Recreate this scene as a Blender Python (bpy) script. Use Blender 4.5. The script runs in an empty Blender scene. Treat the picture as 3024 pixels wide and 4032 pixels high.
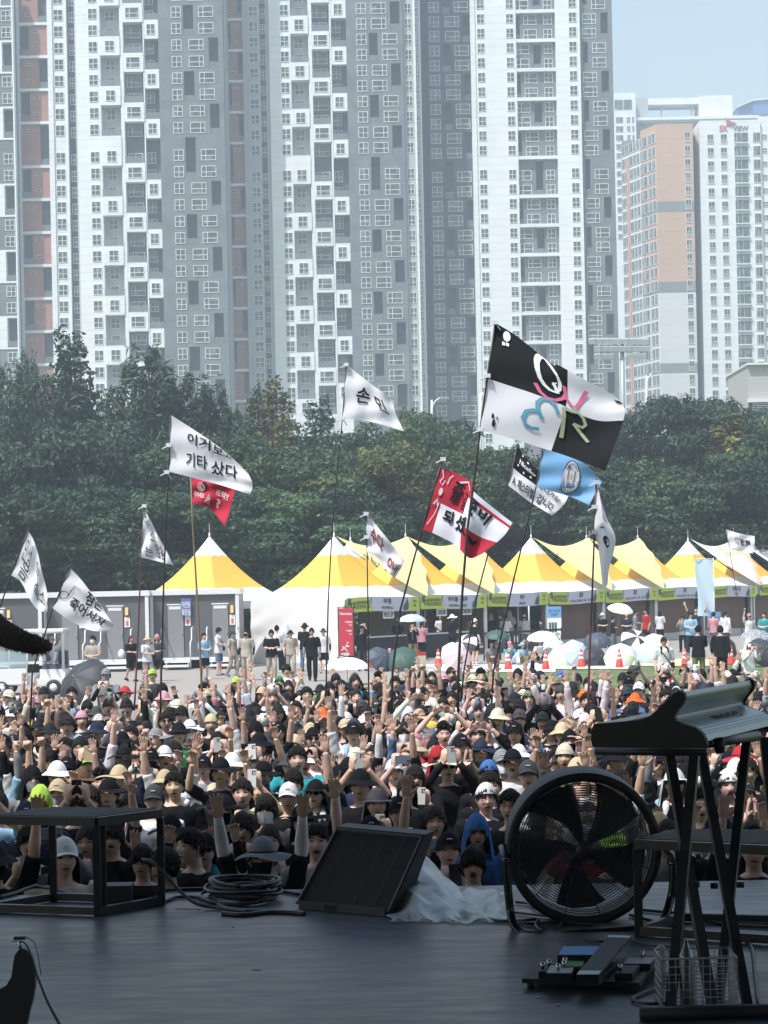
import bpy, bmesh, math, random
import numpy as np
from mathutils import Matrix, Vector
random.seed(7); rng = np.random.default_rng(7)
R = math.radians
C = bpy.context.scene
COL = C.collection
# ------------------------------------------------------------------ camera
F = 8000.0                      # focal length in pixels of the 3024 x 4032 photograph
HOR = 2279.0                    # row of the horizon at the middle column
ROLL = 0.0205                   # the photographer holds the phone slightly tilted
CAMZ = 3.43
cam = bpy.data.cameras.new('camera'); camo = bpy.data.objects.new('camera', cam); COL.objects.link(camo)
cam.sensor_fit = 'VERTICAL'; cam.sensor_height = 36.0; cam.lens = 36.0*F/4032
cam.shift_y = (HOR-2016)/4032; cam.clip_start = 0.05; cam.clip_end = 6000
camo.matrix_world = Matrix.Translation((0, 0, CAMZ)) @ Matrix.Rotation(R(90), 4, 'X') @ Matrix.Rotation(-ROLL, 4, 'Z')
C.camera = camo
C.render.resolution_x, C.render.resolution_y = 768, 1024
# ------------------------------------------------------------------ world, sun, exposure
SUN_EL, SUN_AZ = 60.0, 222.0    # azimuth counted clockwise from +Y (the view direction): behind the camera, to its left
w = bpy.data.worlds.new('World'); C.world = w; w.use_nodes = True
nt = w.node_tree; nt.nodes.clear()
sky = nt.nodes.new('ShaderNodeTexSky'); sky.sky_type = 'NISHITA'; sky.sun_disc = False
sky.sun_elevation = R(SUN_EL); sky.sun_rotation = R(SUN_AZ); sky.air_density = 1.75; sky.dust_density = 3.0; sky.ozone_density = 1.0
bg = nt.nodes.new('ShaderNodeBackground'); bg.inputs[1].default_value = 0.15
wo = nt.nodes.new('ShaderNodeOutputWorld'); nt.links.new(sky.outputs[0], bg.inputs[0]); nt.links.new(bg.outputs[0], wo.inputs[0])
sun = bpy.data.lights.new('sun', 'SUN'); sun.energy = 3.9; sun.angle = R(0.5); sun.color = (1.0, 0.98, 0.955)
suno = bpy.data.objects.new('sun', sun); COL.objects.link(suno)
_a, _e = R(SUN_AZ), R(SUN_EL)
suno.rotation_euler = Vector((math.sin(_a)*math.cos(_e), math.cos(_a)*math.cos(_e), math.sin(_e))).to_track_quat('Z', 'Y').to_euler()
C.view_settings.view_transform = 'Standard'; C.view_settings.look = 'None'; C.view_settings.gamma = 1
C.view_settings.exposure = 0.55
C.view_settings.use_curve_mapping = False
C.cycles.use_denoising = True
C.cycles.max_bounces = 8; C.cycles.diffuse_bounces = 3; C.cycles.glossy_bounces = 3
C.cycles.transmission_bounces = 4; C.cycles.transparent_max_bounces = 8; C.cycles.volume_bounces = 0
C.cycles.caustics_reflective = False; C.cycles.caustics_refractive = False
C.cycles.sample_clamp_indirect = 4.0
# ------------------------------------------------------------------ picture position -> world point
cR, sR = math.cos(ROLL), math.sin(ROLL)
def W(x, y, d):
    """the point that stands d metres down the field and shows at row y, column x of the photograph"""
    cx = (x-1512)/F; cy = (HOR-y)/F
    return Vector(((cx*cR+cy*sR)*d, d, CAMZ+(-cx*sR+cy*cR)*d))
K = 3024/1659.0
def D(x, y, d): return W(x*K, y*K, d)
def G(x, y, z=0.0):
    """the point at height z that shows at (x, y)"""
    cx = (x-1512)/F; cy = (HOR-y)/F
    d = (z-CAMZ)/(-cx*sR+cy*cR)
    return W(x, y, d)
def wx(x, y, d): return W(x, y, d).x
# ------------------------------------------------------------------ materials
MATS = {}
def mat(name, col=(0.5, 0.5, 0.5), rough=0.7, metal=0.0, noise=0.0, scale=6.0, bump=0.0, bscale=None, spec=0.5,
        objcol=False, attr=None, fn=None, col2=None, alpha=1.0, trans=0.0, emit=None, sub=0.0):
    if name in MATS: return MATS[name]
    m = bpy.data.materials.new(name); m.use_nodes = True; MATS[name] = m
    t = m.node_tree; b = t.nodes['Principled BSDF']; L = t.links.new
    b.inputs['Roughness'].default_value = rough; b.inputs['Metallic'].default_value = metal
    b.inputs['Specular IOR Level'].default_value = spec
    b.inputs['Base Color'].default_value = (*col, 1)
    src = None
    if objcol: src = t.nodes.new('ShaderNodeObjectInfo').outputs['Color']
    if attr:
        a = t.nodes.new('ShaderNodeAttribute'); a.attribute_name = attr; src = a.outputs['Color']
    if src is None:
        rgb = t.nodes.new('ShaderNodeRGB'); rgb.outputs[0].default_value = (*col, 1); src = rgb.outputs[0]
    tc = t.nodes.new('ShaderNodeTexCoord')
    if noise > 0 or col2 is not None:
        n = t.nodes.new('ShaderNodeTexNoise'); n.inputs['Scale'].default_value = scale; n.inputs['Detail'].default_value = 5
        L(tc.outputs['Object'], n.inputs['Vector'])
        if col2 is not None:
            mx = t.nodes.new('ShaderNodeMix'); mx.data_type = 'RGBA'
            rp = t.nodes.new('ShaderNodeMapRange'); rp.inputs[1].default_value = .38; rp.inputs[2].default_value = .62
            L(n.outputs['Fac'], rp.inputs[0]); L(rp.outputs[0], mx.inputs[0]); L(src, mx.inputs[6]); mx.inputs[7].default_value = (*col2, 1)
            src = mx.outputs[2]
        if noise > 0:
            rp = t.nodes.new('ShaderNodeMapRange'); rp.inputs[1].default_value = .3; rp.inputs[2].default_value = .7
            rp.inputs[3].default_value = 1-noise; rp.inputs[4].default_value = 1+noise
            L(n.outputs['Fac'], rp.inputs[0])
            vm = t.nodes.new('ShaderNodeVectorMath'); vm.operation = 'SCALE'
            L(src, vm.inputs[0]); L(rp.outputs[0], vm.inputs['Scale']); src = vm.outputs[0]
    L(src, b.inputs['Base Color'])
    if bump > 0:
        n2 = t.nodes.new('ShaderNodeTexNoise'); n2.inputs['Scale'].default_value = bscale or scale*3; n2.inputs['Detail'].default_value = 4
        L(tc.outputs['Object'], n2.inputs['Vector'])
        bp = t.nodes.new('ShaderNodeBump'); bp.inputs['Strength'].default_value = bump; bp.inputs['Distance'].default_value = .02
        L(n2.outputs['Fac'], bp.inputs['Height']); L(bp.outputs[0], b.inputs['Normal'])
    if alpha < 1: b.inputs['Alpha'].default_value = alpha
    if trans > 0: b.inputs['Transmission Weight'].default_value = trans
    if emit: b.inputs['Emission Color'].default_value = (*emit[0], 1); b.inputs['Emission Strength'].default_value = emit[1]
    if fn: fn(m, t, b, L, tc, src)
    return m
def hexc(r, g, b):
    f = lambda v: (v/255/12.92) if v/255 <= .04045 else ((v/255+.055)/1.055)**2.4
    return (f(r), f(g), f(b))
# ------------------------------------------------------------------ mesh builder
class MB:
    def __init__(s): s.v = []; s.f = []; s.m = []; s.sm = []
    def add(s, vs, fs, m=0, smooth=False):
        o = len(s.v); s.v += [tuple(p) for p in vs]
        for f in fs: s.f.append(tuple(i+o for i in f)); s.m.append(m); s.sm.append(smooth)
        return s
    def box(s, x0, x1, y0, y1, z0, z1, m=0, M=None):
        v = [(x, y, z) for z in (z0, z1) for y in (y0, y1) for x in (x0, x1)]
        if M is not None: v = [M @ Vector(p) for p in v]
        return s.add(v, [(0, 2, 3, 1), (4, 5, 7, 6), (0, 1, 5, 4), (2, 6, 7, 3), (0, 4, 6, 2), (1, 3, 7, 5)], m)
    def cbox(s, c, sx, sy, sz, m=0, M=None):
        return s.box(c[0]-sx/2, c[0]+sx/2, c[1]-sy/2, c[1]+sy/2, c[2]-sz/2, c[2]+sz/2, m, M)
    def tube(s, pts, r, n=8, m=0, cap=True, smooth=True, flat=1.0):
        pts = [Vector(p) for p in pts]; k = len(pts)
        rs = list(r) if hasattr(r, '__len__') else [r]*k
        vs = []; fs = []; up = None
        for i, p in enumerate(pts):
            d = (pts[min(i+1, k-1)]-pts[max(i-1, 0)])
            if d.length < 1e-9: d = Vector((0, 0, 1))
            d.normalize()
            if up is None: up = Vector((0, 0, 1)) if abs(d.z) < .95 else Vector((1, 0, 0))
            a = d.cross(up)
            if a.length < 1e-6: a = d.orthogonal()
            a.normalize(); b = a.cross(d).normalized(); up = b if abs(b.dot(up)) > .2 else up
            for j in range(n):
                t = 2*math.pi*j/n
                vs.append(p+a*math.cos(t)*rs[i]+b*math.sin(t)*rs[i]*flat)
        for i in range(k-1):
            for j in range(n):
                fs.append((i*n+j, i*n+(j+1) % n, (i+1)*n+(j+1) % n, (i+1)*n+j))
        if cap: fs.append(tuple(range(n))[::-1]); fs.append(tuple((k-1)*n+j for j in range(n)))
        return s.add(vs, fs, m, smooth)
    def bar(s, a, b, wd, ht, m=0):
        a = Vector(a); b = Vector(b); d = (b-a); l = d.length; d.normalize()
        up = Vector((0, 0, 1)) if abs(d.z) < .95 else Vector((0, 1, 0))
        x = d.cross(up).normalized(); z = x.cross(d).normalized()
        v = [a+x*sx*wd/2+z*sz*ht/2+d*(l*t) for t in (0, 1) for sz in (-1, 1) for sx in (-1, 1)]
        return s.add(v, [(0, 2, 3, 1), (4, 5, 7, 6), (0, 1, 5, 4), (2, 6, 7, 3), (0, 4, 6, 2), (1, 3, 7, 5)], m)
    def lathe(s, c, prof, n=16, m=0, smooth=True, M=None):
        vs = []; fs = []; k = len(prof); c = Vector(c)
        for r, z in prof:
            for j in range(n):
                t = 2*math.pi*j/n; p = Vector((r*math.cos(t), r*math.sin(t), z))
                vs.append(c+(M @ p if M is not None else p))
        for i in range(k-1):
            for j in range(n): fs.append((i*n+j, i*n+(j+1) % n, (i+1)*n+(j+1) % n, (i+1)*n+j))
        return s.add(vs, fs, m, smooth)
    def grid(s, fn, nu, nv, m=0, smooth=True, mfn=None):
        vs = [fn(i/nu, j/nv) for j in range(nv+1) for i in range(nu+1)]
        o = len(s.v); s.v += [tuple(p) for p in vs]
        for j in range(nv):
            for i in range(nu):
                a = o+j*(nu+1)+i; s.f.append((a, a+1, a+nu+2, a+nu+1))
                s.m.append(mfn((i+.5)/nu, (j+.5)/nv) if mfn else m); s.sm.append(smooth)
        return s
    def prism(s, poly, e, m=0):
        """poly: list of 3-D points, extruded by vector e"""
        n = len(poly); poly = [Vector(p) for p in poly]; e = Vector(e)
        vs = poly+[p+e for p in poly]
        fs = [tuple(range(n))[::-1], tuple(range(n, 2*n))]+[(i, (i+1) % n, n+(i+1) % n, n+i) for i in range(n)]
        return s.add(vs, fs, m)
    def mesh(s, name, mats):
        me = bpy.data.meshes.new(name); me.from_pydata(s.v, [], s.f)
        for m in (mats if isinstance(mats, (list, tuple)) else [mats]): me.materials.append(m)
        if s.f:
            me.polygons.foreach_set('material_index', s.m); me.polygons.foreach_set('use_smooth', s.sm)
        me.update(); return me
    def build(s, name, mats, parent=None, loc=None, recenter=False):
        me = s.mesh(name, mats); return link(name, me, parent, loc)
def link(name, me, parent=None, loc=None):
    o = bpy.data.objects.new(name, me); COL.objects.link(o)
    if parent is not None: o.parent = parent
    if loc is not None: o.location = loc
    return o
def tag(o, label, cat, group=None, kind=None):
    if label: o['label'] = label
    if cat: o['category'] = cat
    if group: o['group'] = group
    if kind: o['kind'] = kind
    return o
def thing(name, label, cat, loc=(0, 0, 0), rz=0.0, group=None):
    o = bpy.data.objects.new(name, None); COL.objects.link(o); o.location = loc; o.rotation_euler = (0, 0, rz)
    o.empty_display_size = .2
    return tag(o, label, cat, group)
def struct(o): o['kind'] = 'structure'; return o
def loc_mb(o_root, mb):
    """move a builder's world coordinates into the frame of an unrotated thing"""
    l = o_root.location; mb.v = [(a-l[0], b-l[1], c-l[2]) for a, b, c in mb.v]; return mb
# ------------------------------------------------------------------ lettering
TXT = {}
def text2d(s, bold=0.0, align='CENTER'):
    """lettering as flat 2-D triangles, cap height about 0.7, centred"""
    key = (s, bold)
    if key in TXT: return TXT[key]
    cu = bpy.data.curves.new('lettering', 'FONT'); cu.body = s; cu.align_x = 'CENTER'; cu.align_y = 'CENTER'
    cu.resolution_u = 3; cu.offset = bold; cu.space_line = 1.0
    o = bpy.data.objects.new('lettering', cu); COL.objects.link(o)
    dg = bpy.context.evaluated_depsgraph_get(); dg.update()
    me = bpy.data.meshes.new_from_object(o.evaluated_get(dg))
    v = [(p.co.x, p.co.y) for p in me.vertices]; f = [tuple(p.vertices) for p in me.polygons]
    bpy.data.objects.remove(o); bpy.data.curves.remove(cu); bpy.data.meshes.remove(me)
    if v:
        xs = [a for a, b in v]; ys = [b for a, b in v]
        ww = max(xs)-min(xs); hh = max(ys)-min(ys); cx = (max(xs)+min(xs))/2; cy = (max(ys)+min(ys))/2
        v = [((a-cx), (b-cy)) for a, b in v]
    else: ww = hh = 1
    TXT[key] = (v, f, ww, hh); return TXT[key]
def text_uv(s, u0, v0, u1, v1, bold=0.0, cuts=6, rot=0.0):
    """lettering scaled into the box (u0, v0)-(u1, v1) of a surface's own coordinates, cut up so that it can bend"""
    v, f, ww, hh = text2d(s, bold)
    bm = bmesh.new()
    vv = []
    for a, b in v:
        a, b = a/ww, b/hh
        if rot: a, b = a*math.cos(rot)-b*math.sin(rot), a*math.sin(rot)+b*math.cos(rot)
        vv.append(bm.verts.new(((u0+u1)/2+a*(u1-u0), (v0+v1)/2+b*(v1-v0), 0)))
    for q in f:
        try: bm.faces.new([vv[i] for i in q])
        except ValueError: pass
    for i in range(1, cuts):
        bmesh.ops.bisect_plane(bm, geom=bm.verts[:]+bm.edges[:]+bm.faces[:], plane_co=(u0+(u1-u0)*i/cuts, 0, 0), plane_no=(1, 0, 0))
        bmesh.ops.bisect_plane(bm, geom=bm.verts[:]+bm.edges[:]+bm.faces[:], plane_co=(0, v0+(v1-v0)*i/cuts, 0), plane_no=(0, 1, 0))
    bm.verts.index_update()
    out = ([(p.co.x, p.co.y) for p in bm.verts], [tuple(q.index for q in p.verts) for p in bm.faces]); bm.free(); return out
def put2d(mb, vf, P, m=0, off=None):
    v, f = vf
    if not v: return
    mb.add([P(a, b) + (off if off is not None else Vector((0, 0, 0))) for a, b in v], f, m)
def stroke_uv(pts, wd, closed=False):
    """a brush line through 2-D points as quads"""
    n = len(pts); vs = []; fs = []
    for i, p in enumerate(pts):
        a = pts[(i-1) % n if closed else max(i-1, 0)]; b = pts[(i+1) % n if closed else min(i+1, n-1)]
        dx, dy = b[0]-a[0], b[1]-a[1]; l = math.hypot(dx, dy) or 1; w_ = wd[i] if hasattr(wd, '__len__') else wd
        nx, ny = -dy/l*w_/2, dx/l*w_/2
        vs += [(p[0]+nx, p[1]+ny), (p[0]-nx, p[1]-ny)]
    for i in range(n if closed else n-1):
        j = (i+1) % n; fs.append((2*i, 2*i+1, 2*j+1, 2*j))
    return vs, fs
def disc_uv(cx, cy, rx, ry, n=20):
    return [(cx+rx*math.cos(2*math.pi*i/n), cy+ry*math.sin(2*math.pi*i/n)) for i in range(n)], [tuple(range(n))]
# ================================================================== ground
def grass_fn(m, t, b, L, tc, src):
    b.inputs['Roughness'].default_value = .9
M_grass = mat('lawn', (0.075, 0.13, 0.035), .9, noise=.35, scale=1.2, bump=.6, bscale=20, col2=(0.11, 0.15, 0.05))
M_conc = mat('concrete_paving', (0.33, 0.305, 0.275), .85, noise=.18, scale=.35, bump=.15, bscale=8, col2=(0.25, 0.23, 0.21))
struct(MB().box(-410, 410, -35, 715, -.5, 0).build('ground', M_grass))
struct(MB().add([(-60, 44.5, .01), (-5.4, 44.5, .01), (-2.6, 60, .01), (2.8, 72.4, .01), (60, 122, .01), (60, 180, .01), (-60, 180, .01)], [(0, 1, 2, 3, 4, 5, 6)]).build('paved_yard', M_conc))
# ================================================================== apartment towers
def line_fn(pitch, amount=.75):
    def fn(m, t, b, L, tc, src):
        sp = t.nodes.new('ShaderNodeSeparateXYZ'); L(tc.outputs['Object'], sp.inputs[0])
        md = t.nodes.new('ShaderNodeMath'); md.operation = 'MODULO'; md.inputs[1].default_value = pitch; L(sp.outputs['Z'], md.inputs[0])
        lt = t.nodes.new('ShaderNodeMath'); lt.operation = 'LESS_THAN'; lt.inputs[1].default_value = .07; L(md.outputs[0], lt.inputs[0])
        mx = t.nodes.new('ShaderNodeMix'); mx.data_type = 'RGBA'; L(lt.outputs[0], mx.inputs[0]); L(src, mx.inputs[6])
        vm = t.nodes.new('ShaderNodeVectorMath'); vm.operation = 'SCALE'; vm.inputs['Scale'].default_value = amount; L(src, vm.inputs[0]); L(vm.outputs[0], mx.inputs[7])
        L(mx.outputs[2], b.inputs['Base Color'])
    return fn
def glass_fn(m, t, b, L, tc, src):
    # curtains and blinds behind some panes: each window its own tone
    oi = t.nodes.new('ShaderNodeObjectInfo'); n = t.nodes.new('ShaderNodeTexWhiteNoise'); n.noise_dimensions = '3D'
    sc = t.nodes.new('ShaderNodeVectorMath'); sc.operation = 'SCALE'; sc.inputs['Scale'].default_value = 1.35
    fl = t.nodes.new('ShaderNodeVectorMath'); fl.operation = 'FLOOR'
    ge = t.nodes.new('ShaderNodeNewGeometry')
    L(ge.outputs['Position'], sc.inputs[0]); L(sc.outputs[0], fl.inputs[0]); L(fl.outputs[0], n.inputs['Vector'])
    cr = t.nodes.new('ShaderNodeValToRGB'); e = cr.color_ramp.elements
    e[0].position = 0; e[0].color = (0.03, 0.045, 0.05, 1); e[1].position = .97; e[1].color = (0.16, 0.2, 0.2, 1)
    q = e.new(.45); q.color = (0.055, 0.085, 0.085, 1); q = e.new(.8); q.color = (0.075, 0.12, 0.105, 1)
    L(n.outputs['Value'], cr.inputs[0]); L(cr.outputs[0], b.inputs['Base Color'])
M_white = mat('white_render', (0.76, 0.78, 0.81), .85, noise=.05, scale=.25, fn=line_fn(1.43))
M_grayc = mat('grey_concrete', (0.16, 0.175, 0.195), .9, noise=.2, scale=.3, fn=line_fn(.95, .82))
M_dark = mat('charcoal_render', (0.06, 0.075, 0.10), .85, noise=.08, scale=.3)
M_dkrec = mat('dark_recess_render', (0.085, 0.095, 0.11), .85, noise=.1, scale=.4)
M_rec = mat('shaded_recess_wall', (0.42, 0.43, 0.44), .85, noise=.08, scale=.4)  # whitish wall greyed for the shade inside the balconies
M_red = mat('brick_red_panel', (0.36, 0.185, 0.155), .85, noise=.1, scale=.4)
M_red2 = mat('dusky_red_panel', (0.205, 0.09, 0.085), .85, noise=.1, scale=.4)
M_colr = mat('mid_grey_render', (0.42, 0.44, 0.46), .85, noise=.06, scale=.3)
M_fr = mat('white_window_frame', (0.75, 0.77, 0.78), .5)
M_gl = mat('window_glass', (0.06, 0.09, 0.09), .12, fn=glass_fn, spec=.6)
M_rail = mat('balcony_glass_rail', (0.22, 0.25, 0.27), .25, alpha=.55)
TM = [M_white, M_grayc, M_dark, M_dkrec, M_rec, M_red, M_red2, M_colr]
WHITE, GRAYC, DARK, DKREC, REC, RED, RED2, COLR = range(8)
WIN = {}
def win_mesh(wd, ht, kind):
    key = (round(wd, 2), round(ht, 2), kind)
    if key in WIN: return WIN[key]
    mb = MB(); f = .09 if kind != 'plain' else .05; x0, x1, z0, z1 = -wd/2, wd/2, -ht/2, ht/2
    mb.box(x0+f, x1-f, -.02, .02, z0+f, z1-f, 1)
    for a in ((x0, x1, z0, z0+f), (x0, x1, z1-f, z1), (x0, x0+f, z0+f, z1-f), (x1-f, x1, z0+f, z1-f)): mb.box(a[0], a[1], -.07, .02, a[2], a[3], 0)
    if kind == 'four':
        mb.box(-.045, .045, -.062, .018, z0+f, z1-f, 0); mb.box(x0+f, x1-f, -.058, .016, -.1, -.01, 0)
    elif kind == 'wide':
        mb.box(-.18*wd-.045, -.18*wd+.045, -.062, .018, z0+f, z1-f, 0); mb.box(x0+f, x1-f, -.058, .016, -.16, -.06, 0)
    elif kind == 'wide2':
        mb.box(.2*wd-.045, .2*wd+.045, -.062, .018, z0+f, z1-f, 0); mb.box(x0+f, x1-f, -.058, .016, -.16, -.06, 0)
    elif kind == 'door':
        mb.box(-.03, .03, -.062, .018, z0+f, z1-f, 0); mb.box(-.3*wd-.03, -.3*wd+.03, -.062, .018, z0+f, z1-f, 0)
    elif kind == 'sill':     # upper sash over a grey spandrel panel
        mb.box(-.03, .03, -.062, .018, z0+ht*.42, z1-f, 0); mb.box(x0+f, x1-f, -.066, .014, z0+f, z0+ht*.42, 2)
        mb.box(x0-.05, x1+.05, -.12, .01, z0+ht*.42, z0+ht*.42+.08, 0)
    me = mb.mesh('window', [M_fr, M_gl, mat('grey_spandrel', (.3, .3, .31), .8)]); WIN[key] = me; return me
class Tower:
    def __init__(s, name, label, d, yref, group='apartment towers behind the trees'):
        s.d = d; s.yref = yref; s.wins = []; s.rails = MB(); s.walls = {}
        s.root = thing(name, label, 'apartment tower', (0, d, 0), 0, group); s.mbs = {}
    def X(s, x): return (x-1512)/F*s.d*cR+(HOR-s.yref)/F*sR*s.d
    def Z(s, y, x=None):
        cx = ((x if x is not None else 1512)-1512)/F
        return CAMZ+(-cx*sR+(HOR-y)/F*cR)*s.d
    def mb(s, k):
        if k not in s.mbs: s.mbs[k] = MB()
        return s.mbs[k]
    def slab(s, x0, x1, z0, z1, m, y0=0.0, y1=1.5, part='wall'): s.mb(part).box(s.X(x0), s.X(x1), y0, y1, z0, z1, m)
    def win(s, xc, z, wpx, hpx, kind, y=0.0): s.wins.append((s.X(xc), z, wpx/F*s.d, hpx/F*s.d, kind, y))
    def rail(s, x0, x1, z, h=1.15, y=.06): s.rails.box(s.X(x0)+.02, s.X(x1)-.02, y, y+.06, z, z+h)
    def finish(s):
        for k, mb in s.mbs.items():
            mb.build(k, TM, s.root)
        if s.rails.f: s.rails.build('balcony_rails', M_rail, s.root)['kind'] = 'stuff'
        ws = sorted(s.wins, key=lambda q: -(q[2]*q[3])-(.001*q[1]))
        big = ws[:100]; rest = ws[100:]
        for x, z, a, b, kind, y in big:
            link('window', win_mesh(a, b, kind), s.root, (x, y, z))
        if rest:
            mb = MB()
            for x, z, a, b, kind, y in rest:
                me = win_mesh(a, b, kind)
                mb.add([(v.co.x+x, v.co.y+y, v.co.z+z) for v in me.vertices], [tuple(p.vertices) for p in me.polygons])
                for i, p in enumerate(me.polygons): mb.m[len(mb.m)-len(me.polygons)+i] = p.material_index
            mb.build('windows', [M_fr, M_gl, mat('grey_spandrel')], s.root)['kind'] = 'stuff'
def levels(tw, ybase, pitch, n, gap_at, gap, nlow=3):
    p = pitch/F*tw.d; g = gap/F*tw.d; z0 = tw.Z(ybase, 1512)
    lv = {k: z0+p*k+(g if k >= gap_at else 0) for k in range(-nlow, n)}
    return lv, p
def edges(lv, p, k, gap_at, gap):     # lower and upper edge of floor k; the refuge floor below gap_at belongs to the floor under it
    lo = lv[k]-p*.5; hi = lv[k]+p*.5
    if k == gap_at-1: hi += gap
    return lo, hi
def column(tw, x0, x1, base, lv, p, gap_at, gap, recess, lowz, hiz, backm=DKREC, y0=0.0, depth=1.6, rail=True, band=.42):
    """a vertical strip of facade: solid except where recess(k) gives a pair of floors"""
    z = lowz; ks = sorted(lv)
    done = set()
    for k in ks:
        if k in done or not recess(k): continue
        grp = [k]
        while grp[-1]+1 in lv and recess(grp[-1]+1) == recess(k) and grp[-1]+1 not in done: grp.append(grp[-1]+1)
        done.update(grp)
        lo = edges(lv, p, grp[0], gap_at, gap)[0]+band*.5; hi = edges(lv, p, grp[-1], gap_at, gap)[1]-band*.5
        if hi > hiz: hi = hiz
        if lo > z: tw.slab(x0, x1, z, lo, base, y0, y0+depth)
        if rail: tw.rail(x0, x1, lo, y=y0+.06)
        z = hi
    if z < hiz: tw.slab(x0, x1, z, hiz, base, y0, y0+depth)
def px1(z): return z/1.659
def build_white_grey(tw, off, A, B, Cc, Dd, g0, aw, wR, wL, sR_, sL_, gend, lv, p, gap_at, gap, lowz, hiz, par=1):
    x = lambda v: off+v/1.659
    m3 = lambda k: k % 3
    ht = 70/1.659
    # white half
    tw.slab(x(A[0]), x(B[0]), lowz, hiz, WHITE, 0, 1.8)
    for k in lv: tw.win(x(A[1]), lv[k], A[2]/1.659, ht, 'four', -.02)
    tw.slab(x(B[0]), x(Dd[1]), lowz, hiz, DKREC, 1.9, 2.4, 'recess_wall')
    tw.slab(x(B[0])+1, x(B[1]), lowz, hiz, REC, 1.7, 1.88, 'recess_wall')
    column(tw, x(B[0]), x(B[1]), WHITE, lv, p, gap_at, gap, lambda k: (k//3+1) if m3(k) != 2 else 0, lowz, hiz, y0=-.5, depth=2.1)
    column(tw, x(Cc[0]), x(Cc[1]), WHITE, lv, p, gap_at, gap, lambda k: ((k+1)//3+1) if m3(k) != 1 else 0, lowz, hiz, y0=-.25, depth=1.9)
    column(tw, x(Dd[0]), x(Dd[1]), WHITE, lv, p, gap_at, gap, lambda k: ((k-1)//3+1) if m3(k) != 0 else 0, lowz, hiz, y0=0, depth=1.6)
    tw.slab(x(B[1]), x(Cc[0]), lowz, hiz, WHITE, -.28, 1.8); tw.slab(x(Cc[1]), x(Dd[0]), lowz, hiz, WHITE, -.1, 1.8)
    bc, cc, dc = (B[0]+B[1])/2, (Cc[0]+Cc[1])/2, (Dd[0]+Dd[1])/2
    for k in lv:
        if m3(k) == 2: tw.win(x(bc), lv[k], 62/1.659, ht, 'four', -.52)
        else: tw.win(x(bc-8), lv[k]-(0 if m3(k) == 1 else .12), 60/1.659, ht, 'four' if m3(k) == 1 else 'door', 1.66)
        if m3(k) == 1: tw.win(x(cc-2), lv[k], 92/1.659, ht, 'wide', -.27)
        else: tw.win(x(cc-6), lv[k]-(.1 if m3(k) == 2 else 0), 96/1.659, ht*1.05, 'wide' if m3(k) == 0 else 'door', 1.86)
        if m3(k) == 0: tw.win(x(dc-2), lv[k], 58/1.659, ht, 'four', -.02)
        else: tw.win(x(dc-18), lv[k]-(.1 if m3(k) == 1 else 0), 54/1.659, ht*1.05, 'four' if m3(k) == 2 else 'door', 1.86)
    build_grey(tw, off, g0, aw, wR, wL, sR_, sL_, gend, lv, p, gap_at, gap, lowz, hiz, GRAYC, par)
def build_grey(tw, off, g0, aw, wR, wL, sR_, sL_, gend, lv, p, gap_at, gap, lowz, hiz, matg, par=1, y=0.0, shift=1, hh=72):
    x = lambda v: off+v/1.659
    ht = hh/1.659
    pr = lambda k: (k+shift)//2
    R_ = lambda k: pr(k) % 2 == par
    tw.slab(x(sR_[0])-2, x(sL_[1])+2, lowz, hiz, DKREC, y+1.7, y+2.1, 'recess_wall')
    xs = sorted([g0, sR_[0], sR_[1], sL_[0], sL_[1], gend])
    if xs[1] > g0: tw.slab(x(g0), x(xs[1]), lowz, hiz, matg, y, y+1.7)
    column(tw, x(sR_[0]), x(sR_[1]), matg, lv, p, gap_at, gap, lambda k: (pr(k)+1) if R_(k) else 0, lowz, hiz, y0=y, depth=1.6)
    tw.slab(x(sR_[1]), x(sL_[0]), lowz, hiz, matg, y, y+1.7)
    column(tw, x(sL_[0]), x(sL_[1]), matg, lv, p, gap_at, gap, lambda k: (pr(k)+1) if not R_(k) else 0, lowz, hiz, y0=y, depth=1.6)
    if gend > sL_[1]: tw.slab(x(sL_[1]), x(gend), lowz, hiz, matg, y, y+1.7)
    for k in lv:
        if aw: tw.win(x(aw), lv[k], 64/1.659, ht, 'four', y-.02)
        c = wR if R_(k) else wL
        tw.win(x(c), lv[k], 97/1.659*min(1, (hh/72)), ht, 'wide' if R_(k) else 'wide2', y-.02)
def red_strip(tw, off, x0, x1, lv, p, gap_at, gap, lowz, hiz, redm, mirror, split=.33, y=1.0):
    x = lambda v: off+v/1.659
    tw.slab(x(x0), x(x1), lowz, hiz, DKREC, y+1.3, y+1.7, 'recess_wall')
    for k in sorted(lv):
        if k % 2 or k+1 not in lv: continue
        lo = edges(lv, p, k, gap_at, gap)[0]+.42; hi = edges(lv, p, k+1, gap_at, gap)[1]-.05
        left = ((k//2) % 2 == 0) != mirror
        xa = x0+(x1-x0)*(split if left else 0); xb = x1-(0 if left else (x1-x0)*split)
        tw.slab(x(xa), x(xb), lo, hi, redm, y+.25, y+1.2, 'red_panels')
        tw.slab(x(x0), x(x1), lo-.47, lo, WHITE, y-.05, y+1.25)
        r0, r1 = (x0, xa) if left else (xb, x1); tw.rail(x(r0), x(r1), lo, y=y+.2)
        for kk in (k, k+1): tw.win(x(xa+(xb-xa)*(.35 if left else .5)), lv[kk]+.35, 40/1.659, 16/1.659, 'plain', y+.22)
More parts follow.
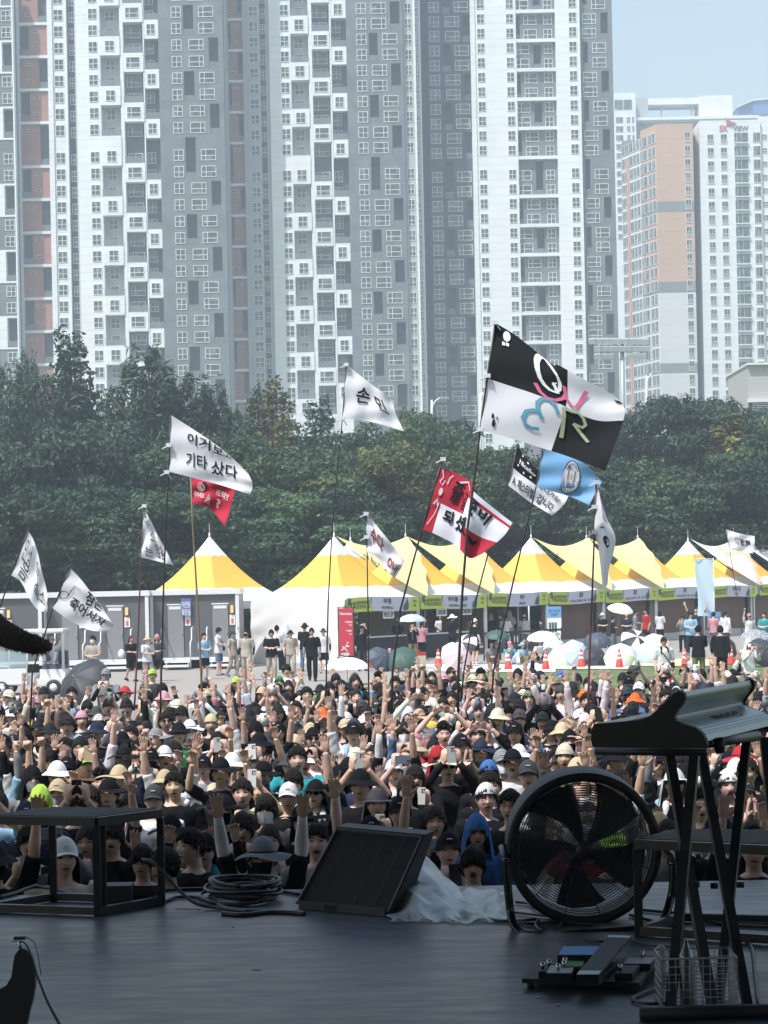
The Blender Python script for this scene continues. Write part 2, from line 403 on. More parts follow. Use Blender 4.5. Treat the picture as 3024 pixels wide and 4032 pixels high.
# ---- tower two: white boxes, grey concrete half, brick-red strip
T2 = Tower('apartment_tower', 'tall white and grey tower whose left edge carries the bright brick-red panels', 350, 400)
lv, p = levels(T2, 1508, 65.2, 25, 15, 42.5); g = 42.5/F*350; hz = lv[24]+1; lz = -1.0
X0 = lambda v: v/1.659
T2.slab(X0(95), X0(125), lz, hz, WHITE, .6, 2.6); T2.slab(X0(312), X0(345), lz, hz, WHITE, .6, 2.6)
red_strip(T2, 0, 125, 312, lv, p, 15, g, lz, hz, RED, False)
T2.slab(X0(345), X0(428), lz, hz, WHITE, .9, 2.6)
for k in lv: T2.win(X0(384), lv[k]+.15, 62/1.659, 72/1.659, 'four', .88)
T2.slab(X0(428), X0(438), lz, hz, WHITE, .8, 2.6); T2.slab(X0(438), X0(496), lz, hz, DARK, 2.0, 3.0); T2.slab(X0(490), X0(502), lz, hz, COLR, .6, 3)
for k in lv: T2.win(X0(468), lv[k], 40/1.659, 70/1.659, 'four', 1.98)
build_white_grey(T2, 0, (502, 614, 60), (660, 790), (812, 940), (948, 1042), 1042, 1160, 1355, 1288, (1205, 1272), (1370, 1432), 1465, lv, p, 15, g, lz, hz)
T2.slab(X0(125), X0(1465), hz, 168, WHITE, .5, 7, 'unseen_upper_slab'); T2.slab(X0(660), X0(1465), lz, hz, COLR, 2.6, 16, 'rear_block')  # unseen top slab, its height set to shadow the next tower
T2.finish()
# ---- tower one: the sliver at the picture's edge
T1 = Tower('apartment_tower', 'partly seen grey and white tower at the far left edge of the picture', 347, 400)
lv, p = levels(T1, 1508, 65.2, 25, 15, 42.5); g = 42.5/F*347
T1.slab(-70, -22, lz, hz, WHITE, 0, 2.6)
T1.slab(-20, X0(98), lz, hz, DKREC, 1.7, 2.2, 'recess_wall')
pr = lambda k: (k+1)//2
for k in sorted(lv):
    if k % 2 == 0: continue
    if k+1 not in lv: continue
    lo = edges(lv, p, k, 15, g)[0]; hi = edges(lv, p, k+1, 15, g)[1]
    if pr(k) % 2 == 1:
        T1.slab(-20, X0(84), lo, hi, GRAYC, .1, 1.6)
        for kk in (k, k+1):
            T1.win(X0(48), lv[kk], 62/1.659, 70/1.659, 'four', .08)
    else:
        T1.slab(-20, X0(18), lo, hi, WHITE, 0, 1.6); T1.rail(X0(18), X0(84), lo+.25)
        T1.slab(X0(18), X0(84), lo, lo+.3, WHITE, 0, 1.6); T1.slab(X0(18), X0(84), hi-.3, hi, WHITE, 0, 1.6)
T1.slab(X0(84), X0(94), lz, hz, WHITE, -.1, 2.2)
T1.finish()
# ---- tower three
T3 = Tower('apartment_tower', 'tall white and grey tower beside the dusky red panels, in the middle of the towers', 361, 400)
lv, p = levels(T3, 1539.6, 61.06, 27, 15, 42); g = 42/F*361; hz3 = lv[26]+1
x2 = lambda v: v/1.659
T3.slab(x2(1465), x2(1478), lz, hz3, COLR, .6, 2.6); T3.slab(x2(1590), x2(1612), lz, hz3, COLR, .6, 2.6)
red_strip(T3, 0, 1478, 1590, lv, p, 15, g, lz, hz3, RED, True, .3)
T3.slab(x2(1612), 1000+x2(44), lz, hz3, COLR, .9, 2.6)
for k in lv: T3.win(x2(1662), lv[k]+.15, 60/1.659, 66/1.659, 'four', .88)
T3.slab(1000+x2(44), 1000+x2(84), lz, hz3, DARK, 2.0, 3.0); T3.slab(1000+x2(80), 1000+x2(106), lz, hz3, COLR, .8, 3)
for k in lv: T3.win(1000+x2(62), lv[k], 34/1.659, 64/1.659, 'four', 1.98)
build_white_grey(T3, 1000, (106, 207, 56), (246, 362), (386, 500), (512, 610), 610, 710, 895, 824, (757, 815), (900, 962), 980, lv, p, 15, g, lz, hz3)
T3.slab(1000+x2(980), 1000+x2(1048), lz, hz3, COLR, .8, 2.6)
T3.slab(1000+x2(1048), 1000+x2(1062), lz, hz3, WHITE, .7, 2.6); T3.slab(1000+x2(1062), 1000+x2(1096), lz, hz3, COLR, 1.6, 2.6)
for k in lv:
    T3.win(1000+x2(1016), lv[k]+.1, 46/1.659, 68/1.659, 'four', .78)
    T3.win(1000+x2(1072), lv[k]-.4, 26/1.659, 62/1.659, 'four', 1.58)
T3.slab(x2(1465), 1000+x2(1096), hz3, 140, WHITE, .5, 7, 'unseen_upper_slab'); T3.slab(1000+x2(246), 1000+x2(1096), lz, hz3, COLR, 2.8, 7, 'rear_block')  # unseen top slab, height and depth shaped for its shadow
T3.finish()
# ---- tower four: charcoal half and white half
T4 = Tower('apartment_tower', 'tower with a charcoal half and a bright white half, tallest against the open sky', 372, 400)
lv, p = levels(T4, 1565.5, 57.5, 29, 16, 37); g = 37/F*372; hz4 = lv[28]+1
T4.slab(1000+x2(1092), 1000+x2(1140), lz, hz4, DARK, 1.2, 2.6)
build_grey(T4, 1000, 1138, 1186, 1364, 1303, (1240, 1292), (1374, 1424), 1432, lv, p, 16, g, lz, hz4, DARK, par=1, shift=0, hh=68)
T4.slab(1000+x2(1420), 1000+x2(1450), lz, hz4, WHITE, -1.2, 2.0)
T4.slab(1000+x2(1450), 2000+x2(57/1.62*1.659), lz, hz4, WHITE, -1.0, 1.7)
c3 = lambda v: 2000+v/1.62
for k in lv:
    T4.win(1000+x2(1488), lv[k]+.15, 50/1.659, 62/1.659, 'four', -1.02)
    T4.win(c3(18), lv[k]+.1, 50/1.659, 62/1.659, 'four', -1.02)
    T4.win(c3(262), lv[k], 54/1.62, 64/1.62, 'four', -.12)
    R_ = (k//2) % 2 == 0
    T4.win(c3(150 if R_ else 100), lv[k], 82/1.62, 64/1.62, 'wide', -.12)
    T4.win(c3(418), lv[k]+.1, 50/1.62, 62/1.62, 'four', -1.02)
def t4rec(x0, x1, want):
    column(T4, c3(x0), c3(x1), GRAYC, lv, p, 16, g, lambda k: (k//2+1) if ((k//2) % 2 == 0) == want else 0, lz, hz4, y0=-.1, depth=1.6)
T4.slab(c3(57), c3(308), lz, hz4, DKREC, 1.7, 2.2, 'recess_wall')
t4rec(57, 84, True); T4.slab(c3(84), c3(168), lz, hz4, GRAYC, -.1, 1.6); t4rec(168, 216, False); T4.slab(c3(216), c3(308), lz, hz4, GRAYC, -.1, 1.6)
for k in sorted(lv):
    if k % 2 == 0: T4.slab(c3(57), c3(308), edges(lv, p, k, 16, g)[0]-.25, edges(lv, p, k, 16, g)[0]+.35, WHITE, -.9, 1.6)
T4.slab(c3(308), c3(464), lz, hz4, WHITE, -1.0, 1.7)
build_grey(T4, 2000-0.0, 464/1.62*1.659, None, 588/1.62*1.659, 527/1.62*1.659, (485/1.62*1.659, 517/1.62*1.659), (600/1.62*1.659, 648/1.62*1.659), 674/1.62*1.659, lv, p, 16, g, lz, hz4, GRAYC, par=1, shift=0, hh=66)
T4.slab(1000+x2(1092), c3(674), hz4, 122, WHITE, .5, 7, 'unseen_upper_slab'); T4.slab(1000+x2(1140), c3(674), lz, hz4, COLR, 2.8, 7, 'rear_block')  # unseen top slab kept low and thin to limit its shadow
T4.finish()
# ================================================================== towers on the right
def simple_tower(name, label, d, yref): return Tower(name, label, d, yref, 'distant towers at the right')
M_or = mat('orange_render', (0.56, 0.38, 0.28), .85, noise=.05, scale=.2, fn=line_fn(2.8))
M_orl = mat('peach_render', (0.70, 0.46, 0.29), .85, noise=.04, scale=.2)
M_bandg = mat('slate_band', (0.23, 0.25, 0.26), .85, noise=.05, scale=.2)
M_off = mat('offwhite_render', (0.66, 0.675, 0.70), .85, noise=.04, scale=.2, fn=line_fn(2.8))
M_balc = mat('balcony_glazing', (0.075, 0.095, 0.12), .2)
c8 = lambda v: 2400+v/2.659
def y8(v): return 300+v/2.659
T6r = thing('apartment_tower', 'slim tower with peach-orange upper storeys and slate bands over a white base', 'apartment tower', (0, 430, 0), 0, 'distant towers at the right')
X6 = lambda x: (x-1512)/F*430*cR+(HOR-500)/F*sR*430
Z6 = lambda y: CAMZ+(-(2650-1512)/F*sR+(HOR-y)/F*cR)*430
fx0, fx1 = X6(2583), X6(2727)
bx, by = X6(2583)-5.7, 14.6                         # far end of the left face
bands = [(Z6(488), Z6(793), 0), (Z6(793), Z6(836), 2), (Z6(836), Z6(1109), 0), (Z6(1109), Z6(1153), 2), (Z6(1153), Z6(1430), 3), (Z6(1430), Z6(1470), 2), (Z6(1470), -1, 3)]
mb = MB()
for zt, zb, mi in bands:
    # front block
    P = [(fx0, 0), (fx1, 0), (fx1+4, 16), (bx+2.4*.39+.01, by*.44)]
    mid = (fx0+(bx-fx0)*.44, by*.44)
    mb.prism([(fx0, 0, zb), (fx1, 0, zb), (fx1+3, 18, zb), (mid[0]+3, 18, zb), (mid[0], mid[1], zb)], (0, 0, zt-zb), mi)
    mi2 = {0: 3, 2: 3, 3: 3}[mi]
    zt2 = zt if zt < Z6(500) else Z6(545)
    mb.prism([(mid[0]-.02, mid[1]+.01, zb), (mid[0]+2.9, 18.01, zb), (bx+3, 22, zb), (bx, by, zb)], (0, 0, (zt2-zb)), mi2)
mb.build('wall', [M_or, M_orl, M_bandg, M_off], T6r)
dirv = Vector((bx-fx0, by, 0)).normalized(); ang = math.atan2(dirv.y, dirv.x)+math.pi
wl = []
lev6 = [Z6(539+53.05*i) for i in range(-1, 22)]
lev6 = lev6[1:]
fm = win_mesh(1.25, 2.15, 'sill'); lm = win_mesh(2.2, 2.2, 'door'); lm2 = win_mesh(1.5, 2.2, 'door')
for z in lev6:
    wl.append((fm, (X6(2705), -.03, z-.1), 0))
    for tt, me in ((.08, lm2), (.18, lm2), (.33, lm), (.41, lm2), (.52, lm2), (.62, lm2), (.72, lm), (.84, lm), (.95, lm2)):
        q = Vector((fx0, 0, 0))+dirv*(15.6*tt)
        wl.append((me, (q.x-.05, q.y, z), ang))
for i, (me, l, a) in enumerate(wl[:100]):
    o = link('window', me, T6r, l); o.rotation_euler = (0, 0, a)
mb = MB()
for me, l, a in wl[100:]:
    Mx = Matrix.Translation(l) @ Matrix.Rotation(a, 4, 'Z'); n0 = len(mb.m)
    mb.add([Mx @ v.co for v in me.vertices], [tuple(p_.vertices) for p_ in me.polygons])
    for i, p_ in enumerate(me.polygons): mb.m[n0+i] = p_.material_index
mb.build('windows', [M_fr, M_gl, mat('grey_spandrel')], T6r)['kind'] = 'stuff'
# vertical salmon stripe on the receding face
q0 = Vector((fx0, 0, 0))+dirv*12.2; q1 = Vector((fx0, 0, 0))+dirv*13.0
mb = MB(); nrm = Vector((-dirv.y, dirv.x, 0))*-1
nrm = Vector((dirv.y, -dirv.x, 0)) if Vector((dirv.y, -dirv.x, 0)).x < 0 else Vector((-dirv.y, dirv.x, 0))
mb.prism([q0+Vector((0, 0, -1)), q1+Vector((0, 0, -1)), q1+nrm*.3+Vector((0, 0, -1)), q0+nrm*.3+Vector((0, 0, -1))], (0, 0, Z6(575)+1))
mb.build('salmon_stripe', mat('salmon_render', (.6, .33, .26), .85), T6r)
MB().box(bx+.5, fx0+1.5, 15, 21, Z6(512), Z6(490)).box(fx0+1, fx1+1, 6, 17, Z6(488), Z6(478)).build('roof_plant', M_bandg, T6r)
# white tower with the sign
T7 = Tower('apartment_tower', 'white slab tower carrying large rooftop lettering, beside the orange tower', 431, 500, 'distant towers at the right')
lv7 = {k: T7.Z(539+53.05*(21-k), 2890) for k in range(0, 22)}
top7 = T7.Z(473, 2890)
T7.slab(2754, 2993, -1, top7, WHITE, 0, 14); T7.slab(2995, 3080, -1, top7+.8, WHITE, .7, 14)
T7.slab(2727, 2753, -1, T7.Z(505, 2740), DARK, 9, 16);  # dark strip: shade of the receding wall put into its colour
for k, z in lv7.items():
    T7.win(c8(1053), z-.35, 26, 38, 'sill', -.03); T7.win(c8(1192), z-.35, 26, 38, 'sill', -.03)
    T7.win(c8(1374), z-.15, 57, 40, 'door', -.03); T7.win(c8(1537), z-.2, 30, 40, 'door', -.03)
    T7.win(c8(1625), z, 20, 22, 'four', .67); T7.win(2740, z-.2, 15, 22, 'plain', 8.95)
for k, z in lv7.items():
    T7.slab(c8(1300), c8(1450), z-1.42, z-1.22, WHITE, -.5, .01)
T7.finish()
S7 = T7.root
z0 = T7.Z(y8(550), 2890)
def P7(a, b): return Vector((a, -.12, b))
for s_, xa, xb, ya, yb, mname, mcol in (('SK', 1150, 1240, 580, 512, 'red_sign', (.55, .12, .17)), ('VIEW', 1290, 1452, 578, 522, 'grey_sign', (.16, .17, .19))):
    mb = MB(); put2d(mb, text_uv(s_, T7.X(c8(xa)), T7.Z(y8(ya), 2890), T7.X(c8(xb)), T7.Z(y8(yb), 2890), .02, 2), P7)
    mb.add([Vector(v)+Vector((0, .1, 0)) for v in mb.v], [f[::-1] for f in mb.f]); mb.build('sign_lettering', mat(mname, mcol, .6), S7)
mb = MB()
for tri in (((1212, 432), (1262, 470), (1225, 505)), ((1250, 468), (1325, 490), (1262, 512)), ((1228, 500), (1262, 478), (1268, 520))):
    pts = [(T7.X(c8(a)), -.1, T7.Z(y8(b), 2890)) for a, b in tri]; mb.prism(pts, (0, -.2, 0))
mb.build('sign_emblem', mat('red_sign'), S7)
# far white tower with a framed roof opening
T5 = Tower('apartment_tower', 'far pale tower with an open frame and posts on its roof', 640, 420, 'distant towers at the right')
Zt = lambda v: T5.Z(y8(v), 2650)
T5.slab(2400, 2503, -1, Zt(165), WHITE, 0, 20); T5.slab(2504, 2562, -1, Zt(172), COLR, 6, 20)  # grey side slab, its shade put into the colour
T5.slab(2562, 2763, Zt(248), Zt(182), WHITE, 6, 14); T5.slab(2763, 2893, -1, Zt(180), WHITE, 4, 22)
T5.slab(2617, 2622, Zt(420), Zt(248), COLR, 7, 9); T5.slab(2738, 2743, Zt(420), Zt(248), COLR, 7, 9)
T5.slab(2505, 2990, Zt(447), Zt(416), WHITE, 1.0, 5.9); T5.slab(2506, 2762, -1, Zt(448), COLR, 6.1, 16); T5.slab(2667, 2761, Zt(446), Zt(356), GRAYC, 12, 14)
T5.slab(2564, 2612, Zt(446), Zt(355), COLR, 9, 15)
for i, r_ in enumerate(range(14)):
    z = Zt(448+94*i)
    T5.win(c8(100), z, 30, 24, 'door', -.03); T5.win(c8(195), z, 15, 24, 'four', -.03); T5.win(c8(243), z, 8, 24, 'plain', -.03)
    if i < 6: T5.win(c8(360), z, 26, 24, 'door', 5.97)
for a in (95, 190): T5.win(c8(a), Zt(288), 34, 40, 'plain', -.03)
for a in range(6): T5.slab(2505+a*10, 2506+a*10, Zt(172), Zt(135), COLR, 6.4, 6.6, 'roof_posts')
T5.slab(2595, 2893, Zt(180), Zt(160), COLR, 10, 10.4, 'roof_posts')
T5.finish()
T8 = thing('apartment_tower', 'far tower with a sloping blue rooftop gable behind the lettered tower', 'apartment tower', (0, 655, 0), 0, 'distant towers at the right')
X_8 = lambda v: (c8(v)-1512)/F*655*cR+(HOR-400)/F*sR*655
Z_8 = lambda v: CAMZ+(-(2980-1512)/F*sR+(HOR-y8(v))/F*cR)*655
M_blue = mat('blue_cladding', (0.10, 0.22, 0.50), .6, fn=line_fn(1.2, .85)); M_blue2 = mat('blue_cladding_dull', (0.12, 0.24, 0.47), .6)
MB().prism([(X_8(1322), 0, Z_8(405)), (X_8(1492), 0, Z_8(405)), (X_8(1492), 0, Z_8(268)), (X_8(1335), 0, Z_8(335))], (0, 9, 0), 1)\
    .prism([(X_8(1492)+.05, -.6, Z_8(405)), (X_8(1700), -.6, Z_8(405)), (X_8(1700), -.6, Z_8(255)), (X_8(1492)+.05, -.6, Z_8(268))], (0, 9, 0), 0).build('gable', [M_blue, M_blue2], T8)
MB().prism([(X_8(1326), -1.2, Z_8(335)), (X_8(1495), -1.2, Z_8(266)), (X_8(1700), -1.2, Z_8(250)), (X_8(1700), -1.2, Z_8(232)), (X_8(1495), -1.2, Z_8(248)), (X_8(1326), -1.2, Z_8(318))], (0, 11, 0)).build('roof', M_off, T8)
MB().box(X_8(1310), X_8(1750), 0, 14, -1, Z_8(406)).build('wall', M_off, T8)
# low grey service building in front of the towers, at the right edge
LB = thing('service_building', 'low light grey building with dark louvres behind the trees at the right edge', 'building', (0, 210, 0))
XL = lambda x: (x-1512)/F*210*cR+(HOR-1500)/F*sR*210
ZL = lambda y: CAMZ+(-(2980-1512)/F*sR+(HOR-y)/F*cR)*210
MB().box(XL(2945), XL(3120), 0, 12, 0, ZL(1438)).build('wall', mat('pale_block', (.42, .42, .42), .85, noise=.06, fn=line_fn(.4, .85)), LB)
MB().box(XL(2940), XL(3125), -.5, 12.5, ZL(1438)+.003, ZL(1430)).box(XL(2940), XL(3125), -.6, -.02, ZL(1585), ZL(1572)).build('roof', M_off, LB)
mb = MB()
for i in range(8): mb.box(XL(2960), XL(3120), -.3, -.04, ZL(1592+i*7), ZL(1589+i*7))
mb.build('louvre', M_off, LB); MB().box(XL(2946), XL(3120), -.03, .0, ZL(1650), ZL(1588)).build('louvre_opening', mat('black_opening', (.02, .02, .022), .9), LB)
RB = thing('service_building', 'small pale concrete hut glimpsed between the pine trunks', 'building', (0, 190, 0))
XR = lambda x: (x-1512)/F*190*cR+(HOR-1700)/F*sR*190
ZR = lambda y: CAMZ+(-(2680-1512)/F*sR+(HOR-y)/F*cR)*190
MB().box(XR(2640), XR(2725), 0, 6, 0, ZR(1742)).build('wall', M_off, RB); MB().box(XR(2630), XR(2732), -.4, 6.4, ZR(1742)+.003, ZR(1734)).build('roof', M_fr, RB)
# ---- floodlight mast and street lamps
M_steel = mat('galvanised_steel', (.33, .36, .38), .5, metal=.3)
dm = 200
FM = thing('floodlight_mast', 'tall grey floodlight mast with three banks of stadium lamps', 'floodlight mast', W(2453, 2330, dm)[:2]+(0,))
o = FM.location
def m_at(x, y): q = W(x, y, dm); return Vector((q.x-o.x, 0, q.z))
MB().tube([(0, 0, 0), m_at(2453, 1700), m_at(2450, 1345)], [.34, .27, .2], 12).build('mast', M_steel, FM)
mb = MB()
for yy in (1352, 1384, 1412): mb.bar(m_at(2338, yy)+Vector((0, -.2, 0)), m_at(2550, yy+1)+Vector((0, -.2, 0)), .1, .12)
for xx in (2345, 2368, 2412, 2448, 2520, 2548): mb.bar(m_at(xx, 1352)+Vector((0, -.2, 0)), m_at(xx, 1412)+Vector((0, -.2, 0)), .08, .08)
mb.build('lamp_frame', M_steel, FM)
lampm = MB(); lampm.box(-.3, .3, -.1, .3, -.22, .22, 0); lampm.box(-.34, .34, -.16, -.1, -.27, .27, 1)
M_lens = mat('lamp_glass', (.62, .68, .70), .2)
lme = lampm.mesh('floodlight', [M_steel, M_lens])
for yy, xs in ((1345, range(2330, 2545, 26)), (1374, range(2352, 2545, 24)), (1404, [2352, 2376, 2400, 2478, 2504, 2530])):
    for i, xx in enumerate(xs):
        q = m_at(xx, yy); f_ = link('floodlight', lme, FM, (q.x, -.45, q.z)); f_.rotation_euler = (R(28), 0, R(-25+8*(i % 5)))
def street_lamp(x, ytop, armx, army, d, label):
    t = thing('street_lamp', label, 'street lamp', W(x, 2330, d)[:2]+(0,), 0, 'street lamps behind the trees'); o = t.location
    f = lambda a, b: Vector((W(a, b, d).x-o.x, 0, W(a, b, d).z))
    mb = MB(); mb.tube([(0, 0, 0), f(x, ytop+75), f(x, ytop)], [.14, .1, .07], 8)
    mb.tube([f(x, ytop+25), f(x+(armx-x)*.25, ytop+6), f(x+(armx-x)*.6, army+2), f(armx, army)], .05, 6)
    mb.tube([f(x, ytop+45), f(x+(armx-x)*.12, ytop+22), f(x+(armx-x)*.4, army+6)], .03, 6)
    mb.build('pole', M_fr, t); q = f(armx, army); MB().box(q.x-.35, q.x+.35, -.14, .14, q.z-.1, q.z+.05).build('lamp_head', M_steel, t)
street_lamp(1700, 1575, 1750, 1566, 150, 'white curved street lamp rising in front of the charcoal tower')
street_lamp(1892, 1553, 1915, 1530, 150, 'white street lamp just beside the big black and white flag')
street_lamp(2546, 1478, 2582, 1467, 175, 'white street lamp in front of the orange tower')
# ================================================================== trees
def leaf_fn(m, t, b, L, tc, src):
    a = t.nodes.new('ShaderNodeAttribute'); a.attribute_name = 'tint'
    vm = t.nodes.new('ShaderNodeVectorMath'); vm.operation = 'MULTIPLY'; L(src, vm.inputs[0]); L(a.outputs['Color'], vm.inputs[1])
    L(vm.outputs[0], b.inputs['Base Color'])
    tr = t.nodes.new('ShaderNodeBsdfTranslucent'); L(vm.outputs[0], tr.inputs[0]); mx = t.nodes.new('ShaderNodeMixShader'); mx.inputs[0].default_value = .25
    o = [n for n in t.nodes if n.type == 'OUTPUT_MATERIAL'][0]; L(b.outputs[0], mx.inputs[1]); L(tr.outputs[0], mx.inputs[2]); L(mx.outputs[0], o.inputs['Surface'])
M_leaf = mat('leaves', (.06, .1, .03), .55, objcol=True, spec=.35, fn=leaf_fn)
M_bark = mat('bark', (.10, .075, .055), .95, noise=.3, scale=5, bump=.4)
def leaf_mesh(name, blobs, n, size, droop=.3, seed=0, aspect=1.8, up=.25, shell=.55):
    """blobs: (x, y, z, rx, rz); many leaf-sized faces through the outer volume of every blob"""
    g = np.random.default_rng(seed); B = np.array(blobs, float)
    wts = B[:, 3]**2; wts /= wts.sum(); idx = g.choice(len(B), n, p=wts)
    d = g.normal(size=(n, 3)); d /= np.linalg.norm(d, axis=1)[:, None]; d[:, 2] += up*.6; d /= np.linalg.norm(d, axis=1)[:, None]
    lump = 1+.22*np.sin(d[:, 0]*5+idx*1.7)*np.cos(d[:, 1]*6+idx)+.16*np.sin(d[:, 2]*9+idx*.7)
    r = (shell+(1-shell)*g.random(n)**.6)*lump; r += (g.random(n) < .04)*g.random(n)*.25
    c = B[idx, :3]+d*r[:, None]*np.stack([B[idx, 3], B[idx, 3], B[idx, 4]], 1)
    nrm = d+g.normal(size=(n, 3))*.75; nrm[:, 2] += up; nrm /= np.linalg.norm(nrm, axis=1)[:, None]
    t = np.cross(nrm, g.normal(size=(n, 3))); t[:, 2] -= droop; t -= nrm*(t*nrm).sum(1)[:, None]; t /= np.linalg.norm(t, axis=1)[:, None]
    bt = np.cross(nrm, t); s = size*(.6+.8*g.random(n)); a = t*(s*aspect/2)[:, None]; b = bt*(s/2)[:, None]
    V = np.empty((n, 4, 3)); V[:, 0] = c-a; V[:, 1] = c+b*1.0; V[:, 2] = c+a; V[:, 3] = c-b*1.0
    tone = np.clip(.75+.35*g.random(n)+.6*(g.random(len(B))[idx]-.5)+.25*(np.sin(c[:, 0]*1.3)*np.cos(c[:, 1]*1.1+c[:, 2]*1.2)), .3, 1.7)
    col = np.ones((n, 4)); col[:, 0] = tone*(1+.25*(g.random(n)-.4)); col[:, 1] = tone; col[:, 2] = tone*(.9+.3*g.random(n))
    me = bpy.data.meshes.new(name); me.vertices.add(4*n); me.loops.add(4*n); me.polygons.add(n)
    me.vertices.foreach_set('co', V.reshape(-1)); me.loops.foreach_set('vertex_index', np.arange(4*n, dtype=np.int32))
    me.polygons.foreach_set('loop_start', np.arange(0, 4*n, 4, dtype=np.int32)); me.polygons.foreach_set('loop_total', np.full(n, 4, np.int32))
    at_ = me.attributes.new('tint', 'FLOAT_COLOR', 'FACE'); at_.data.foreach_set('color', col.reshape(-1))
    me.materials.append(M_leaf); me.update(calc_edges=True); return me
def broad_blobs(seed, k=19):
    g = random.Random(seed); out = []
    for i in range(k):
        a = i*2.4+g.random(); z = .14+.76*(i/k)**.9; rr = (.31*math.sqrt(max(.05, 1-((z-.42)/.58)**2)))*(.7+.6*g.random())
        r = g.uniform(.10, .18)*(1.1-.4*z); out.append((rr*math.cos(a), rr*math.sin(a), z, r, r*.58))
    out += [(0, 0, .5, .15, .26), (0, 0, .22, .2, .12), (.02, 0, .88, .09, .1)]
    return out
def unit_trunk(h=.85, r=.02, limbs=7, seed=1, lean=0):
    g = random.Random(seed); mb = MB(); mb.tube([(0, 0, 0), (.01, 0, .3*h), (-.008+lean, .01, .65*h), (lean, 0, h)], [r*1.25, r*.9, r*.5, r*.15], 8)
    for i in range(limbs):
        a = i*2.4; z = (.25+.5*i/limbs)*h; l = g.uniform(.14, .24)
        mb.tube([(lean*z, 0, z), (l*.5*math.cos(a), l*.5*math.sin(a), z+.06), (l*math.cos(a), l*math.sin(a), z+.15)], [r*.45, r*.3, r*.08], 5)
    return mb.mesh('trunk', M_bark)
TR = {}
TR['broad'] = [(leaf_mesh('crown', broad_blobs(s), 26000, .0115, seed=s, droop=.9, shell=.72, aspect=2.2), unit_trunk(seed=s)) for s in (1, 2, 3)]
def pine_blobs(seed):
    g = random.Random(seed); out = [(0, 0, .55, .12, .35)]
    for i in range(34):
        z = .2+.76*i/34; R0 = .20*(1-z)**.65+.02; a = i*2.4
        out.append((R0*math.cos(a)*g.uniform(.6, 1.1), R0*math.sin(a)*g.uniform(.6, 1.1), z, .065*(1.25-z), .075*(1.2-.6*z)))
    return out
TR['pine'] = [(leaf_mesh('crown', pine_blobs(s), 22000, .006, seed=s+20, aspect=4.5, droop=-.9, up=.5), unit_trunk(.95, .016, 9, s)) for s in (1, 2)]
def cone_blobs(seed):
    g = random.Random(seed); out = []
    for i in range(30):
        z = .06+.9*i/30; R0 = .085*(1-z)**.55+.008; a = i*2.4
        out.append((R0*math.cos(a)*.8, R0*math.sin(a)*.8, z, .055*(1.2-z)+.008, .06))
    return out
TR['cone'] = [(leaf_mesh('crown', cone_blobs(s), 16000, .008, seed=s+40, aspect=2.2), unit_trunk(.95, .012, 9, s)) for s in (1,)]
flat = []
gg = random.Random(5)
for (x, z, r) in ((-.30, .74, .12), (-.18, .84, .13), (-.02, .9, .15), (.15, .86, .12), (.28, .76, .12), (-.22, .66, .10), (.2, .66, .11), (.02, .76, .13), (.36, .68, .08), (-.36, .66, .07), (.0, .62, .07)):
    for j in range(3): flat.append((x+gg.uniform(-.04, .04), gg.uniform(-.16, .16), z+gg.uniform(-.02, .02), r*.85, r*.42))
TR['flat'] = [(leaf_mesh('crown', flat, 20000, .007, seed=77, aspect=3.5, droop=-.4, up=.6), unit_trunk(.86, .018, 8, 3, .03))]
GREEN = (.047, .094, .043, 1); DKG = (.030, .064, .036, 1); PINE = (.044, .090, .055, 1); MIDG = (.070, .122, .046, 1)
def tree(x, ytop, d, kind, wid, colr, label, group='trees behind the tents'):
    """x, ytop in the 1659-wide picture; wid is the crown's width in metres"""
    top = D(x, ytop, d); base = (top.x, d, 0); h = top.z
    k = len([o for o in COL.objects if 0]) ; v = TR[kind][(int(x)+int(d)) % len(TR[kind])]
    nm = {'broad': 'broadleaf_tree', 'pine': 'pine_tree', 'cone': 'cypress_tree', 'flat': 'pine_tree'}[kind]
    t = thing(nm, label, 'tree', base, 0, group)
    w0 = {'broad': .82, 'pine': .5, 'cone': .26, 'flat': .9}[kind]
    hs = h/{'broad': .99, 'pine': .99, 'cone': 1.0, 'flat': .98}[kind]
    ws = wid/w0; a = random.uniform(0, 6.28) if kind != 'flat' else 0
    for nm2, me in (('crown', v[0]), ('trunk', v[1])):
        o = link(nm2, me, t); o.scale = (ws, ws, hs); o.rotation_euler = (0, 0, a)
        f_ = random.uniform(.82, 1.25)
        if nm2 == 'crown': o.color = tuple(c*f_ for c in colr[:3])+(1,)
    return t
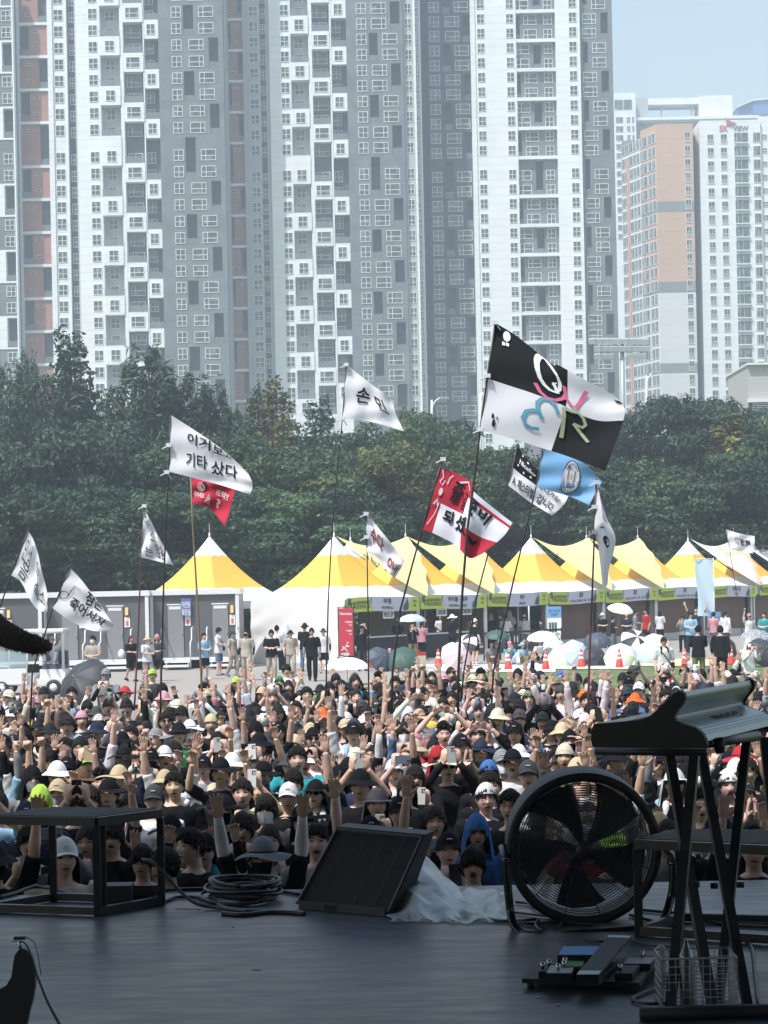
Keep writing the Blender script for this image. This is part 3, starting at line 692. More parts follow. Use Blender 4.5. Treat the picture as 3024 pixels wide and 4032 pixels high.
trees = [
 # the far row, seen against the towers
 (22, 775, 138, 'pine', 7, PINE, 'dark pine crown at the far left edge, rising beside the red-panelled tower'),
 (58, 750, 140, 'pine', 5, PINE, 'narrow pine tip in front of the brick-red panels'),
 (90, 800, 137, 'broad', 9, DKG, 'rounded dark tree below the brick-red panels'),
 (150, 692, 134, 'cone', 6.5, PINE, 'tall pointed conifer, its tip the highest foliage on the left'),
 (205, 830, 136, 'broad', 9, DKG, 'dark rounded crown right beside the tall pointed conifer'),
 (252, 852, 134, 'pine', 7, PINE, 'pine under the white tower, with a spiky shoulder'),
 (318, 738, 130, 'pine', 11, PINE, 'big spiky pine in front of the white and grey tower'),
 (355, 812, 131, 'pine', 8, PINE, 'shorter pine leaning against the big spiky pine'),
 (415, 800, 132, 'pine', 9, PINE, 'broad pine in front of the grey concrete facade'),
 (462, 826, 133, 'pine', 7, PINE, 'pine with thin top below the dusky red panels'),
 (515, 880, 133, 'broad', 8, GREEN, 'green tree beneath the dusky red panels'),
 (548, 822, 131, 'cone', 3.6, MIDG, 'slim cypress, the thinner of the pair below the white tower'),
 (594, 806, 129, 'cone', 5.5, (.17, .17, .07, 1), 'pale cypress with yellowish flecks, the taller of the pair'),
 (640, 905, 132, 'broad', 9, GREEN, 'green crown between the pale cypress and the plain white flag'),
 (690, 846, 133, 'cone', 5, PINE, 'pointed dark tree just left of the white flag with one syllable'),
 (735, 925, 131, 'broad', 9, GREEN, 'green crown behind the white flag with one syllable'),
 (800, 905, 133, 'broad', 9, GREEN, 'tree crown below the tip of the white flag with one syllable'),
 (868, 872, 136, 'broad', 8, MIDG, 'fine-leaved tree rising beside the curved street lamp'),
 (925, 885, 135, 'broad', 8, GREEN, 'tree crown around the foot of the curved street lamp'),
 (985, 925, 134, 'broad', 9, MIDG, 'tree at the bottom of the charcoal facade'),
 (1045, 960, 134, 'broad', 9, GREEN, 'tree behind the pole of the big quartered flag'),
 (1120, 955, 136, 'broad', 10, GREEN, 'tree hidden behind the big quartered flag'),
 (1195, 950, 136, 'broad', 10, GREEN, 'tree behind the sky blue flag'),
 (1275, 960, 136, 'broad', 10, GREEN, 'tree under the loose corner of the big quartered flag'),
 (1345, 925, 134, 'cone', 6, (.15, .15, .06, 1), 'yellow-flecked pointed tree at the floodlight mast'),
 (1385, 935, 135, 'broad', 8, MIDG, 'leafy tree between the mast and the flat-topped pine'),
 (1462, 846, 132, 'flat', 13.5, PINE, 'flat-topped pine with a bare trunk'),
 (1560, 852, 138, 'flat', 12, PINE, 'flat-topped pine standing behind, its trunk hidden'),
 (1497, 885, 131, 'cone', 5.5, (.15, .15, .05, 1), 'golden pointed tree close beside the flat-topped pine'),
 (1572, 872, 130, 'cone', 6, (.22, .21, .06, 1), 'yellow-tipped tree near the right edge, taller of the golden ones'),
 (1618, 905, 133, 'broad', 9, DKG, 'dark rounded crown below the low grey building'),
 (1655, 890, 131, 'broad', 8, MIDG, 'bushy tree cut by the right edge'),
 # the middle row
 (20, 950, 124, 'broad', 11, GREEN, 'large leafy tree in the middle of the grove, cut by the left edge'),
 (105, 915, 122, 'broad', 11, DKG, 'dark tree in the middle of the grove below the brick-red panels'),
 (190, 900, 123, 'broad', 10, GREEN, 'middle-row tree below the pointed conifer'),
 (275, 905, 121, 'broad', 10, DKG, 'middle-row tree behind the pole of the flag with two lines of letters'),
 (455, 930, 120, 'broad', 11, GREEN, 'middle-row tree above the end of the flag with two lines of letters'),
 (550, 935, 121, 'broad', 10, MIDG, 'middle-row tree below the slim cypress'),
 (630, 960, 120, 'broad', 10, GREEN, 'middle-row tree below the pale cypress'),
 (715, 965, 120, 'broad', 10, GREEN, 'middle-row tree behind the thin flagpole of the plain white flag'),
 (800, 958, 119, 'broad', 10, (.10, .135, .042, 1), 'lighter green middle-row tree under the plain white flag'),
 (885, 945, 120, 'broad', 10, (.12, .15, .045, 1), 'lightest green tree in the grove, above the red and white flag'),
 (965, 965, 119, 'broad', 10, MIDG, 'middle-row tree directly above the red and white flag'),
 (1050, 1000, 120, 'broad', 10, GREEN, 'middle-row tree beside the pole of the big quartered flag'),
 (1130, 1010, 121, 'broad', 10, GREEN, 'middle-row tree behind the small black and white flag'),
 (1320, 1010, 119, 'broad', 11, GREEN, 'middle-row tree beyond the hanging white flag'),
 (1395, 985, 121, 'broad', 10, MIDG, 'middle-row tree below the mast'),
 (1470, 1000, 119, 'broad', 10, GREEN, 'middle-row tree hiding the foot of the flat-topped pine'),
 (1550, 975, 121, 'broad', 10, DKG, 'middle-row dark tree above the small white flag'),
 (1635, 985, 119, 'broad', 10, DKG, 'middle-row dark tree at the right edge'),
 # the front row, right behind tents and cabins
 (-20, 1070, 111, 'broad', 10, GREEN, 'front-row tree behind the cabins, cut by the left edge'),
 (60, 1040, 112, 'broad', 11, DKG, 'front-row tree behind the folded white flag'),
 (150, 1050, 110, 'broad', 11, GREEN, 'front-row tree above the flag with the note drawing'),
 (235, 1045, 112, 'broad', 10, DKG, 'front-row tree left of the small crumpled white flag'),
 (320, 1060, 110, 'broad', 11, GREEN, 'front-row tree behind the small crumpled white flag'),
 (400, 1040, 112, 'broad', 10, DKG, 'front-row tree behind the dark red flag'),
 (480, 1050, 110, 'broad', 11, GREEN, 'front-row tree above the first yellow tent peak'),
 (565, 1045, 112, 'broad', 10, MIDG, 'front-row tree above the dip between the first two tents'),
 (650, 1060, 112, 'broad', 11, GREEN, 'front-row tree above the second yellow tent peak'),
 (735, 1050, 116, 'broad', 10, DKG, 'front-row tree just behind the pole with the white ring'),
 (815, 1055, 116, 'broad', 10, GREEN, 'front-row tree behind the white flag with red letters'),
 (1240, 1090, 124, 'broad', 10, GREEN, 'front-row tree between the sky blue flag and the tents'),
 (1385, 1080, 124, 'broad', 11, DKG, 'front-row tree behind the beige tent sheets'),
 (1470, 1075, 126, 'broad', 11, GREEN, 'front-row tree between the beige sheets and the small flag'),
 (1550, 1060, 126, 'broad', 10, DKG, 'front-row tree above the pale blue banner'),
 (1640, 1065, 126, 'broad', 11, DKG, 'front-row tree behind the small white flag'),
 (900, 1065, 120, 'broad', 10, GREEN, 'front-row tree left of the red and white flag'),
 (1150, 1080, 123, 'broad', 10, DKG, 'front-row tree below the small black and white flag'),
]
for a in trees: tree(*a)
# bare saplings of undergrowth between trunks: one mass nobody could count
us = leaf_mesh('shrubbery', [(x, 0+((i*37) % 7)*.6, 1.3+((i*53) % 5)*.35, 2.0, 1.9) for i, x in enumerate(np.arange(-40, 44, 1.5))], 42000, .24, seed=9)
o = link('undergrowth', us, None, (0, 127, 0)); o.color = (.045, .072, .03, 1); tag(o, 'dense undergrowth filling the gaps under the grove', 'undergrowth', kind='stuff')
# ================================================================== toilet cabins at the left
M_cab = mat('dark_grey_cladding', (.10, .105, .115), .45, noise=.06, scale=.8)
M_cab2 = mat('mid_grey_door', (.22, .225, .235), .4, noise=.04, scale=.8)
M_alu = mat('white_aluminium', (.66, .68, .70), .4)
M_blk = mat('black_opening')
def cabin(xl, xr, d, label, doors, ytop):
    a = D(xl, ytop, d); b = D(xr, ytop, d); t = thing('toilet_cabin', label, 'portable toilet', (a.x, d, 0), 0, 'grey portable toilet cabins')
    L_ = b.x-a.x; h = 2.95
    MB().box(0, L_, 0, 2.6, .42, h).build('body', M_cab, t)
    mb = MB(); mb.box(-.05, L_+.05, -.12, 2.7, h+.003, h+.2)
    for x in (0, L_-.14): mb.box(x, x+.14, -.09, -.003, .3, h)
    mb.box(0, L_, -.06, -.003, .36, .46); mb.build('frame', M_alu, t)
    MB().box(.3, L_-.3, .4, 2.3, 0, .42).build('chassis', M_blk, t)
    for x in doors:
        dd = MB(); dd.box(x, x+.62, -.05, -.004, .48, 2.55, 0); o = dd.build('door', M_cab2, t)
        MB().box(x+.05, x+.57, -.062, -.05, 2.38, 2.5, 0).box(x-.03, x+.65, -.07, -.05, 2.55, 2.6, 0).build('door_frame', M_alu, o)
        MB().box(x+.54, x+.59, -.1, -.052, 1.4, 1.5).build('handle', M_steel, o)
        # wall lamp, sign, steps with rail
        MB().box(x+.72, x+.84, -.1, -.004, 2.2, 2.5).build('wall_lamp', mat('warm_lamp', (.9, .6, .25), .3), t)
        MB().box(x+.68, x+.90, -.03, -.004, 1.72, 2.12, 0).box(x+.74, x+.84, -.04, -.03, 1.78, 1.98, 1).build('door_sign', [mat('sign_white', (.75, .72, .7), .5), mat('sign_pink', (.6, .12, .16), .5)], t)
        s = MB()
        s.box(x-.1, x+.9, -.75, -.1, .28, .36); s.box(x-.1, x+.9, -1.25, -.76, .12, .2)
        for xx in (x-.05, x+.82): s.box(xx, xx+.05, -.72, -.66, 0, .28)
        s.build('steps', M_alu, t)
        r_ = MB()
        r_.tube([(x-.2, -1.2, .1), (x-.2, -1.2, .95), (x-.2, -1.15, 1.08), (x-.2, -.6, 1.18), (x-.2, -.55, 1.4), (x-.2, -.5, 1.62), (x-.2, -.1, 1.66)], .028, 6)
        r_.tube([(x+.98, -1.2, .1), (x+.98, -1.2, .95), (x+.98, -1.15, 1.08), (x+.98, -.6, 1.18), (x+.98, -.55, 1.4), (x+.98, -.5, 1.62), (x+.98, -.1, 1.66)], .028, 6)
        r_.build('handrail', M_alu, t)
    return t
cabin(-90, 90, 80, 'dark grey toilet cabin cut by the left edge, behind the folded flag', [1.2], 1300)
cabin(92, 321, 80.5, 'dark grey toilet cabin behind the note-drawing flag, with two doors', [.75, 2.55], 1298)
cabin(323, 516, 81, 'dark grey toilet cabin beside the white tent, with blue signs', [.72, 2.5], 1296)
q = D(402, 1312, 80.9); nt_ = MB().box(q.x-.2, q.x+.2, q.y-.05, q.y-.01, q.z-.36, q.z+.36).build('notice_board', mat('notice_blue', (.10, .13, .32), .5)); tag(nt_, 'small dark blue notice fixed on the cabin wall beside the white tent', 'notice')
mb = MB()
for i, s_ in enumerate(('여성전용', '화장실')):
    put2d(mb, text_uv(s_, q.x-.17, q.z-.02-.3*i, q.x+.17, q.z+.24-.3*i, .01, 1), lambda a, b: Vector((a, q.y-.055, b)))
mb.build('lettering', M_fr, nt_)
# ================================================================== festival tents
M_tentw = mat('tent_white_pvc', (.70, .71, .72), .6, bump=.25, bscale=1.3, noise=.03, scale=.5)
M_tenty = mat('tent_orange_pvc', (.80, .46, .07), .55, bump=.25, bscale=1.3)
M_sheet = mat('lemon_sheet', (.78, .70, .30), .6)
M_sheetw = mat('white_sheet', (.80, .80, .80), .6)
M_beige = mat('beige_print', (.66, .47, .33), .7); M_buff = mat('buff_print', (.72, .64, .50), .7)
M_scr = mat('brown_mesh_curtain', (.15, .095, .075), .9, noise=.12, scale=.9)
M_clear = mat('hanging_clear_vinyl', (.5, .5, .5), .2, alpha=.35)
M_blkc = mat('black_gap', (.012, .014, .016), .9)
C0 = Vector((-1.61, 82.0, 0)); U = Vector((.61, .792, 0)).normalized(); V_ = Vector((-U.y, U.x, 0))   # U along the row, V_ backwards
EAVE, PEAK, BAN = 2.62, 5.3, 2.08
def tent_pt(i, a, b, z, org=C0): return org+U*(5*i+5*a)+V_*(5*b)+Vector((0, 0, z))
def roof_fn(cx, cy, hw, peak=PEAK):
    def P(u, v):
        x, y = (u-.5)*2, (v-.5)*2; s = max(abs(x), abs(y))
        # concave tent profile, ridge lines to the corners
        z = EAVE+(peak-EAVE)*((1-s)**1.55*.86+(1-s)*.14)
        sag = -.10*(1-abs(x*y))*s*(1-s)*4
        c = U*(cx+x*hw)+V_*(cy+y*hw)
        return C0+c+Vector((0, 0, z+sag))
    return P
def tent(label, cx, cy, peak, group='white and yellow pagoda tents', hw=2.5, band=(.20, .65)):
    o = C0+U*cx+V_*cy; t = thing('pagoda_tent', label, 'tent', (o.x, o.y, 0), 0, group)
    mb = MB(); P = roof_fn(cx, cy, hw, peak); NS, NR = 64, 34; vs = []
    for i in range(NR+1):
        s_ = (i/NR)
        for j in range(NS):
            q = (j/NS*8+7) % 8; e = int(q//2); f = q % 2-1
            x, y = ((f, -1), (1, f), (-f, 1), (-1, -f))[e]
            w_ = s_+.012*math.sin(j*.9)*math.sin(math.pi*s_); vs.append(P(.5+.5*x*w_, .5+.5*y*w_))
    for i in range(NR): mb.add([], []) if 0 else [(mb.f.append((i*NS+j, i*NS+(j+1) % NS, (i+1)*NS+(j+1) % NS, (i+1)*NS+j)), mb.m.append(1 if band[0] < (i+.5)/NR < band[1] else 0), mb.sm.append(True)) for j in range(NS)]
    mb.v += [tuple(p_) for p_ in vs]; loc_mb(t, mb).build('roof', [M_tentw, M_tenty], t)
    mb = MB(); top = o+Vector((0, 0, peak)); mb.tube([top-Vector((0, 0, .1)), top+Vector((0, 0, .08)), top+Vector((0, 0, .12)), top+Vector((0, 0, .55))], [.05, .04, .008, .005], 6)
    loc_mb(t, mb).build('finial', M_fr, t)
    for sx in (-1, 1):
        for sy in (-1, 1):
            c = o+U*(sx*(hw-.06))+V_*(sy*(hw-.06)); mb = MB().tube([c, c+Vector((0, 0, EAVE))], .05, 8); loc_mb(t, mb).build('pole', M_alu, t)
    mb = MB()      # valance on the four sides
    for (ax, ay, bx_, by_) in ((-1, -1, 1, -1), (1, -1, 1, 1), (1, 1, -1, 1), (-1, 1, -1, -1)):
        a = o+U*(ax*(hw+.01))+V_*(ay*(hw+.01)); b = o+U*(bx_*(hw+.01))+V_*(by_*(hw+.01))
        def Q(u, v, a=a, b=b):
            p = a.lerp(b, u); drop = .34+.0*u; arch = .16*(1-math.sin(math.pi*u))
            return p+Vector((0, 0, EAVE+.01-(drop+arch)*v))+ (a-o).normalized()*0
        mb.grid(Q, 16, 2, 0)
    loc_mb(t, mb).build('valance', M_tentw, t)
    return t, o
tents = [
 ('end tent of the row, its white side wall facing the crowd', 2.5, 2.5, PEAK),
 ('second tent from the white end wall, above the pick up counter', 7.5, 2.5, PEAK+.0),
 ('third tent from the white end wall, above the order counter', 12.5, 2.5, PEAK),
 ('fourth tent from the white end wall, above the queue rail', 17.5, 2.5, PEAK),
 ('fifth tent from the white end wall, behind the hanging white flag', 22.5, 2.5, PEAK),
 ('sixth tent from the white end wall, the last with a lemon sheet', 27.5, 2.5, PEAK),
 ('tent under the first beige printed sheet', 32.8, 2.5, PEAK-.1),
 ('tent behind the pale blue banner', 38.0, 2.5, PEAK),
 ('tent behind the small white flag at the right edge', 43.5, 2.5, PEAK),
]
TENTS = []
for lb, cx, cy, pk in tents: TENTS.append(tent(lb, cx, cy, pk))
tent('leftmost yellow and white tent, standing behind the end of the cabins', 1.1, 8.3, PEAK+.15)
tent('tent of the back row seen between the second and third peaks', 10.0, 7.6, PEAK)
tent('tent of the back row seen behind the red and white flag', 20.0, 7.6, PEAK)
tent('tent of the back row peeping behind the beige sheets', 31.0, 7.6, PEAK)
# white end wall of the first tent
t0, o0 = TENTS[0]
def wrinkle(u, v): return .04*math.sin(u*7+v*2)+.02*math.sin(u*17-v*9+2*math.sin(v*5))+.012*math.sin(v*21+u*14)+.05*math.exp(-(u/.25)**2)*math.sin(v*13-u*9)
def EW(u, v):
    return C0+V_*(5*(1-u))-U*(.06-.3*(1-v)**2*.3+wrinkle(u, v)*(1-v)*.9+.04*wrinkle(u, v))+Vector((0, 0, .02+2.45*v))
mb = MB().grid(EW, 60, 30, 0); loc_mb(t0, mb).build('side_wall', mat('white_side_wall', (.74, .74, .73), .6, bump=.5, bscale=1.6), t0)
# row of stalls: fascia banners, brown curtains, counters
def front(i0, v, z, off=-.08): return C0+U*(5*i0+5*v)-V_*(-off*-1)+Vector((0, 0, z))
M_lime = mat('lime_print', (.52, .62, .10), .6); M_lil = mat('pale_lilac_print', (.55, .56, .66), .6); M_ink = mat('black_ink', (.02, .02, .022), .6); M_navy = mat('navy_print', (.06, .10, .13), .6)
words2 = ['하이볼', '하이볼 · 맥주', '맥주', '쿨존', '쿨존', '쿨존', 'SPACE', '쿨존']
sub2 = ['HIGHBALL', 'HIGHBALL · BEER', 'BEER', 'COOL ZONE 11:00 - 21:00', 'COOL ZONE 11:00 - 21:00', 'COOL ZONE 11:00 - 21:00', '인천광역시', 'COOL ZONE']
where = ['above the pick up counter', 'above the order counter', 'above the queue rail', 'above the blue standing notice', 'above the raised white parasol', 'above the waving group', 'beyond the pale blue banner', 'at the right edge']
ban_pos = [0, 5, 10, 15, 20, 25, 30.6, 35.9]
for n, a0 in enumerate(ban_pos):
    aa = C0+U*a0-V_*.10; ln = 4.9
    t = thing('fascia_banner', 'printed fascia banner with lime ends, '+where[n], 'banner', (aa.x, aa.y, 0), 0, 'printed banners along the tent fronts')
    def BP(u, v, aa=aa): return aa+U*(ln*u)+Vector((0, 0, BAN+.60*v+.03*math.sin(u*5+n)))-V_*(.02*math.sin(u*9+n))
    def bm_(u, v):
        e = .33+.03*math.sin(v*7); return 1 if (u < e or u > .86-.03*math.sin(v*5)) else 0
    mb = MB().grid(BP, 60, 6, 0, True, bm_); loc_mb(t, mb).build('sheet', [M_lil, M_lime], t)
    mb = MB(); off = -V_*.015
    put2d(mb, text_uv('INCHEON PENTAPORT', .10, .50, .31, .74, .015, 4), BP, 0, off); put2d(mb, text_uv('ROCK FESTIVAL 2025', .10, .22, .31, .46, .015, 4), BP, 0, off)
    put2d(mb, stroke_uv(disc_uv(.072, .48, .018, .2, 12)[0], .012, True), BP, 0, off)
    put2d(mb, text_uv(words2[n], .555-.018*len(words2[n]), .52, .555+.018*len(words2[n]), .88, .02, 3), BP, 0, off)
    l2 = min(.2, .0075*len(sub2[n])+.02); put2d(mb, text_uv(sub2[n], .555-l2, .16, .555+l2, .34, .015, 3), BP, 0, off)
    put2d(mb, text_uv('시원한', .90, .6, .96, .78, .01, 1), BP, 0, off); put2d(mb, text_uv('여름', .91, .3, .95, .48, .01, 1), BP, 0, off)
    loc_mb(t, mb).build('lettering', M_ink, t)
    mb = MB()
    for k, (x0, w_) in enumerate(((.015, .01), (.03, .012), (.045, .008), (.34-.02, .008))): mb.add([BP(x0, .45)+off, BP(x0+w_, .5)+off, BP(x0+w_+.004, .95)+off, BP(x0+.002, .9)+off], [(0, 1, 2, 3)])
    # dark silhouette drawing at the far end
    sil = [(.765, .1), (.80, .05), (.835, .12), (.845, .45), (.83, .8), (.825, .98), (.812, .7), (.79, .55), (.77, .38)]
    mb.add([BP(a, b)+off for a, b in sil], [tuple(range(len(sil)))]); loc_mb(t, mb).build('drawing', M_navy, t)
# back curtains behind the fronts, clear vinyl at the poles
for n, a0 in enumerate(ban_pos):
    if n < 2: continue
    aa = C0+U*(a0+.25)+V_*(.5 if n > 2 else 2.6)
    def CU(u, v, aa=aa): return aa+U*(4.5*u)+V_*(.06*math.sin(u*13+n)*(1.1-v))+Vector((0, 0, .38+1.95*v))
    o = MB().grid(CU, 30, 6, 0).build('mesh_curtain', M_scr)
    tag(o, 'brown mesh curtain closing the tent front '+where[n].replace('above', 'below the banner over'), 'curtain', 'brown mesh curtains of the tents')
    o['label'] = 'brown mesh curtain closing the tent front, '+['', '', 'behind the queue rail', 'beside the blue standing notice', 'behind the raised white parasol', 'behind the waving group', 'beyond the pale blue banner', 'at the right edge'][n]
    def VY(u, v, aa=aa): return aa-V_*.25+U*(4.45+.45*u+.05*math.sin(v*9))+V_*(.07*math.sin(u*14))+Vector((0, 0, .2+1.95*v))
    o = MB().grid(VY, 10, 4, 0).build('vinyl_curtain', M_clear); tag(o, 'gathered clear vinyl curtain at the tent pole, '+['', '', 'at the end of the queue rail', 'just left of the raised white parasol', 'left of the waving group', 'beside the pale blue banner', 'left of the pink-capped man', 'at the right edge'][n], 'curtain', 'gathered vinyl curtains at the tent poles')
    if n > 2:
        def SK(u, v, aa=aa): return aa-V_*.02+U*(4.5*u)+Vector((0, 0, .38*v))
        o = MB().grid(SK, 6, 1, 0).build('curtain_skirt', mat('pale_skirt', (.5, .5, .5), .7)); tag(o, 'pale ground skirt under the brown curtain, '+['', '', '', 'beside the blue notice', 'behind the parasol', 'behind the waving group', 'beyond the pale banner', 'at the right edge'][n], 'skirt', 'ground skirts of the tents')
# interiors of the two bars
for n in (0, 1):
    aa = C0+U*(5*n+.2)+V_*3.4
    def CB(u, v, aa=aa): return aa+U*(4.6*u)+V_*(.1*math.sin(u*9+n*2)*(1.1-v))+Vector((0, 0, .05+2.5*v))
    o = MB().grid(CB, 24, 6, 0).build('back_sheet', mat('dim_back_sheet', (.34, .31, .28), .8)); tag(o, ['beige back sheet inside the pick up bar', 'grey back sheet inside the order bar'][n], 'sheet')
    c = C0+U*(5*n+.5)+V_*.35
    t = thing('bar_counter', ['long bar counter under the pick up sign', 'long bar counter under the order signs'][n], 'counter', (c.x, c.y, 0), 0, 'bar counters')
    mb = MB(); q = [c, c+U*4.1, c+U*4.1+V_*.7, c+V_*.7]; mb.prism([p+Vector((0, 0, 1.0)) for p in q], (0, 0, .05)); loc_mb(t, mb).build('tabletop', M_fr, t)
    mb = MB(); q = [c+U*.06+V_*.05, c+U*4.04+V_*.05, c+U*4.04+V_*.6, c+U*.06+V_*.6]; mb.prism([p for p in q], (0, 0, .999)); loc_mb(t, mb).build('skirt', mat('black_table_skirt', (.035, .04, .045), .85, noise=.2), t)
for s_, a0, w_, nm in (('PICK UP', 2.55, .75, 'white paper sign reading pick up under the first banner'), ('ORDER', 6.3, .75, 'white paper order sign, the one nearer the pick up bar'), ('ORDER', 8.15, .75, 'white paper order sign beside the tall pole')):
    a = C0+U*a0+V_*.02; t = thing('paper_sign', nm, 'sign', (a.x, a.y, 0), 0, 'paper signs under the banners')
    PP = lambda u, v, a=a, w_=w_: a+U*(w_*u)+Vector((0, 0, BAN-.30+.32*v))
    mb = MB().grid(PP, 1, 1, 0, False); loc_mb(t, mb).build('sheet', M_fr, t)
    mb = MB(); put2d(mb, text_uv(s_, .08, .2, .92, .8, .03, 1), PP, 0, -V_*.01); loc_mb(t, mb).build('lettering', M_ink, t)
for k in range(9):
    a = C0+U*(1.1+.42*k+(2.2 if k > 4 else 0))+V_*(.6+.1*(k % 3)); hgt = .2+.08*(k % 3)
    o = MB().lathe((a.x, a.y, 1.051), [(.001, 0), (.045, 0), (.045, hgt*.55), (.018, hgt*.75), (.018, hgt), (.001, hgt)], 10).build('bottle', mat('bottle_glass_%d' % (k % 3), [(.5, .52, .5), (.09, .16, .06), (.6, .55, .3)][k % 3], .2))
    tag(o, 'small bottle on the bar counters', 'bottle', 'bottles on the bar counters')
    o['label'] = ('small clear bottle', 'small green bottle', 'small pale bottle')[k % 3]+' standing on the '+('pick up' if k <= 4 else 'order')+' bar counter, '+['at its open end', 'between two bottles', 'in the middle', 'past the middle', 'at its far end', 'beside the server', 'near the order sign', 'furthest along the row', 'last before the pole'][k]
# lemon and printed sheets slung between the peaks
SHEET_TEXT = []
def sheet(n, kind, label, pa, pb, txt=None):
    """hangs from peak a to peak b and is drawn down to the eave below b"""
    ta = Vector((pa.x, pa.y, PEAK-.03)); tb = Vector((pb.x, pb.y, PEAK-.03)); c_ = pb-V_*2.66-U*2.2; c_ = Vector((c_.x, c_.y, EAVE+.03))
    t = thing('shade_sheet', label, 'shade sheet', (ta.x, ta.y, 0), 0, 'sheets slung between the tent peaks')
    def SP(u, v):    # u from peak a to peak b, v from the slung top edge down to the eave corner between the two tents
        top = ta.lerp(tb, u)-Vector((0, 0, .42*math.sin(math.pi*u)))
        low = ta.lerp(c_, u)-Vector((0, 0, .25*math.sin(math.pi*u)))-V_*.25*math.sin(math.pi*u)
        p = top.lerp(low, v)
        f = .07*math.sin(24*v)*u**2*math.sin(math.pi*v)
        return p-V_*(.35*math.sin(math.pi*v)*u+.10+f)
    def mf(u, v):
        if kind == 'lemon': return 0
        b1 = v < .36 and (.10 < u < .32 or .56 < u < .93) or (v < .5 and (.24 < u < .32 or .56 < u < .62)) or (u > .93 and v > .2)
        inner = v < .24 and (.13 < u < .28 or .62 < u < .88)
        return 2 if inner else (1 if b1 else 0)
    mb = MB().grid(SP, 56, 28, 0, True, mf); loc_mb(t, mb).build('cloth', [M_sheet if kind == 'lemon' else M_sheetw, M_beige, M_buff], t)
    if kind != 'lemon':
        mb = MB(); put2d(mb, stroke_uv([(0.02, 1.02), (.3, 1.03), (.58, 1.03)], [.03, .09, .1]), lambda u, v: SP(u, v)+V_*.12-Vector((0, 0, .03)), 0)
        loc_mb(t, mb).build('dark_border', M_blkc, t)
    else:
        mb = MB(); put2d(mb, stroke_uv([(0.02, 1.0), (.12, 1.02), (.3, 1.03)], [.03, .07, .08]), lambda u, v: SP(u, v)+V_*.12-Vector((0, 0, .03)), 0)
        loc_mb(t, mb).build('dark_border', M_blkc, t)
    if txt: SHEET_TEXT.append((t, SP, txt))
pk = [o for _, o in TENTS]
def _b(x0, y0, x1, y1, sh=6): return [(x0/K, y0/K), (x1/K, (y0+1)/K), ((x1+sh)/K, (y1+1)/K), ((x0+sh)/K, y1/K)]
AY1 = [('ALL', _b(1427, 2188, 1466, 2206)), ('YOU', _b(1446, 2211, 1488, 2235)), ('NEED', _b(1462, 2240, 1521, 2261))]
AY2 = [('ALL', _b(2167, 2180, 2204, 2199)), ('YOU', _b(2188, 2208, 2227, 2227)), ('NEED', _b(2205, 2232, 2254, 2250))]
sheet(0, 'lemon', 'lemon yellow sheet with printed words, slung above the pick up bar', pk[0], pk[1], AY1)
sheet(1, 'lemon', 'lemon yellow sheet without words, slung above the order bar', pk[1], pk[2])
sheet(3, 'lemon', 'lemon yellow sheet with printed words, slung right of the leaning flagpoles', pk[3], pk[4], AY2)
sheet(4, 'lemon', 'lemon yellow sheet behind the hanging white flag', pk[4], pk[5])
LOGO1 = [('✕', _b(2673, 2200, 2700, 2228, 0)), ('인천광역시', _b(2652, 2222, 2690, 2232, 0))]
sheet(6, 'print', 'white sheet with beige shapes and a crossed logo', pk[6], pk[7], LOGO1)
sheet(7, 'print', 'white sheet with beige shapes behind the small white flag', pk[7], pk[8], [('∞', _b(2836, 2205, 2858, 2228, 0)), ('인천시설공단', _b(2860, 2210, 2904, 2226, 0))])
# ================================================================== standing signs near the tents
def plane_P(a, b, z0, z1):
    a = Vector(a); b = Vector(b); return lambda u, v: a.lerp(b, u)+Vector((0, 0, z0+(z1-z0)*v))
a = G(1338, 2618); dd = a.y; bw = W(1393, 2618, dd)
t = thing('banner_stand', 'tall red stand banner with white script in front of the white tent wall', 'banner', (a.x, dd, 0))
zt = W(1365, 2395, dd).z
P = plane_P((a.x, dd, 0), (bw.x, dd, 0), .35, zt)
mb = MB().box(a.x, bw.x, dd, dd+.03, .35, zt, 0); loc_mb(t, mb).build('panel', mat('crimson_print', (.50, .03, .06), .6), t)
mb = MB(); mb.box(a.x-.05, a.x-.003, dd-.01, dd+.04, 0, zt+.03).box(bw.x+.003, bw.x+.05, dd-.01, dd+.04, 0, zt+.03).box(a.x-.05, bw.x+.05, dd-.01, dd+.04, zt+.031, zt+.06); loc_mb(t, mb).build('frame', M_ink, t)
mb = MB().box(a.x-.1, bw.x+.15, dd-.25, dd+.3, 0, .3); loc_mb(t, mb).build('base', M_blkc, t)
mb = MB(); o3 = Vector((0, -.01, 0))
put2d(mb, text_uv('Hennessy', .08, .84, .94, .92, .01, 1), P, 0, o3)
for (x0, y0, x1, h_) in ((.42, .71, .95, .012), (.55, .69, .95, .008), (.7, .64, .92, .014), (.5, .53, .9, .012), (.62, .51, .92, .008), (.72, .45, .9, .014)):
    mb.add([P(x0, y0)+o3, P(x1, y0)+o3, P(x1, y0+h_)+o3, P(x0, y0+h_)+o3], [(0, 1, 2, 3)])
for st in ([(.15, .12), (.45, .2), (.6, .27), (.55, .3)], [(.1, .04), (.5, .06), (.7, .04), (.5, .13), (.2, .2)], [(.3, .02), (.7, .03)], [(.45, .2), (.7, .21)], [(.55, .27), (.65, .29)]): put2d(mb, stroke_uv(st, .025), P, 0, o3)
loc_mb(t, mb).build('lettering', M_fr, t)
a = W(2158, 2570, 88); b = W(2213, 2570, 88); dd = 88
t = thing('notice_board', 'tall pale notice with a blue heading beside the queue rail', 'notice', (a.x, dd, 0)); zt = W(2180, 2388, dd).z
P = plane_P((a.x, dd, 0), (b.x, dd, 0), .05, zt)
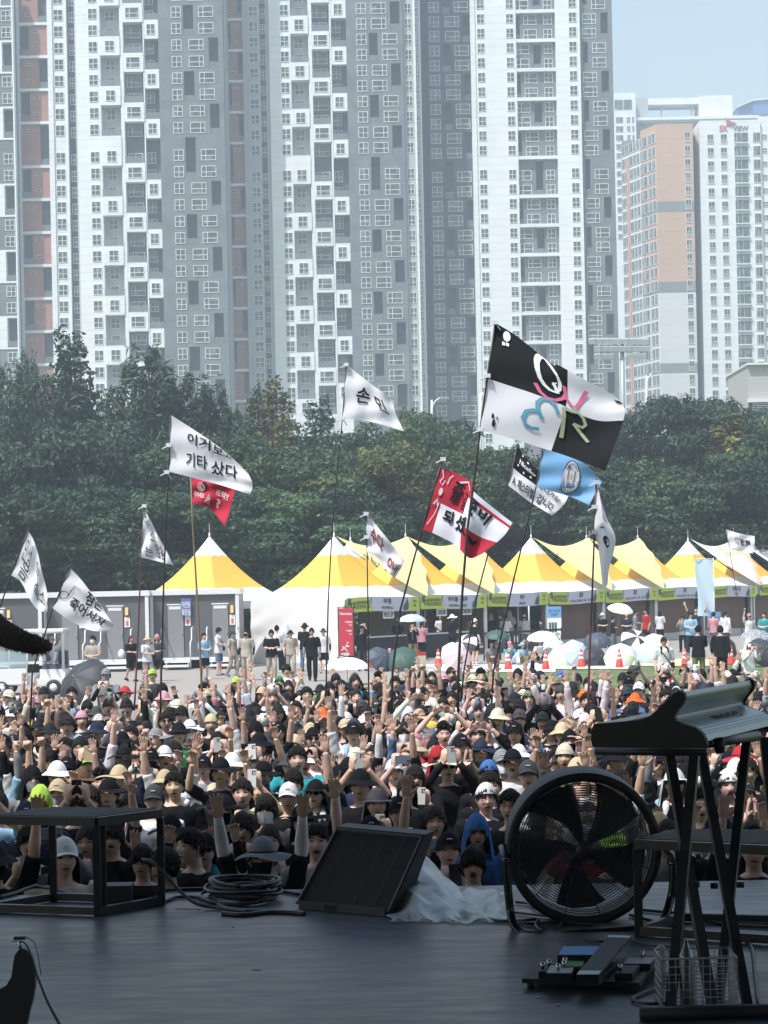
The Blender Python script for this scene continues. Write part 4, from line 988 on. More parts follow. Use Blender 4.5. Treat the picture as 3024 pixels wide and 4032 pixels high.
mb = MB().box(a.x, b.x, dd, dd+.03, .05, zt-.5, 0).box(a.x, b.x, dd, dd+.03, zt-.499, zt, 1); loc_mb(t, mb).build('panel', [M_fr, mat('sky_print', (.13, .33, .62), .6)], t)
mb = MB(); put2d(mb, text_uv('쿨존 내 음식물', .1, .88, .9, .94, .01, 1), P, 0, Vector((0, -.01, 0))); put2d(mb, text_uv('반입금지', .25, .80, .75, .86, .01, 1), P, 0, Vector((0, -.01, 0)))
for k in range(3): mb.add([P(.1+.2*k, .45)+o3, P(.26+.2*k, .45)+o3, P(.26+.2*k, .66)+o3, P(.1+.2*k, .66)+o3], [(0, 1, 2, 3)])
put2d(mb, stroke_uv(disc_uv(.72, .35, .2, .07)[0], .02, True), P, 0, o3); put2d(mb, stroke_uv([(.6, .4), (.84, .3)], .02), P, 0, o3); loc_mb(t, mb).build('lettering', M_navy, t)
a = W(2358/2.659*0+2785, 2470, 92.0); dd = 92.0
x0, x1 = W(2742, 2300, dd).x, W(2808, 2300, dd).x; zt = W(2775, 2203, dd).z
t = thing('feather_banner', 'tall plain pale blue banner on a white pole among the tents', 'banner', (x0, dd, 0))
def FB(u, v): return Vector((x0+(x1-x0)*u+.05*math.sin(v*6), dd-.08*math.sin(u*5+v*4), 1.45+(zt-1.45)*v))
mb = MB().grid(FB, 8, 16, 0); loc_mb(t, mb).build('cloth', mat('pale_blue_cloth', (.48, .62, .72), .6), t)
mb = MB().tube([(x1+.03, dd, 0), (x1+.03, dd, zt+.05)], .03, 6).tube([(x0, dd, zt+.03), (x1+.03, dd, zt+.03)], .02, 6); loc_mb(t, mb).build('pole', M_alu, t)
a = W(2793, 2440, 91.5); t = thing('notice_board', 'small blue notice hanging below the pale blue banner', 'notice', (a.x, 91.5, 0))
mb = MB().box(a.x, a.x+.52, 91.5, 91.53, a.z-.55, a.z+.35, 0); loc_mb(t, mb).build('panel', mat('mid_blue_print', (.12, .27, .48), .6), t)
P = plane_P((a.x, 91.5, 0), (a.x+.52, 91.5, 0), a.z-.55, a.z+.35); mb = MB(); put2d(mb, text_uv('쿨존 내', .12, .55, .88, .8, .01, 1), P, 0, o3); put2d(mb, text_uv('반입금지', .12, .25, .88, .5, .01, 1), P, 0, o3); loc_mb(t, mb).build('lettering', M_navy, t)
mb = MB().tube([(a.x+.26, 91.52, 0), (a.x+.26, 91.52, a.z-.5)], .02, 6); loc_mb(t, mb).build('pole', M_alu, t)
# queue rail
t = thing('queue_rail', 'black crowd rail running in front of the queue at the bar', 'railing', G(1890, 2600)); o = t.location; mb = MB(); mp = MB()
pa, pb = W(1905, 2500, 82.5), W(2212, 2489, 86.5)
mb.bar((pa.x, pa.y, 1.12), (pb.x, pb.y, 1.12), .05, .09)
for k in range(6):
    p_ = pa.lerp(pb, k/5); mp = MB().bar((p_.x, p_.y, 0), (p_.x, p_.y, 1.2), .07, .07); loc_mb(t, mp).build('post', M_ink, t)
loc_mb(t, mb).build('top_bar', M_ink, t)
# traffic cones
M_cone = mat('red_cone_plastic', (.62, .05, .035), .5); M_band = mat('reflective_band', (.75, .72, .70), .4)
cb = MB().box(-.19, .19, -.19, .19, 0, .035, 0).lathe((0, 0, .035), [(.15, 0), (.118, .2)], 20, 0).build('cone_body', M_cone)
def coneparts(first=[None]):
    body = MB().box(-.19, .19, -.19, .19, 0, .035).lathe((0, 0, .035), [(.15, 0), (.03, .66), (.001, .665)], 20).mesh('cone_body', M_cone)
    bands = MB()
    for z0_, z1_ in ((.30, .375), (.46, .535)):
        r0_ = .15-.12*z0_/.66+.003; r1_ = .15-.12*z1_/.66+.003; bands.lathe((0, 0, .035), [(r0_, z0_), (r1_, z1_)], 20)
    return body, bands.mesh('reflective_band', M_band)
bpy.data.objects.remove(cb)
cbm, cbb = coneparts()
for x, y, lb in ((795, 1444, 'red traffic cone half hidden by a leaning flagpole'), (863, 1446, 'red traffic cone in front of the dark green umbrella'), (947, 1441, 'red traffic cone beside the pale pink umbrella'), (1013, 1446, 'red traffic cone in front of the black-robed visitor'), (1098, 1447, 'red traffic cone between the seated picnickers'), (1179, 1447, 'red traffic cone in front of the man with the laptop'), (1256, 1442, 'red traffic cone beside the tall hanging-flag pole'), (1338, 1443, 'red traffic cone beside the lilac patterned umbrella'), (1480, 1442, 'red traffic cone at the feet of the black-jacketed pair'), (1579, 1435, 'red traffic cone nearest the right edge')):
    p_ = G(x*K, y*K); t = thing('traffic_cone', lb, 'traffic cone', (p_.x, p_.y, 0), random.random(), 'traffic cones in a row along the lawn'); link('cone_body', cbm, t); link('reflective_band', cbb, t)
# picnic umbrellas
def umbrella_mesh(cols, ribs=8):
    mb = MB(); n = ribs
    ring = [(.001, .27), (.18, .255), (.36, .19), (.5, .09), (.55, .0)]
    for i in range(n):
        vs = []; 
        for r_, z_ in ring:
            for k in range(4):
                a_ = 2*math.pi*(i+k/3)/n; rr = r_*(1-.05*math.sin(math.pi*k/3)*(r_ > .3)); vs.append((rr*math.cos(a_), rr*math.sin(a_), z_-.015*math.sin(math.pi*k/3)*(r_ > .1)))
        fs = [(a*4+k, a*4+k+1, a*4+5+k, a*4+4+k) for a in range(len(ring)-1) for k in range(3)]
        mb.add(vs, fs, i % len(cols), True)
    return mb
def umbrella(x, y, d, tilt, az, cols, label, sc=1.0, hand=False, group='umbrellas set down along the lawn'):
    p_ = D(x, y, d); t = thing('umbrella', label, 'umbrella', p_, 0, group)
    t.rotation_euler = (R(tilt), 0, R(az)); t.scale = (sc, sc, sc)
    umbrella_mesh(cols).build('canopy', cols, t)
    mb = MB().tube([(0, 0, .32), (0, 0, -.62), (.02, 0, -.68), (.05, 0, -.66)], .009, 6)
    for i in range(8):
        a_ = 2*math.pi*i/8; mb.tube([(.02*math.cos(a_), .02*math.sin(a_), .0), (.5*math.cos(a_), .5*math.sin(a_), .06)], .004, 4)
    mb.build('shaft', M_steel, t); return t
uw = mat('umbrella_white', (.78, .78, .78), .6); ub = mat('umbrella_black', (.03, .033, .04), .6); ug = mat('umbrella_green', (.035, .085, .07), .6)
un = mat('umbrella_navy', (.05, .065, .10), .6); upk = mat('umbrella_pink', (.62, .5, .52), .6); ubl = mat('umbrella_pale_blue', (.45, .58, .70), .6)
uye = mat('umbrella_cream', (.75, .66, .42), .6); ulil = mat('umbrella_lilac', (.62, .55, .70), .6); ugy = mat('umbrella_grey', (.3, .32, .34), .6); ust = mat('umbrella_stripe', (.42, .45, .48), .6, col2=(.1, .11, .13), noise=.1, scale=30)
umb = [
 (890, 1342, 76, 0, 10, [mat('umbrella_sage', (.42, .48, .47), .6)], 'grey-green umbrella held up over a woman in a black cardigan', 1.0),
 (1340, 1318, 84, 18, 30, [uw], 'white parasol held up in front of the brown curtain, the higher white one', 1.0),
 (750, 1444, 66, 0, 0, [uw], 'wide white umbrella low behind the crowd, below the red stand banner', 1.35),
 (822, 1425, 75, 60, 35, [un], 'dark navy umbrella on the ground beside the green one', 1.0),
 (868, 1425, 75, 45, -15, [ug], 'dark green umbrella lying open behind a traffic cone', 1.15),
 (985, 1420, 75, 62, 30, [upk], 'pale pink umbrella lying open behind the flagpoles', 1.15),
 (1005, 1395, 78, 55, -40, [uw, ub], 'black and white umbrella tipped on edge behind the pink one', 1.0),
 (1073, 1375, 79, 12, 0, [ug], 'small dark green umbrella over a seated person', .9),
 (1172, 1380, 78, 8, -10, [uw], 'white parasol held over the man with the laptop, the lower white one', 1.1),
 (1200, 1405, 79, 60, 20, [upk, ubl], 'pink and blue panelled umbrella behind the man with the laptop', 1.0),
 (1213, 1425, 77, 55, -30, [uye, ubl], 'cream and pale blue umbrella lying open on the mats', 1.2),
 (1245, 1412, 76, 65, 30, [ubl], 'pale blue umbrella beside the hanging-flag pole', 1.05),
 (1290, 1385, 80, 30, 0, [un], 'charcoal umbrella tilted above the other umbrellas', 1.0),
 (1288, 1425, 76, 62, 40, [ub], 'black umbrella lying on its rim next to the tall pole', 1.1),
 (1338, 1420, 75, 58, -20, [ulil, mat('umbrella_lime', (.55, .68, .45), .6), uw], 'lilac umbrella with pastel flower panels', 1.1),
 (1372, 1385, 80, 50, 20, [ub, uw], 'black umbrella with a white rim behind the lilac one', 1.1),
 (1400, 1412, 77, 62, -35, [ubl], 'light blue umbrella behind the woman in white', 1.0),
 (1420, 1390, 79, 40, 20, [mat('umbrella_peach', (.74, .58, .5), .6)], 'peach umbrella half hidden by the woman in white', 1.0),
 (1560, 1395, 78, 50, 35, [ub], 'black umbrella between the black-jacketed pair and the edge', 1.2),
 (1640, 1385, 76, 30, 20, [ust], 'speckled grey umbrella at the right edge', 1.3),
 (1648, 1410, 73, 50, 20, [ub], 'black umbrella below the speckled one at the right edge', 1.2),
 (180, 1478, 50, 55, -40, [ub], 'black umbrella sagging behind the raised arms at the left', 1.35),
]
for a in umb: umbrella(*a[:7], sc=a[7])
# picnic mats
for k, (x0, x1, y0, y1, c, lb) in enumerate(((845, 1000, 1436, 1450, (.7, .7, .7), 'pale picnic mat near the dark green umbrella'), (1000, 1200, 1436, 1452, (.72, .72, .74), 'white picnic mat under the seated group'), (1200, 1360, 1440, 1446, (.6, .6, .55), 'light picnic mat under the pastel umbrellas'), (1360, 1560, 1425, 1440, (.62, .5, .32), 'straw-coloured mats behind the woman in white'))):
    q = [G(x0*K, y1*K), G(x1*K, y1*K), G(x1*K, y0*K), G(x0*K, y0*K)]; mb = MB(); mb.prism([Vector((p_.x, p_.y, .012+.004*k)) for p_ in q], (0, 0, .012)); tag(mb.build('picnic_mat', mat('mat_%d' % k, c, .8, noise=.15, scale=1.5)), lb, 'mat', 'picnic mats on the lawn')
p_ = G(930*K, 1430*K); t = thing('ice_box', 'small yellow and white carton with a red lid beside the pink umbrella', 'box', (p_.x-.6, 77, 0)); MB().box(-.3, .3, -.2, .2, 0, .5).build('body', mat('carton', (.78, .7, .5), .6), t); MB().box(-.31, .31, -.21, .21, .503, .62).box(-.1, .1, -.03, .03, .62, .7).build('lid', M_cone, t)
# ================================================================== flags
def catm(P, t):
    n = len(P)-1; x = min(max(t, 0), 1)*n; i = min(int(x), n-1); f = x-i
    p0 = P[i-1] if i > 0 else P[0]*2-P[1]; p1 = P[i]; p2 = P[i+1]; p3 = P[i+2] if i+2 <= n else P[n]*2-P[n-1]
    return .5*((2*p1)+(-p0+p2)*f+(2*p0-5*p1+4*p2-p3)*f*f+(-p0+3*p1-3*p2+p3)*f*f*f)
def net(rows, d, amp=.05, fr=2.2, ph=0.0):
    """rows of (x, y[, nearer]) on the 1659-wide picture, first row the top edge, running away from the pole"""
    Q = [[D(p[0], p[1], d-(p[2] if len(p) > 2 else 0)) for p in r] for r in rows]
    def P(u, v):
        v = 1-v
        col = [catm(r, u) for r in Q]; p = catm(col, v) if len(col) > 2 else col[0].lerp(col[1], v)
        return p+Vector((0, .6*amp*u*math.sin(fr*6.28*u+ph+v*2.2)+.2*amp*math.sin(11*v+7*u+ph), 0))
    return P
def proj(p):
    a, b = p[0]/p[1], (p[2]-CAMZ)/p[1]; return ((a*cR-b*sR)*F+1512)/K, (HOR-(a*sR+b*cR)*F)/K
def inverse(P, nu=60, nv=40):
    T = [(i/nu, j/nv) for j in range(nv+1) for i in range(nu+1)]; X_ = np.array([proj(P(u, v)) for u, v in T]); T = np.array(T)
    def inv(x, y):
        d2 = ((X_-np.array((x, y)))**2).sum(1); k = np.argsort(d2)[:4]; u, v = T[k[0]]
        for _ in range(4):
            e = 1e-3; p0 = np.array(proj(P(u, v))); pu = (np.array(proj(P(u+e, v)))-p0)/e; pv = (np.array(proj(P(u, v+e)))-p0)/e
            try: du, dv = np.linalg.solve(np.stack([pu, pv], 1), np.array((x, y))-p0)
            except np.linalg.LinAlgError: break
            u, v = min(max(u+du, 0), 1), min(max(v+dv, 0), 1)
        return (u, v)
    inv.X, inv.T = X_, T; return inv
def quad_text(s, q, inv, b=.01, c=4):
    """lettering whose corner boxes (top-left, top-right, bottom-right, bottom-left) are picture points on the surface"""
    (vs, fs) = text_uv(s, 0, 0, 1, 1, b, c); q = np.array(q, float); k = np.argsort(((inv.X-q.mean(0))**2).sum(1))[:260]
    A = np.c_[inv.X[k], np.ones(len(k))]; So = np.linalg.lstsq(A, inv.T[k], rcond=None)[0]; a, b_, c_, d_ = np.c_[q, np.ones(4)] @ So
    return [tuple(np.clip((1-v)*((1-u)*d_+u*c_)+v*((1-u)*a+u*b_), .012, .988)) for u, v in vs], fs
def px_strokes(inv, pts, wd, closed=False):
    return stroke_uv([inv(*p) for p in pts], wd, closed)
M_fw = mat('flag_white_cloth', (.88, .88, .93), .95, spec=.04, bump=.35, bscale=5); M_fk = mat('flag_black_cloth', (.022, .025, .028), .95, spec=.05); M_fr2 = mat('flag_red_cloth', (.46, .04, .07), .95, spec=.05)
M_pole = mat('black_pole', (.025, .022, .025), .4); M_poleb = mat('bamboo_pole', (.20, .14, .09), .6); M_poler = mat('maroon_pole', (.11, .035, .045), .45)
for m_ in (M_fw,):
    t = m_.node_tree; b_ = t.nodes['Principled BSDF']; tr = t.nodes.new('ShaderNodeBsdfTranslucent'); tr.inputs[0].default_value = (.55, .55, .62, 1); mx = t.nodes.new('ShaderNodeMixShader'); mx.inputs[0].default_value = .35
    o_ = [n for n in t.nodes if n.type == 'OUTPUT_MATERIAL'][0]; t.links.new(b_.outputs[0], mx.inputs[1]); t.links.new(tr.outputs[0], mx.inputs[2]); t.links.new(mx.outputs[0], o_.inputs[0])
INK = M_fk
OFF = Vector((0, -.016, 0))
def flag(label, P, d, polepts, pr, polem, cloth, mfn=None, marks=(), nu=64, nv=40, ties=()):
    base = D(*polepts[-1], d); t = thing('flag', label, 'flag', (base.x, d, 0), 0, 'flags held up in the crowd')
    mb = MB().grid(P, nu, nv, 0, True, mfn); loc_mb(t, mb).build('cloth', cloth, t)
    pts = [D(x, y, d) for x, y in polepts]
    if pts[-1].z > 1.6: pts.append(Vector((pts[-1].x+(pts[-1].x-pts[-2].x)*.3, d, 1.5)))
    rr = [pr*.62*(.55+.45*i/(len(pts)-1)) for i in range(len(pts))]
    mb = MB().tube(pts, rr, 8); loc_mb(t, mb).build('pole', polem, t)
    for vf_list, m_ in marks:
        mb = MB()
        for vf in vf_list: put2d(mb, vf, P, 0, OFF)
        loc_mb(t, mb).build('lettering', m_, t)
    if ties:
        mb = MB()
        for x, y in ties:
            c = D(x, y, d); mb.cbox(c-Vector((0, .03, 0)), .07, .04, .05); mb.tube([c, c+Vector((-.09, -.03, -.05))], .008, 4).tube([c, c+Vector((.06, -.03, -.10))], .008, 4)
        loc_mb(t, mb).build('ties', M_fw, t)
    return t
def T_(s, u0, v0, u1, v1, b=.012, c=9, r=0): return text_uv(s, u0, v0, u1, v1, b, c, r)
def Q_(inv, ox, oy, k, b, *items): return [quad_text(t_, [((ox+x/k)/K, (oy+y/k)/K) for x, y in q], inv, b, 8) for t_, *q in items]
N1 = net([[(748, 787), (800, 828), (846, 862)], [(744, 845), (795, 873), (856, 895)], [(740, 904), (800, 911), (873, 932)]], 30, .06); i1 = inverse(N1)
flag('white flag with one big handwritten syllable, highest of the plain white ones', N1, 30,
     [(748, 786), (740, 900), (727, 1035), (717, 1150), (709, 1300), (705, 1450)], .02, M_pole, M_fw, marks=[(Q_(i1, 1310, 1400, 2.403, .02, ('손', (232, 290), (365, 325), (345, 465), (215, 440)), ('민', (372, 372), (470, 425), (530, 565), (440, 505))), INK)], ties=[(748, 788), (740, 904)])
N2 = net([[(370, 897), (420, 929), (482, 972), (536, 1022)], [(368, 960), (420, 985), (482, 1018), (546, 1046)], [(366, 1019), (420, 1033), (480, 1049), (541, 1069)]], 27, .06, 1.6); i2 = inverse(N2)
flag('white flag with two lines of brushed letters about a guitar', N2, 27,
     [(368, 898), (366, 1000), (361, 1080), (355, 1220), (350, 1380), (347, 1500)], .024, M_pole, M_fw,
     marks=[(Q_(i2, 640, 1600, 4.253, .02, ('이거', (415, 430), (800, 560), (790, 750), (410, 610)), ('보고', (850, 635), (1185, 815), (1175, 890), (845, 770)), ('기타', (390, 765), (745, 830), (745, 1080), (390, 990)), ('샀다', (825, 905), (1262, 1000), (1250, 1225), (815, 1125))), INK)], ties=[(365, 962), (361, 1020)])
# dark red flag behind
skin = mat('print_skin_tone', (.45, .25, .22), .7)
flag('dark red flag with printed portrait shapes, hanging below the white two-line flag', net([[(413, 1020), (460, 1038), (509, 1048, .1)], [(415, 1055), (455, 1066), (500, 1090)], [(416, 1086), (455, 1096), (470, 1110), (487, 1136)]][:2]+[[(416, 1086), (452, 1098), (486, 1136)]], 29, .07, 1.4), 29,
     [(412, 1030), (416, 1130), (424, 1260), (434, 1440)], .03, M_poleb, M_fr2,
     marks=[([disc_uv(.24, .62, .11, .16), ([(.34, .12), (.47, .5), (.52, .3), (.5, .1)], [(0, 1, 2, 3)])], skin), ([disc_uv(.33, .70, .07, .14), stroke_uv([(.14, .5), (.2, .47), (.27, .5)], .03)], INK), ([T_('락하세요', .05, .24, .34, .44, .02), T_('뜨악!!', .62, .52, .9, .74, .02), T_('?', .66, .2, .76, .45, .03)], M_fw)], nu=30, nv=20)
# small crumpled
flag('small crumpled white flag on a maroon pole, its letters folded away', net([[(312, 1099), (322, 1118), (333, 1140)], [(308, 1152), (332, 1162), (356, 1182)], [(305, 1204), (338, 1212), (375, 1221)]], 31, .10, 1.5, 1), 31,
     [(312, 1090), (305, 1204), (299, 1350), (292, 1500)], .026, M_poler, M_fw, marks=[([T_('우', .05, .66, .42, .92, .0), T_('소', .34, .42, .60, .66, .0), T_('는', .12, .06, .42, .26, .0), T_('않음', .52, .08, .82, .4, .01)], INK)], ties=[(312, 1093)])
# folded leftmost
P5 = net([[(62, 1150), (66, 1162), (70, 1175)], [(44, 1190), (64, 1215), (84, 1240)], [(24, 1243), (58, 1263, .05), (94, 1290)]], 29, .05)
def fold(u, v):
    return P5(u, v)
flag('folded white flag at the far left with scattered syllables', net([[(62, 1148), (73, 1168), (82, 1196), (92, 1240), (103, 1285)], [(44, 1196), (60, 1220), (74, 1250), (85, 1278), (103, 1304)], [(25, 1243), (44, 1256), (62, 1290, .1), (80, 1316, .1), (103, 1323)]], 29, .05, 2.6), 29,
     [(64, 1138), (42, 1195), (23, 1245), (4, 1300), (-40, 1420)], .022, M_pole, M_fw, marks=[([T_('인생', .05, .45, .30, .92, .0), T_('음', .12, .10, .34, .50, .0), T_('약', .50, .60, .66, .9, .0), T_('속', .56, .22, .76, .6, .0), T_('소', .76, .30, .94, .66, .0)], INK)], nu=50)
# note drawing
NP = net([[(152, 1227), (180, 1258), (212, 1300), (243, 1345)], [(133, 1271), (170, 1295), (205, 1322), (245, 1350)], [(114, 1314), (150, 1340), (190, 1360), (233, 1366)]], 27, .05, 1.8)
flag('white flag with a drawn musical note and two lines of bold letters', NP, 27, [(156, 1220), (134, 1268), (114, 1314), (96, 1372), (70, 1450)], .02, M_pole, M_fw,
     marks=[([px_strokes(inverse(NP), [((835+58*math.cos(a/2.5))/3.318/K, (2050+(970+48*math.sin(a/2.5))/3.318)/K) for a in range(16)], .014, True), px_strokes(inverse(NP), [(x/3.318/K, (2050+y/3.318)/K) for x, y in ((893, 985), (915, 940), (978, 853), (1055, 910))], .014)]+Q_(inverse(NP), 0, 2050, 3.318, .02, ('잠은', (1155, 920), (1375, 1075), (1320, 1205), (1105, 1060)), ('죽어서자', (945, 995), (1405, 1290), (1320, 1415), (890, 1115))), INK)])
# white with red letters
flag('white flag with dark red hand-painted letters, in front of the lemon sheets', net([[(791, 1108), (820, 1143), (850, 1180), (874, 1212)], [(791, 1150), (818, 1178), (845, 1208), (866, 1228)], [(792, 1193), (815, 1205, .05), (836, 1232, .1), (852, 1250)]], 28, .07, 1.8), 28,
     [(791, 1106), (793, 1200), (795, 1320), (796, 1450)], .02, M_pole, M_fw, marks=[([T_('수다', .12, .40, .45, .85, .03), T_('ON사', .60, .12, .95, .60, .03)], mat('maroon_paint', (.22, .02, .035), .7))], ties=[(791, 1110), (792, 1160)])
# red and white quartered
M_rw = [mat('flag_pale_cloth', (.72, .74, .84), .95, spec=.05), M_fr2]
def rwm(u, v):
    if u < .13 and v < .52: return 1
    if v > .90 and u > .55: return 0
    if v > .80 and u > .50: return 1
    if u < .50: return 1 if v > .50 else 0
    return 1 if v < .34+(.0) else 0
RW2 = net([[(951, 1010), (985, 1022), (1016, 1040), (1024, 1062), (1062, 1094), (1107, 1129)], [(933, 1078), (962, 1092), (990, 1106), (1012, 1118, .12), (1048, 1140), (1086, 1160)], [(911, 1143), (945, 1156), (982, 1176), (1002, 1196, .12), (1018, 1206), (1042, 1196)]], 26, .03, 1.5)
flag('red and white quartered flag with heavy black letters', RW2, 26, [(957, 990), (935, 1060), (910, 1150), (888, 1230), (864, 1320), (848, 1450)], .026, M_pole, M_rw, rwm,
     marks=[(Q_(inverse(RW2), 1630, 1780, 3.858, .04, ('준', (905, 690), (1010, 790), (895, 1000), (830, 900)), ('비', (1010, 850), (1205, 965), (1075, 1130), (955, 990)), ('되', (480, 855), (615, 915), (570, 1125), (420, 1045)), ('셨', (660, 930), (818, 1000), (770, 1262), (600, 1175)), ('~', (800, 1230), (960, 1330), (940, 1440), (780, 1380)))+[T_('즐', .22, .60, .37, .90, .02), T_('길', .40, .56, .49, .84, .015)], INK),
            ([stroke_uv([(.28, .90), (.38, .97), (.48, .90)], .025), stroke_uv([(.035, .98), (.07, .88), (.04, .80), (.08, .76), (.10, .84), (.14, .80), (.15, .90), (.18, .95)], .015), disc_uv(.085, .66, .026, .06), stroke_uv([(.04, .44), (.07, .54), (.10, .44)], .03), stroke_uv([(.11, .5), (.09, .3), (.04, .1)], .01)], M_fw)], nu=60, nv=36, ties=[(957, 992)])
# big quartered flag
QW = net([[(1070, 697), (1120, 728), (1190, 785), (1207, 790), (1265, 822), (1318, 848), (1346, 872)], [(1053, 812), (1095, 826), (1150, 845), (1205, 866), (1250, 890), (1296, 905), (1347, 905)], [(1037, 929), (1080, 940), (1130, 955), (1172, 968), (1225, 985), (1275, 1005), (1306, 1018)]], 25, .07, 1.3, .6)
QU, QV = .56, .47
def qm(u, v):
    left = u < QU; top = v > QV
    return 1 if left == top else 0
pink = mat('flag_pink_print', (.62, .13, .27), .7); teal = mat('flag_teal_print', (.09, .30, .42), .7); oliv = mat('flag_olive_print', (.36, .42, .27), .7)
qo = disc_uv(.478, .655, .095, .225, 30)[0]; qo = [(a+(b-.655)*-.10, b) for a, b in qo]
qi = inverse(QW)
def qc(*pts): return [((1860+x/2.592)/K, (1250+y/2.592)/K) for x, y in pts]
brt = mat('flag_bright_white', (.80, .80, .84), .7)
ringo = [(690, 395), (745, 430), (800, 500), (860, 590), (892, 670), (890, 735), (850, 765), (790, 740), (735, 690), (690, 620), (662, 530), (655, 450), (668, 408)]
MK = [([px_strokes(qi, qc(*ringo), .030, True), px_strokes(qi, qc((825, 665), (872, 778)), .030), px_strokes(qi, qc((812, 690), (862, 668)), .012),
        disc_uv(*qi(*qc((350, 195))[0]), .028, .05, 14), px_strokes(qi, qc((320, 250), (315, 285)), .022), px_strokes(qi, qc((360, 262), (352, 292)), .024)], brt),
      ([px_strokes(qi, qc((640, 668), (690, 760), (760, 820), (850, 845), (920, 830), (950, 790), (935, 700)), .028), px_strokes(qi, qc((935, 800), (975, 850), (1010, 900), (1060, 920), (1110, 850), (1165, 755)), .030)], pink),
      ([px_strokes(qi, qc((875, 980), (840, 890), (780, 840), (710, 830), (665, 865), (665, 940), (710, 1030)), .030), px_strokes(qi, qc((700, 960), (620, 945), (550, 955), (515, 1020), (540, 1090), (600, 1130), (680, 1140)), .030)], teal),
      ([px_strokes(qi, qc((905, 1230), (925, 1100), (935, 1000), (930, 920)), .030), px_strokes(qi, qc((930, 925), (1010, 960), (1080, 975), (1130, 1030), (1155, 1100), (1120, 1125), (1030, 1085)), .028), px_strokes(qi, qc((1030, 1085), (1110, 1190), (1180, 1275)), .030)], oliv),
      ([disc_uv(*qi(*qc((208, 1005))[0]), .011, .026, 10), disc_uv(*qi(*qc((252, 1030))[0]), .006, .018, 10), disc_uv(*qi(*qc((216, 1080))[0]), .015, .036, 12), px_strokes(qi, qc((1455, 855), (1525, 870)), .055)], M_fk),
      ([px_strokes(qi, qc((1475, 815), (1480, 870), (1505, 880), (1515, 830)), .006)], brt)]
flag('huge black and white quartered flag with large coloured letters', QW, 25, [(1070, 696), (1053, 812), (1037, 930), (1028, 1010), (1010, 1140), (998, 1290), (990, 1460)], .03, M_pole, [M_fw, M_fk], qm,
     marks=MK, nu=80, nv=44, ties=[(1070, 697), (1053, 812), (1037, 928)])
# black over white, written
MC = net([[(1118, 965), (1134, 985), (1158, 1012), (1195, 1040), (1228, 1072)], [(1108, 1005), (1128, 1022), (1152, 1040), (1190, 1068), (1216, 1092)], [(1098, 1049), (1120, 1066), (1142, 1082), (1170, 1100), (1192, 1114)]], 30, .05, 1.6)
def mm(u, v): return 1 if (v > .46 and u < .56) else 0
flag('small flag, upper half black with white script, lower half white with two written lines', MC, 30, [(1118, 964), (1098, 1050), (1078, 1120), (1057, 1185), (1030, 1290), (1002, 1450)], .022, M_pole, [M_fw, M_fk], mm,
     marks=[([T_('Nicello', .14, .66, .50, .80, .02)]+[disc_uv(a, b, .02, .03, 10) for a, b in ((.2, .94), (.34, .90), (.12, .60), (.28, .53), (.44, .56), (.50, .72))], mat('flag_bright_white')),
            ([T_('A. 페스티벌 갑니다.', .06, .08, .92, .32, .02), T_('어디가요?', .56, .42, .92, .62, .02)], INK)])
# sky blue
SB = net([[(1172, 972), (1215, 978), (1260, 1000), (1302, 1040)], [(1166, 1012), (1210, 1028), (1250, 1046), (1292, 1054)], [(1158, 1052), (1195, 1062), (1235, 1074), (1272, 1091)]], 27, .05, 1.3)
navy = mat('flag_navy_print', (.02, .035, .08), .7)
cr = disc_uv(.52, .50, .145, .42, 26)[0]; cr2 = disc_uv(.52, .50, .115, .36, 26)
flag('sky blue flag with an oval white crest', SB, 27, [(1172, 970), (1158, 1052), (1132, 1160), (1110, 1250), (1092, 1330), (1066, 1450)], .024, M_pole, [mat('flag_sky_cloth', (.16, .36, .62), .7)],
     marks=[([disc_uv(.52, .50, .145, .42, 26)], M_fw), ([stroke_uv(cr, .016, True), stroke_uv(cr2[0], .009, True), T_('CHESTER', .555, .62, .625, .70, .03, 2, -.9), T_('CITY', .48, .11, .57, .19, .02, 1), T_('MAN', .44, .74, .50, .80, .02, 1), stroke_uv([(.46, .74), (.57, .74), (.58, .36), (.52, .24), (.47, .40)], .012, True)], navy),
            ([disc_uv(.515, .38, .02, .05, 8)], mat('flag_red_print', (.4, .05, .06), .7)), ([disc_uv(.515, .60, .02, .06, 8)], mat('flag_gold_print', (.45, .36, .1), .7))])
# hanging white
flag('long white flag hanging limp with a faint line drawing', net([[(1289, 1040), (1292, 1055), (1295, 1068)], [(1286, 1100), (1300, 1110, .1), (1312, 1120)], [(1284, 1150), (1306, 1152, .12), (1330, 1166)], [(1292, 1180), (1308, 1205, .1), (1316, 1230)], [(1301, 1262), (1307, 1270), (1312, 1262)]], 26, .05, 1.2), 26,
     [(1288, 1030), (1284, 1150), (1279, 1290), (1274, 1400), (1271, 1500)], .028, M_poler, M_fw, marks=[([stroke_uv(disc_uv(.55, .42, .16, .045, 14)[0], .02, True), stroke_uv(disc_uv(.5, .42, .08, .022, 10)[0], .03, True), stroke_uv([(.3, .56), (.5, .58), (.52, .54)], .015)], INK), ([stroke_uv([(.5, .72), (.9, .74)], .04), stroke_uv([(.55, .69), (.85, .70)], .03)], mat('flag_faint_pink', (.6, .42, .5), .7))], nu=24, nv=50, ties=[(1288, 1042), (1284, 1095), (1284, 1150)])
# small flag at the right
flag('small square white flag with three inked characters, held by the pink-capped man', net([[(1568, 1143), (1596, 1152), (1630, 1158)], [(1572, 1165), (1600, 1172), (1629, 1176)], [(1575, 1187), (1602, 1192), (1627, 1196)]], 86, .10, 1.6), 86,
     [(1569, 1142), (1576, 1186), (1588, 1262), (1600, 1345), (1604, 1370)], .03, M_pole, M_fw, marks=[([T_('酒歌舞', .28, .32, .86, .72, .02)], INK)], nu=30, nv=16)

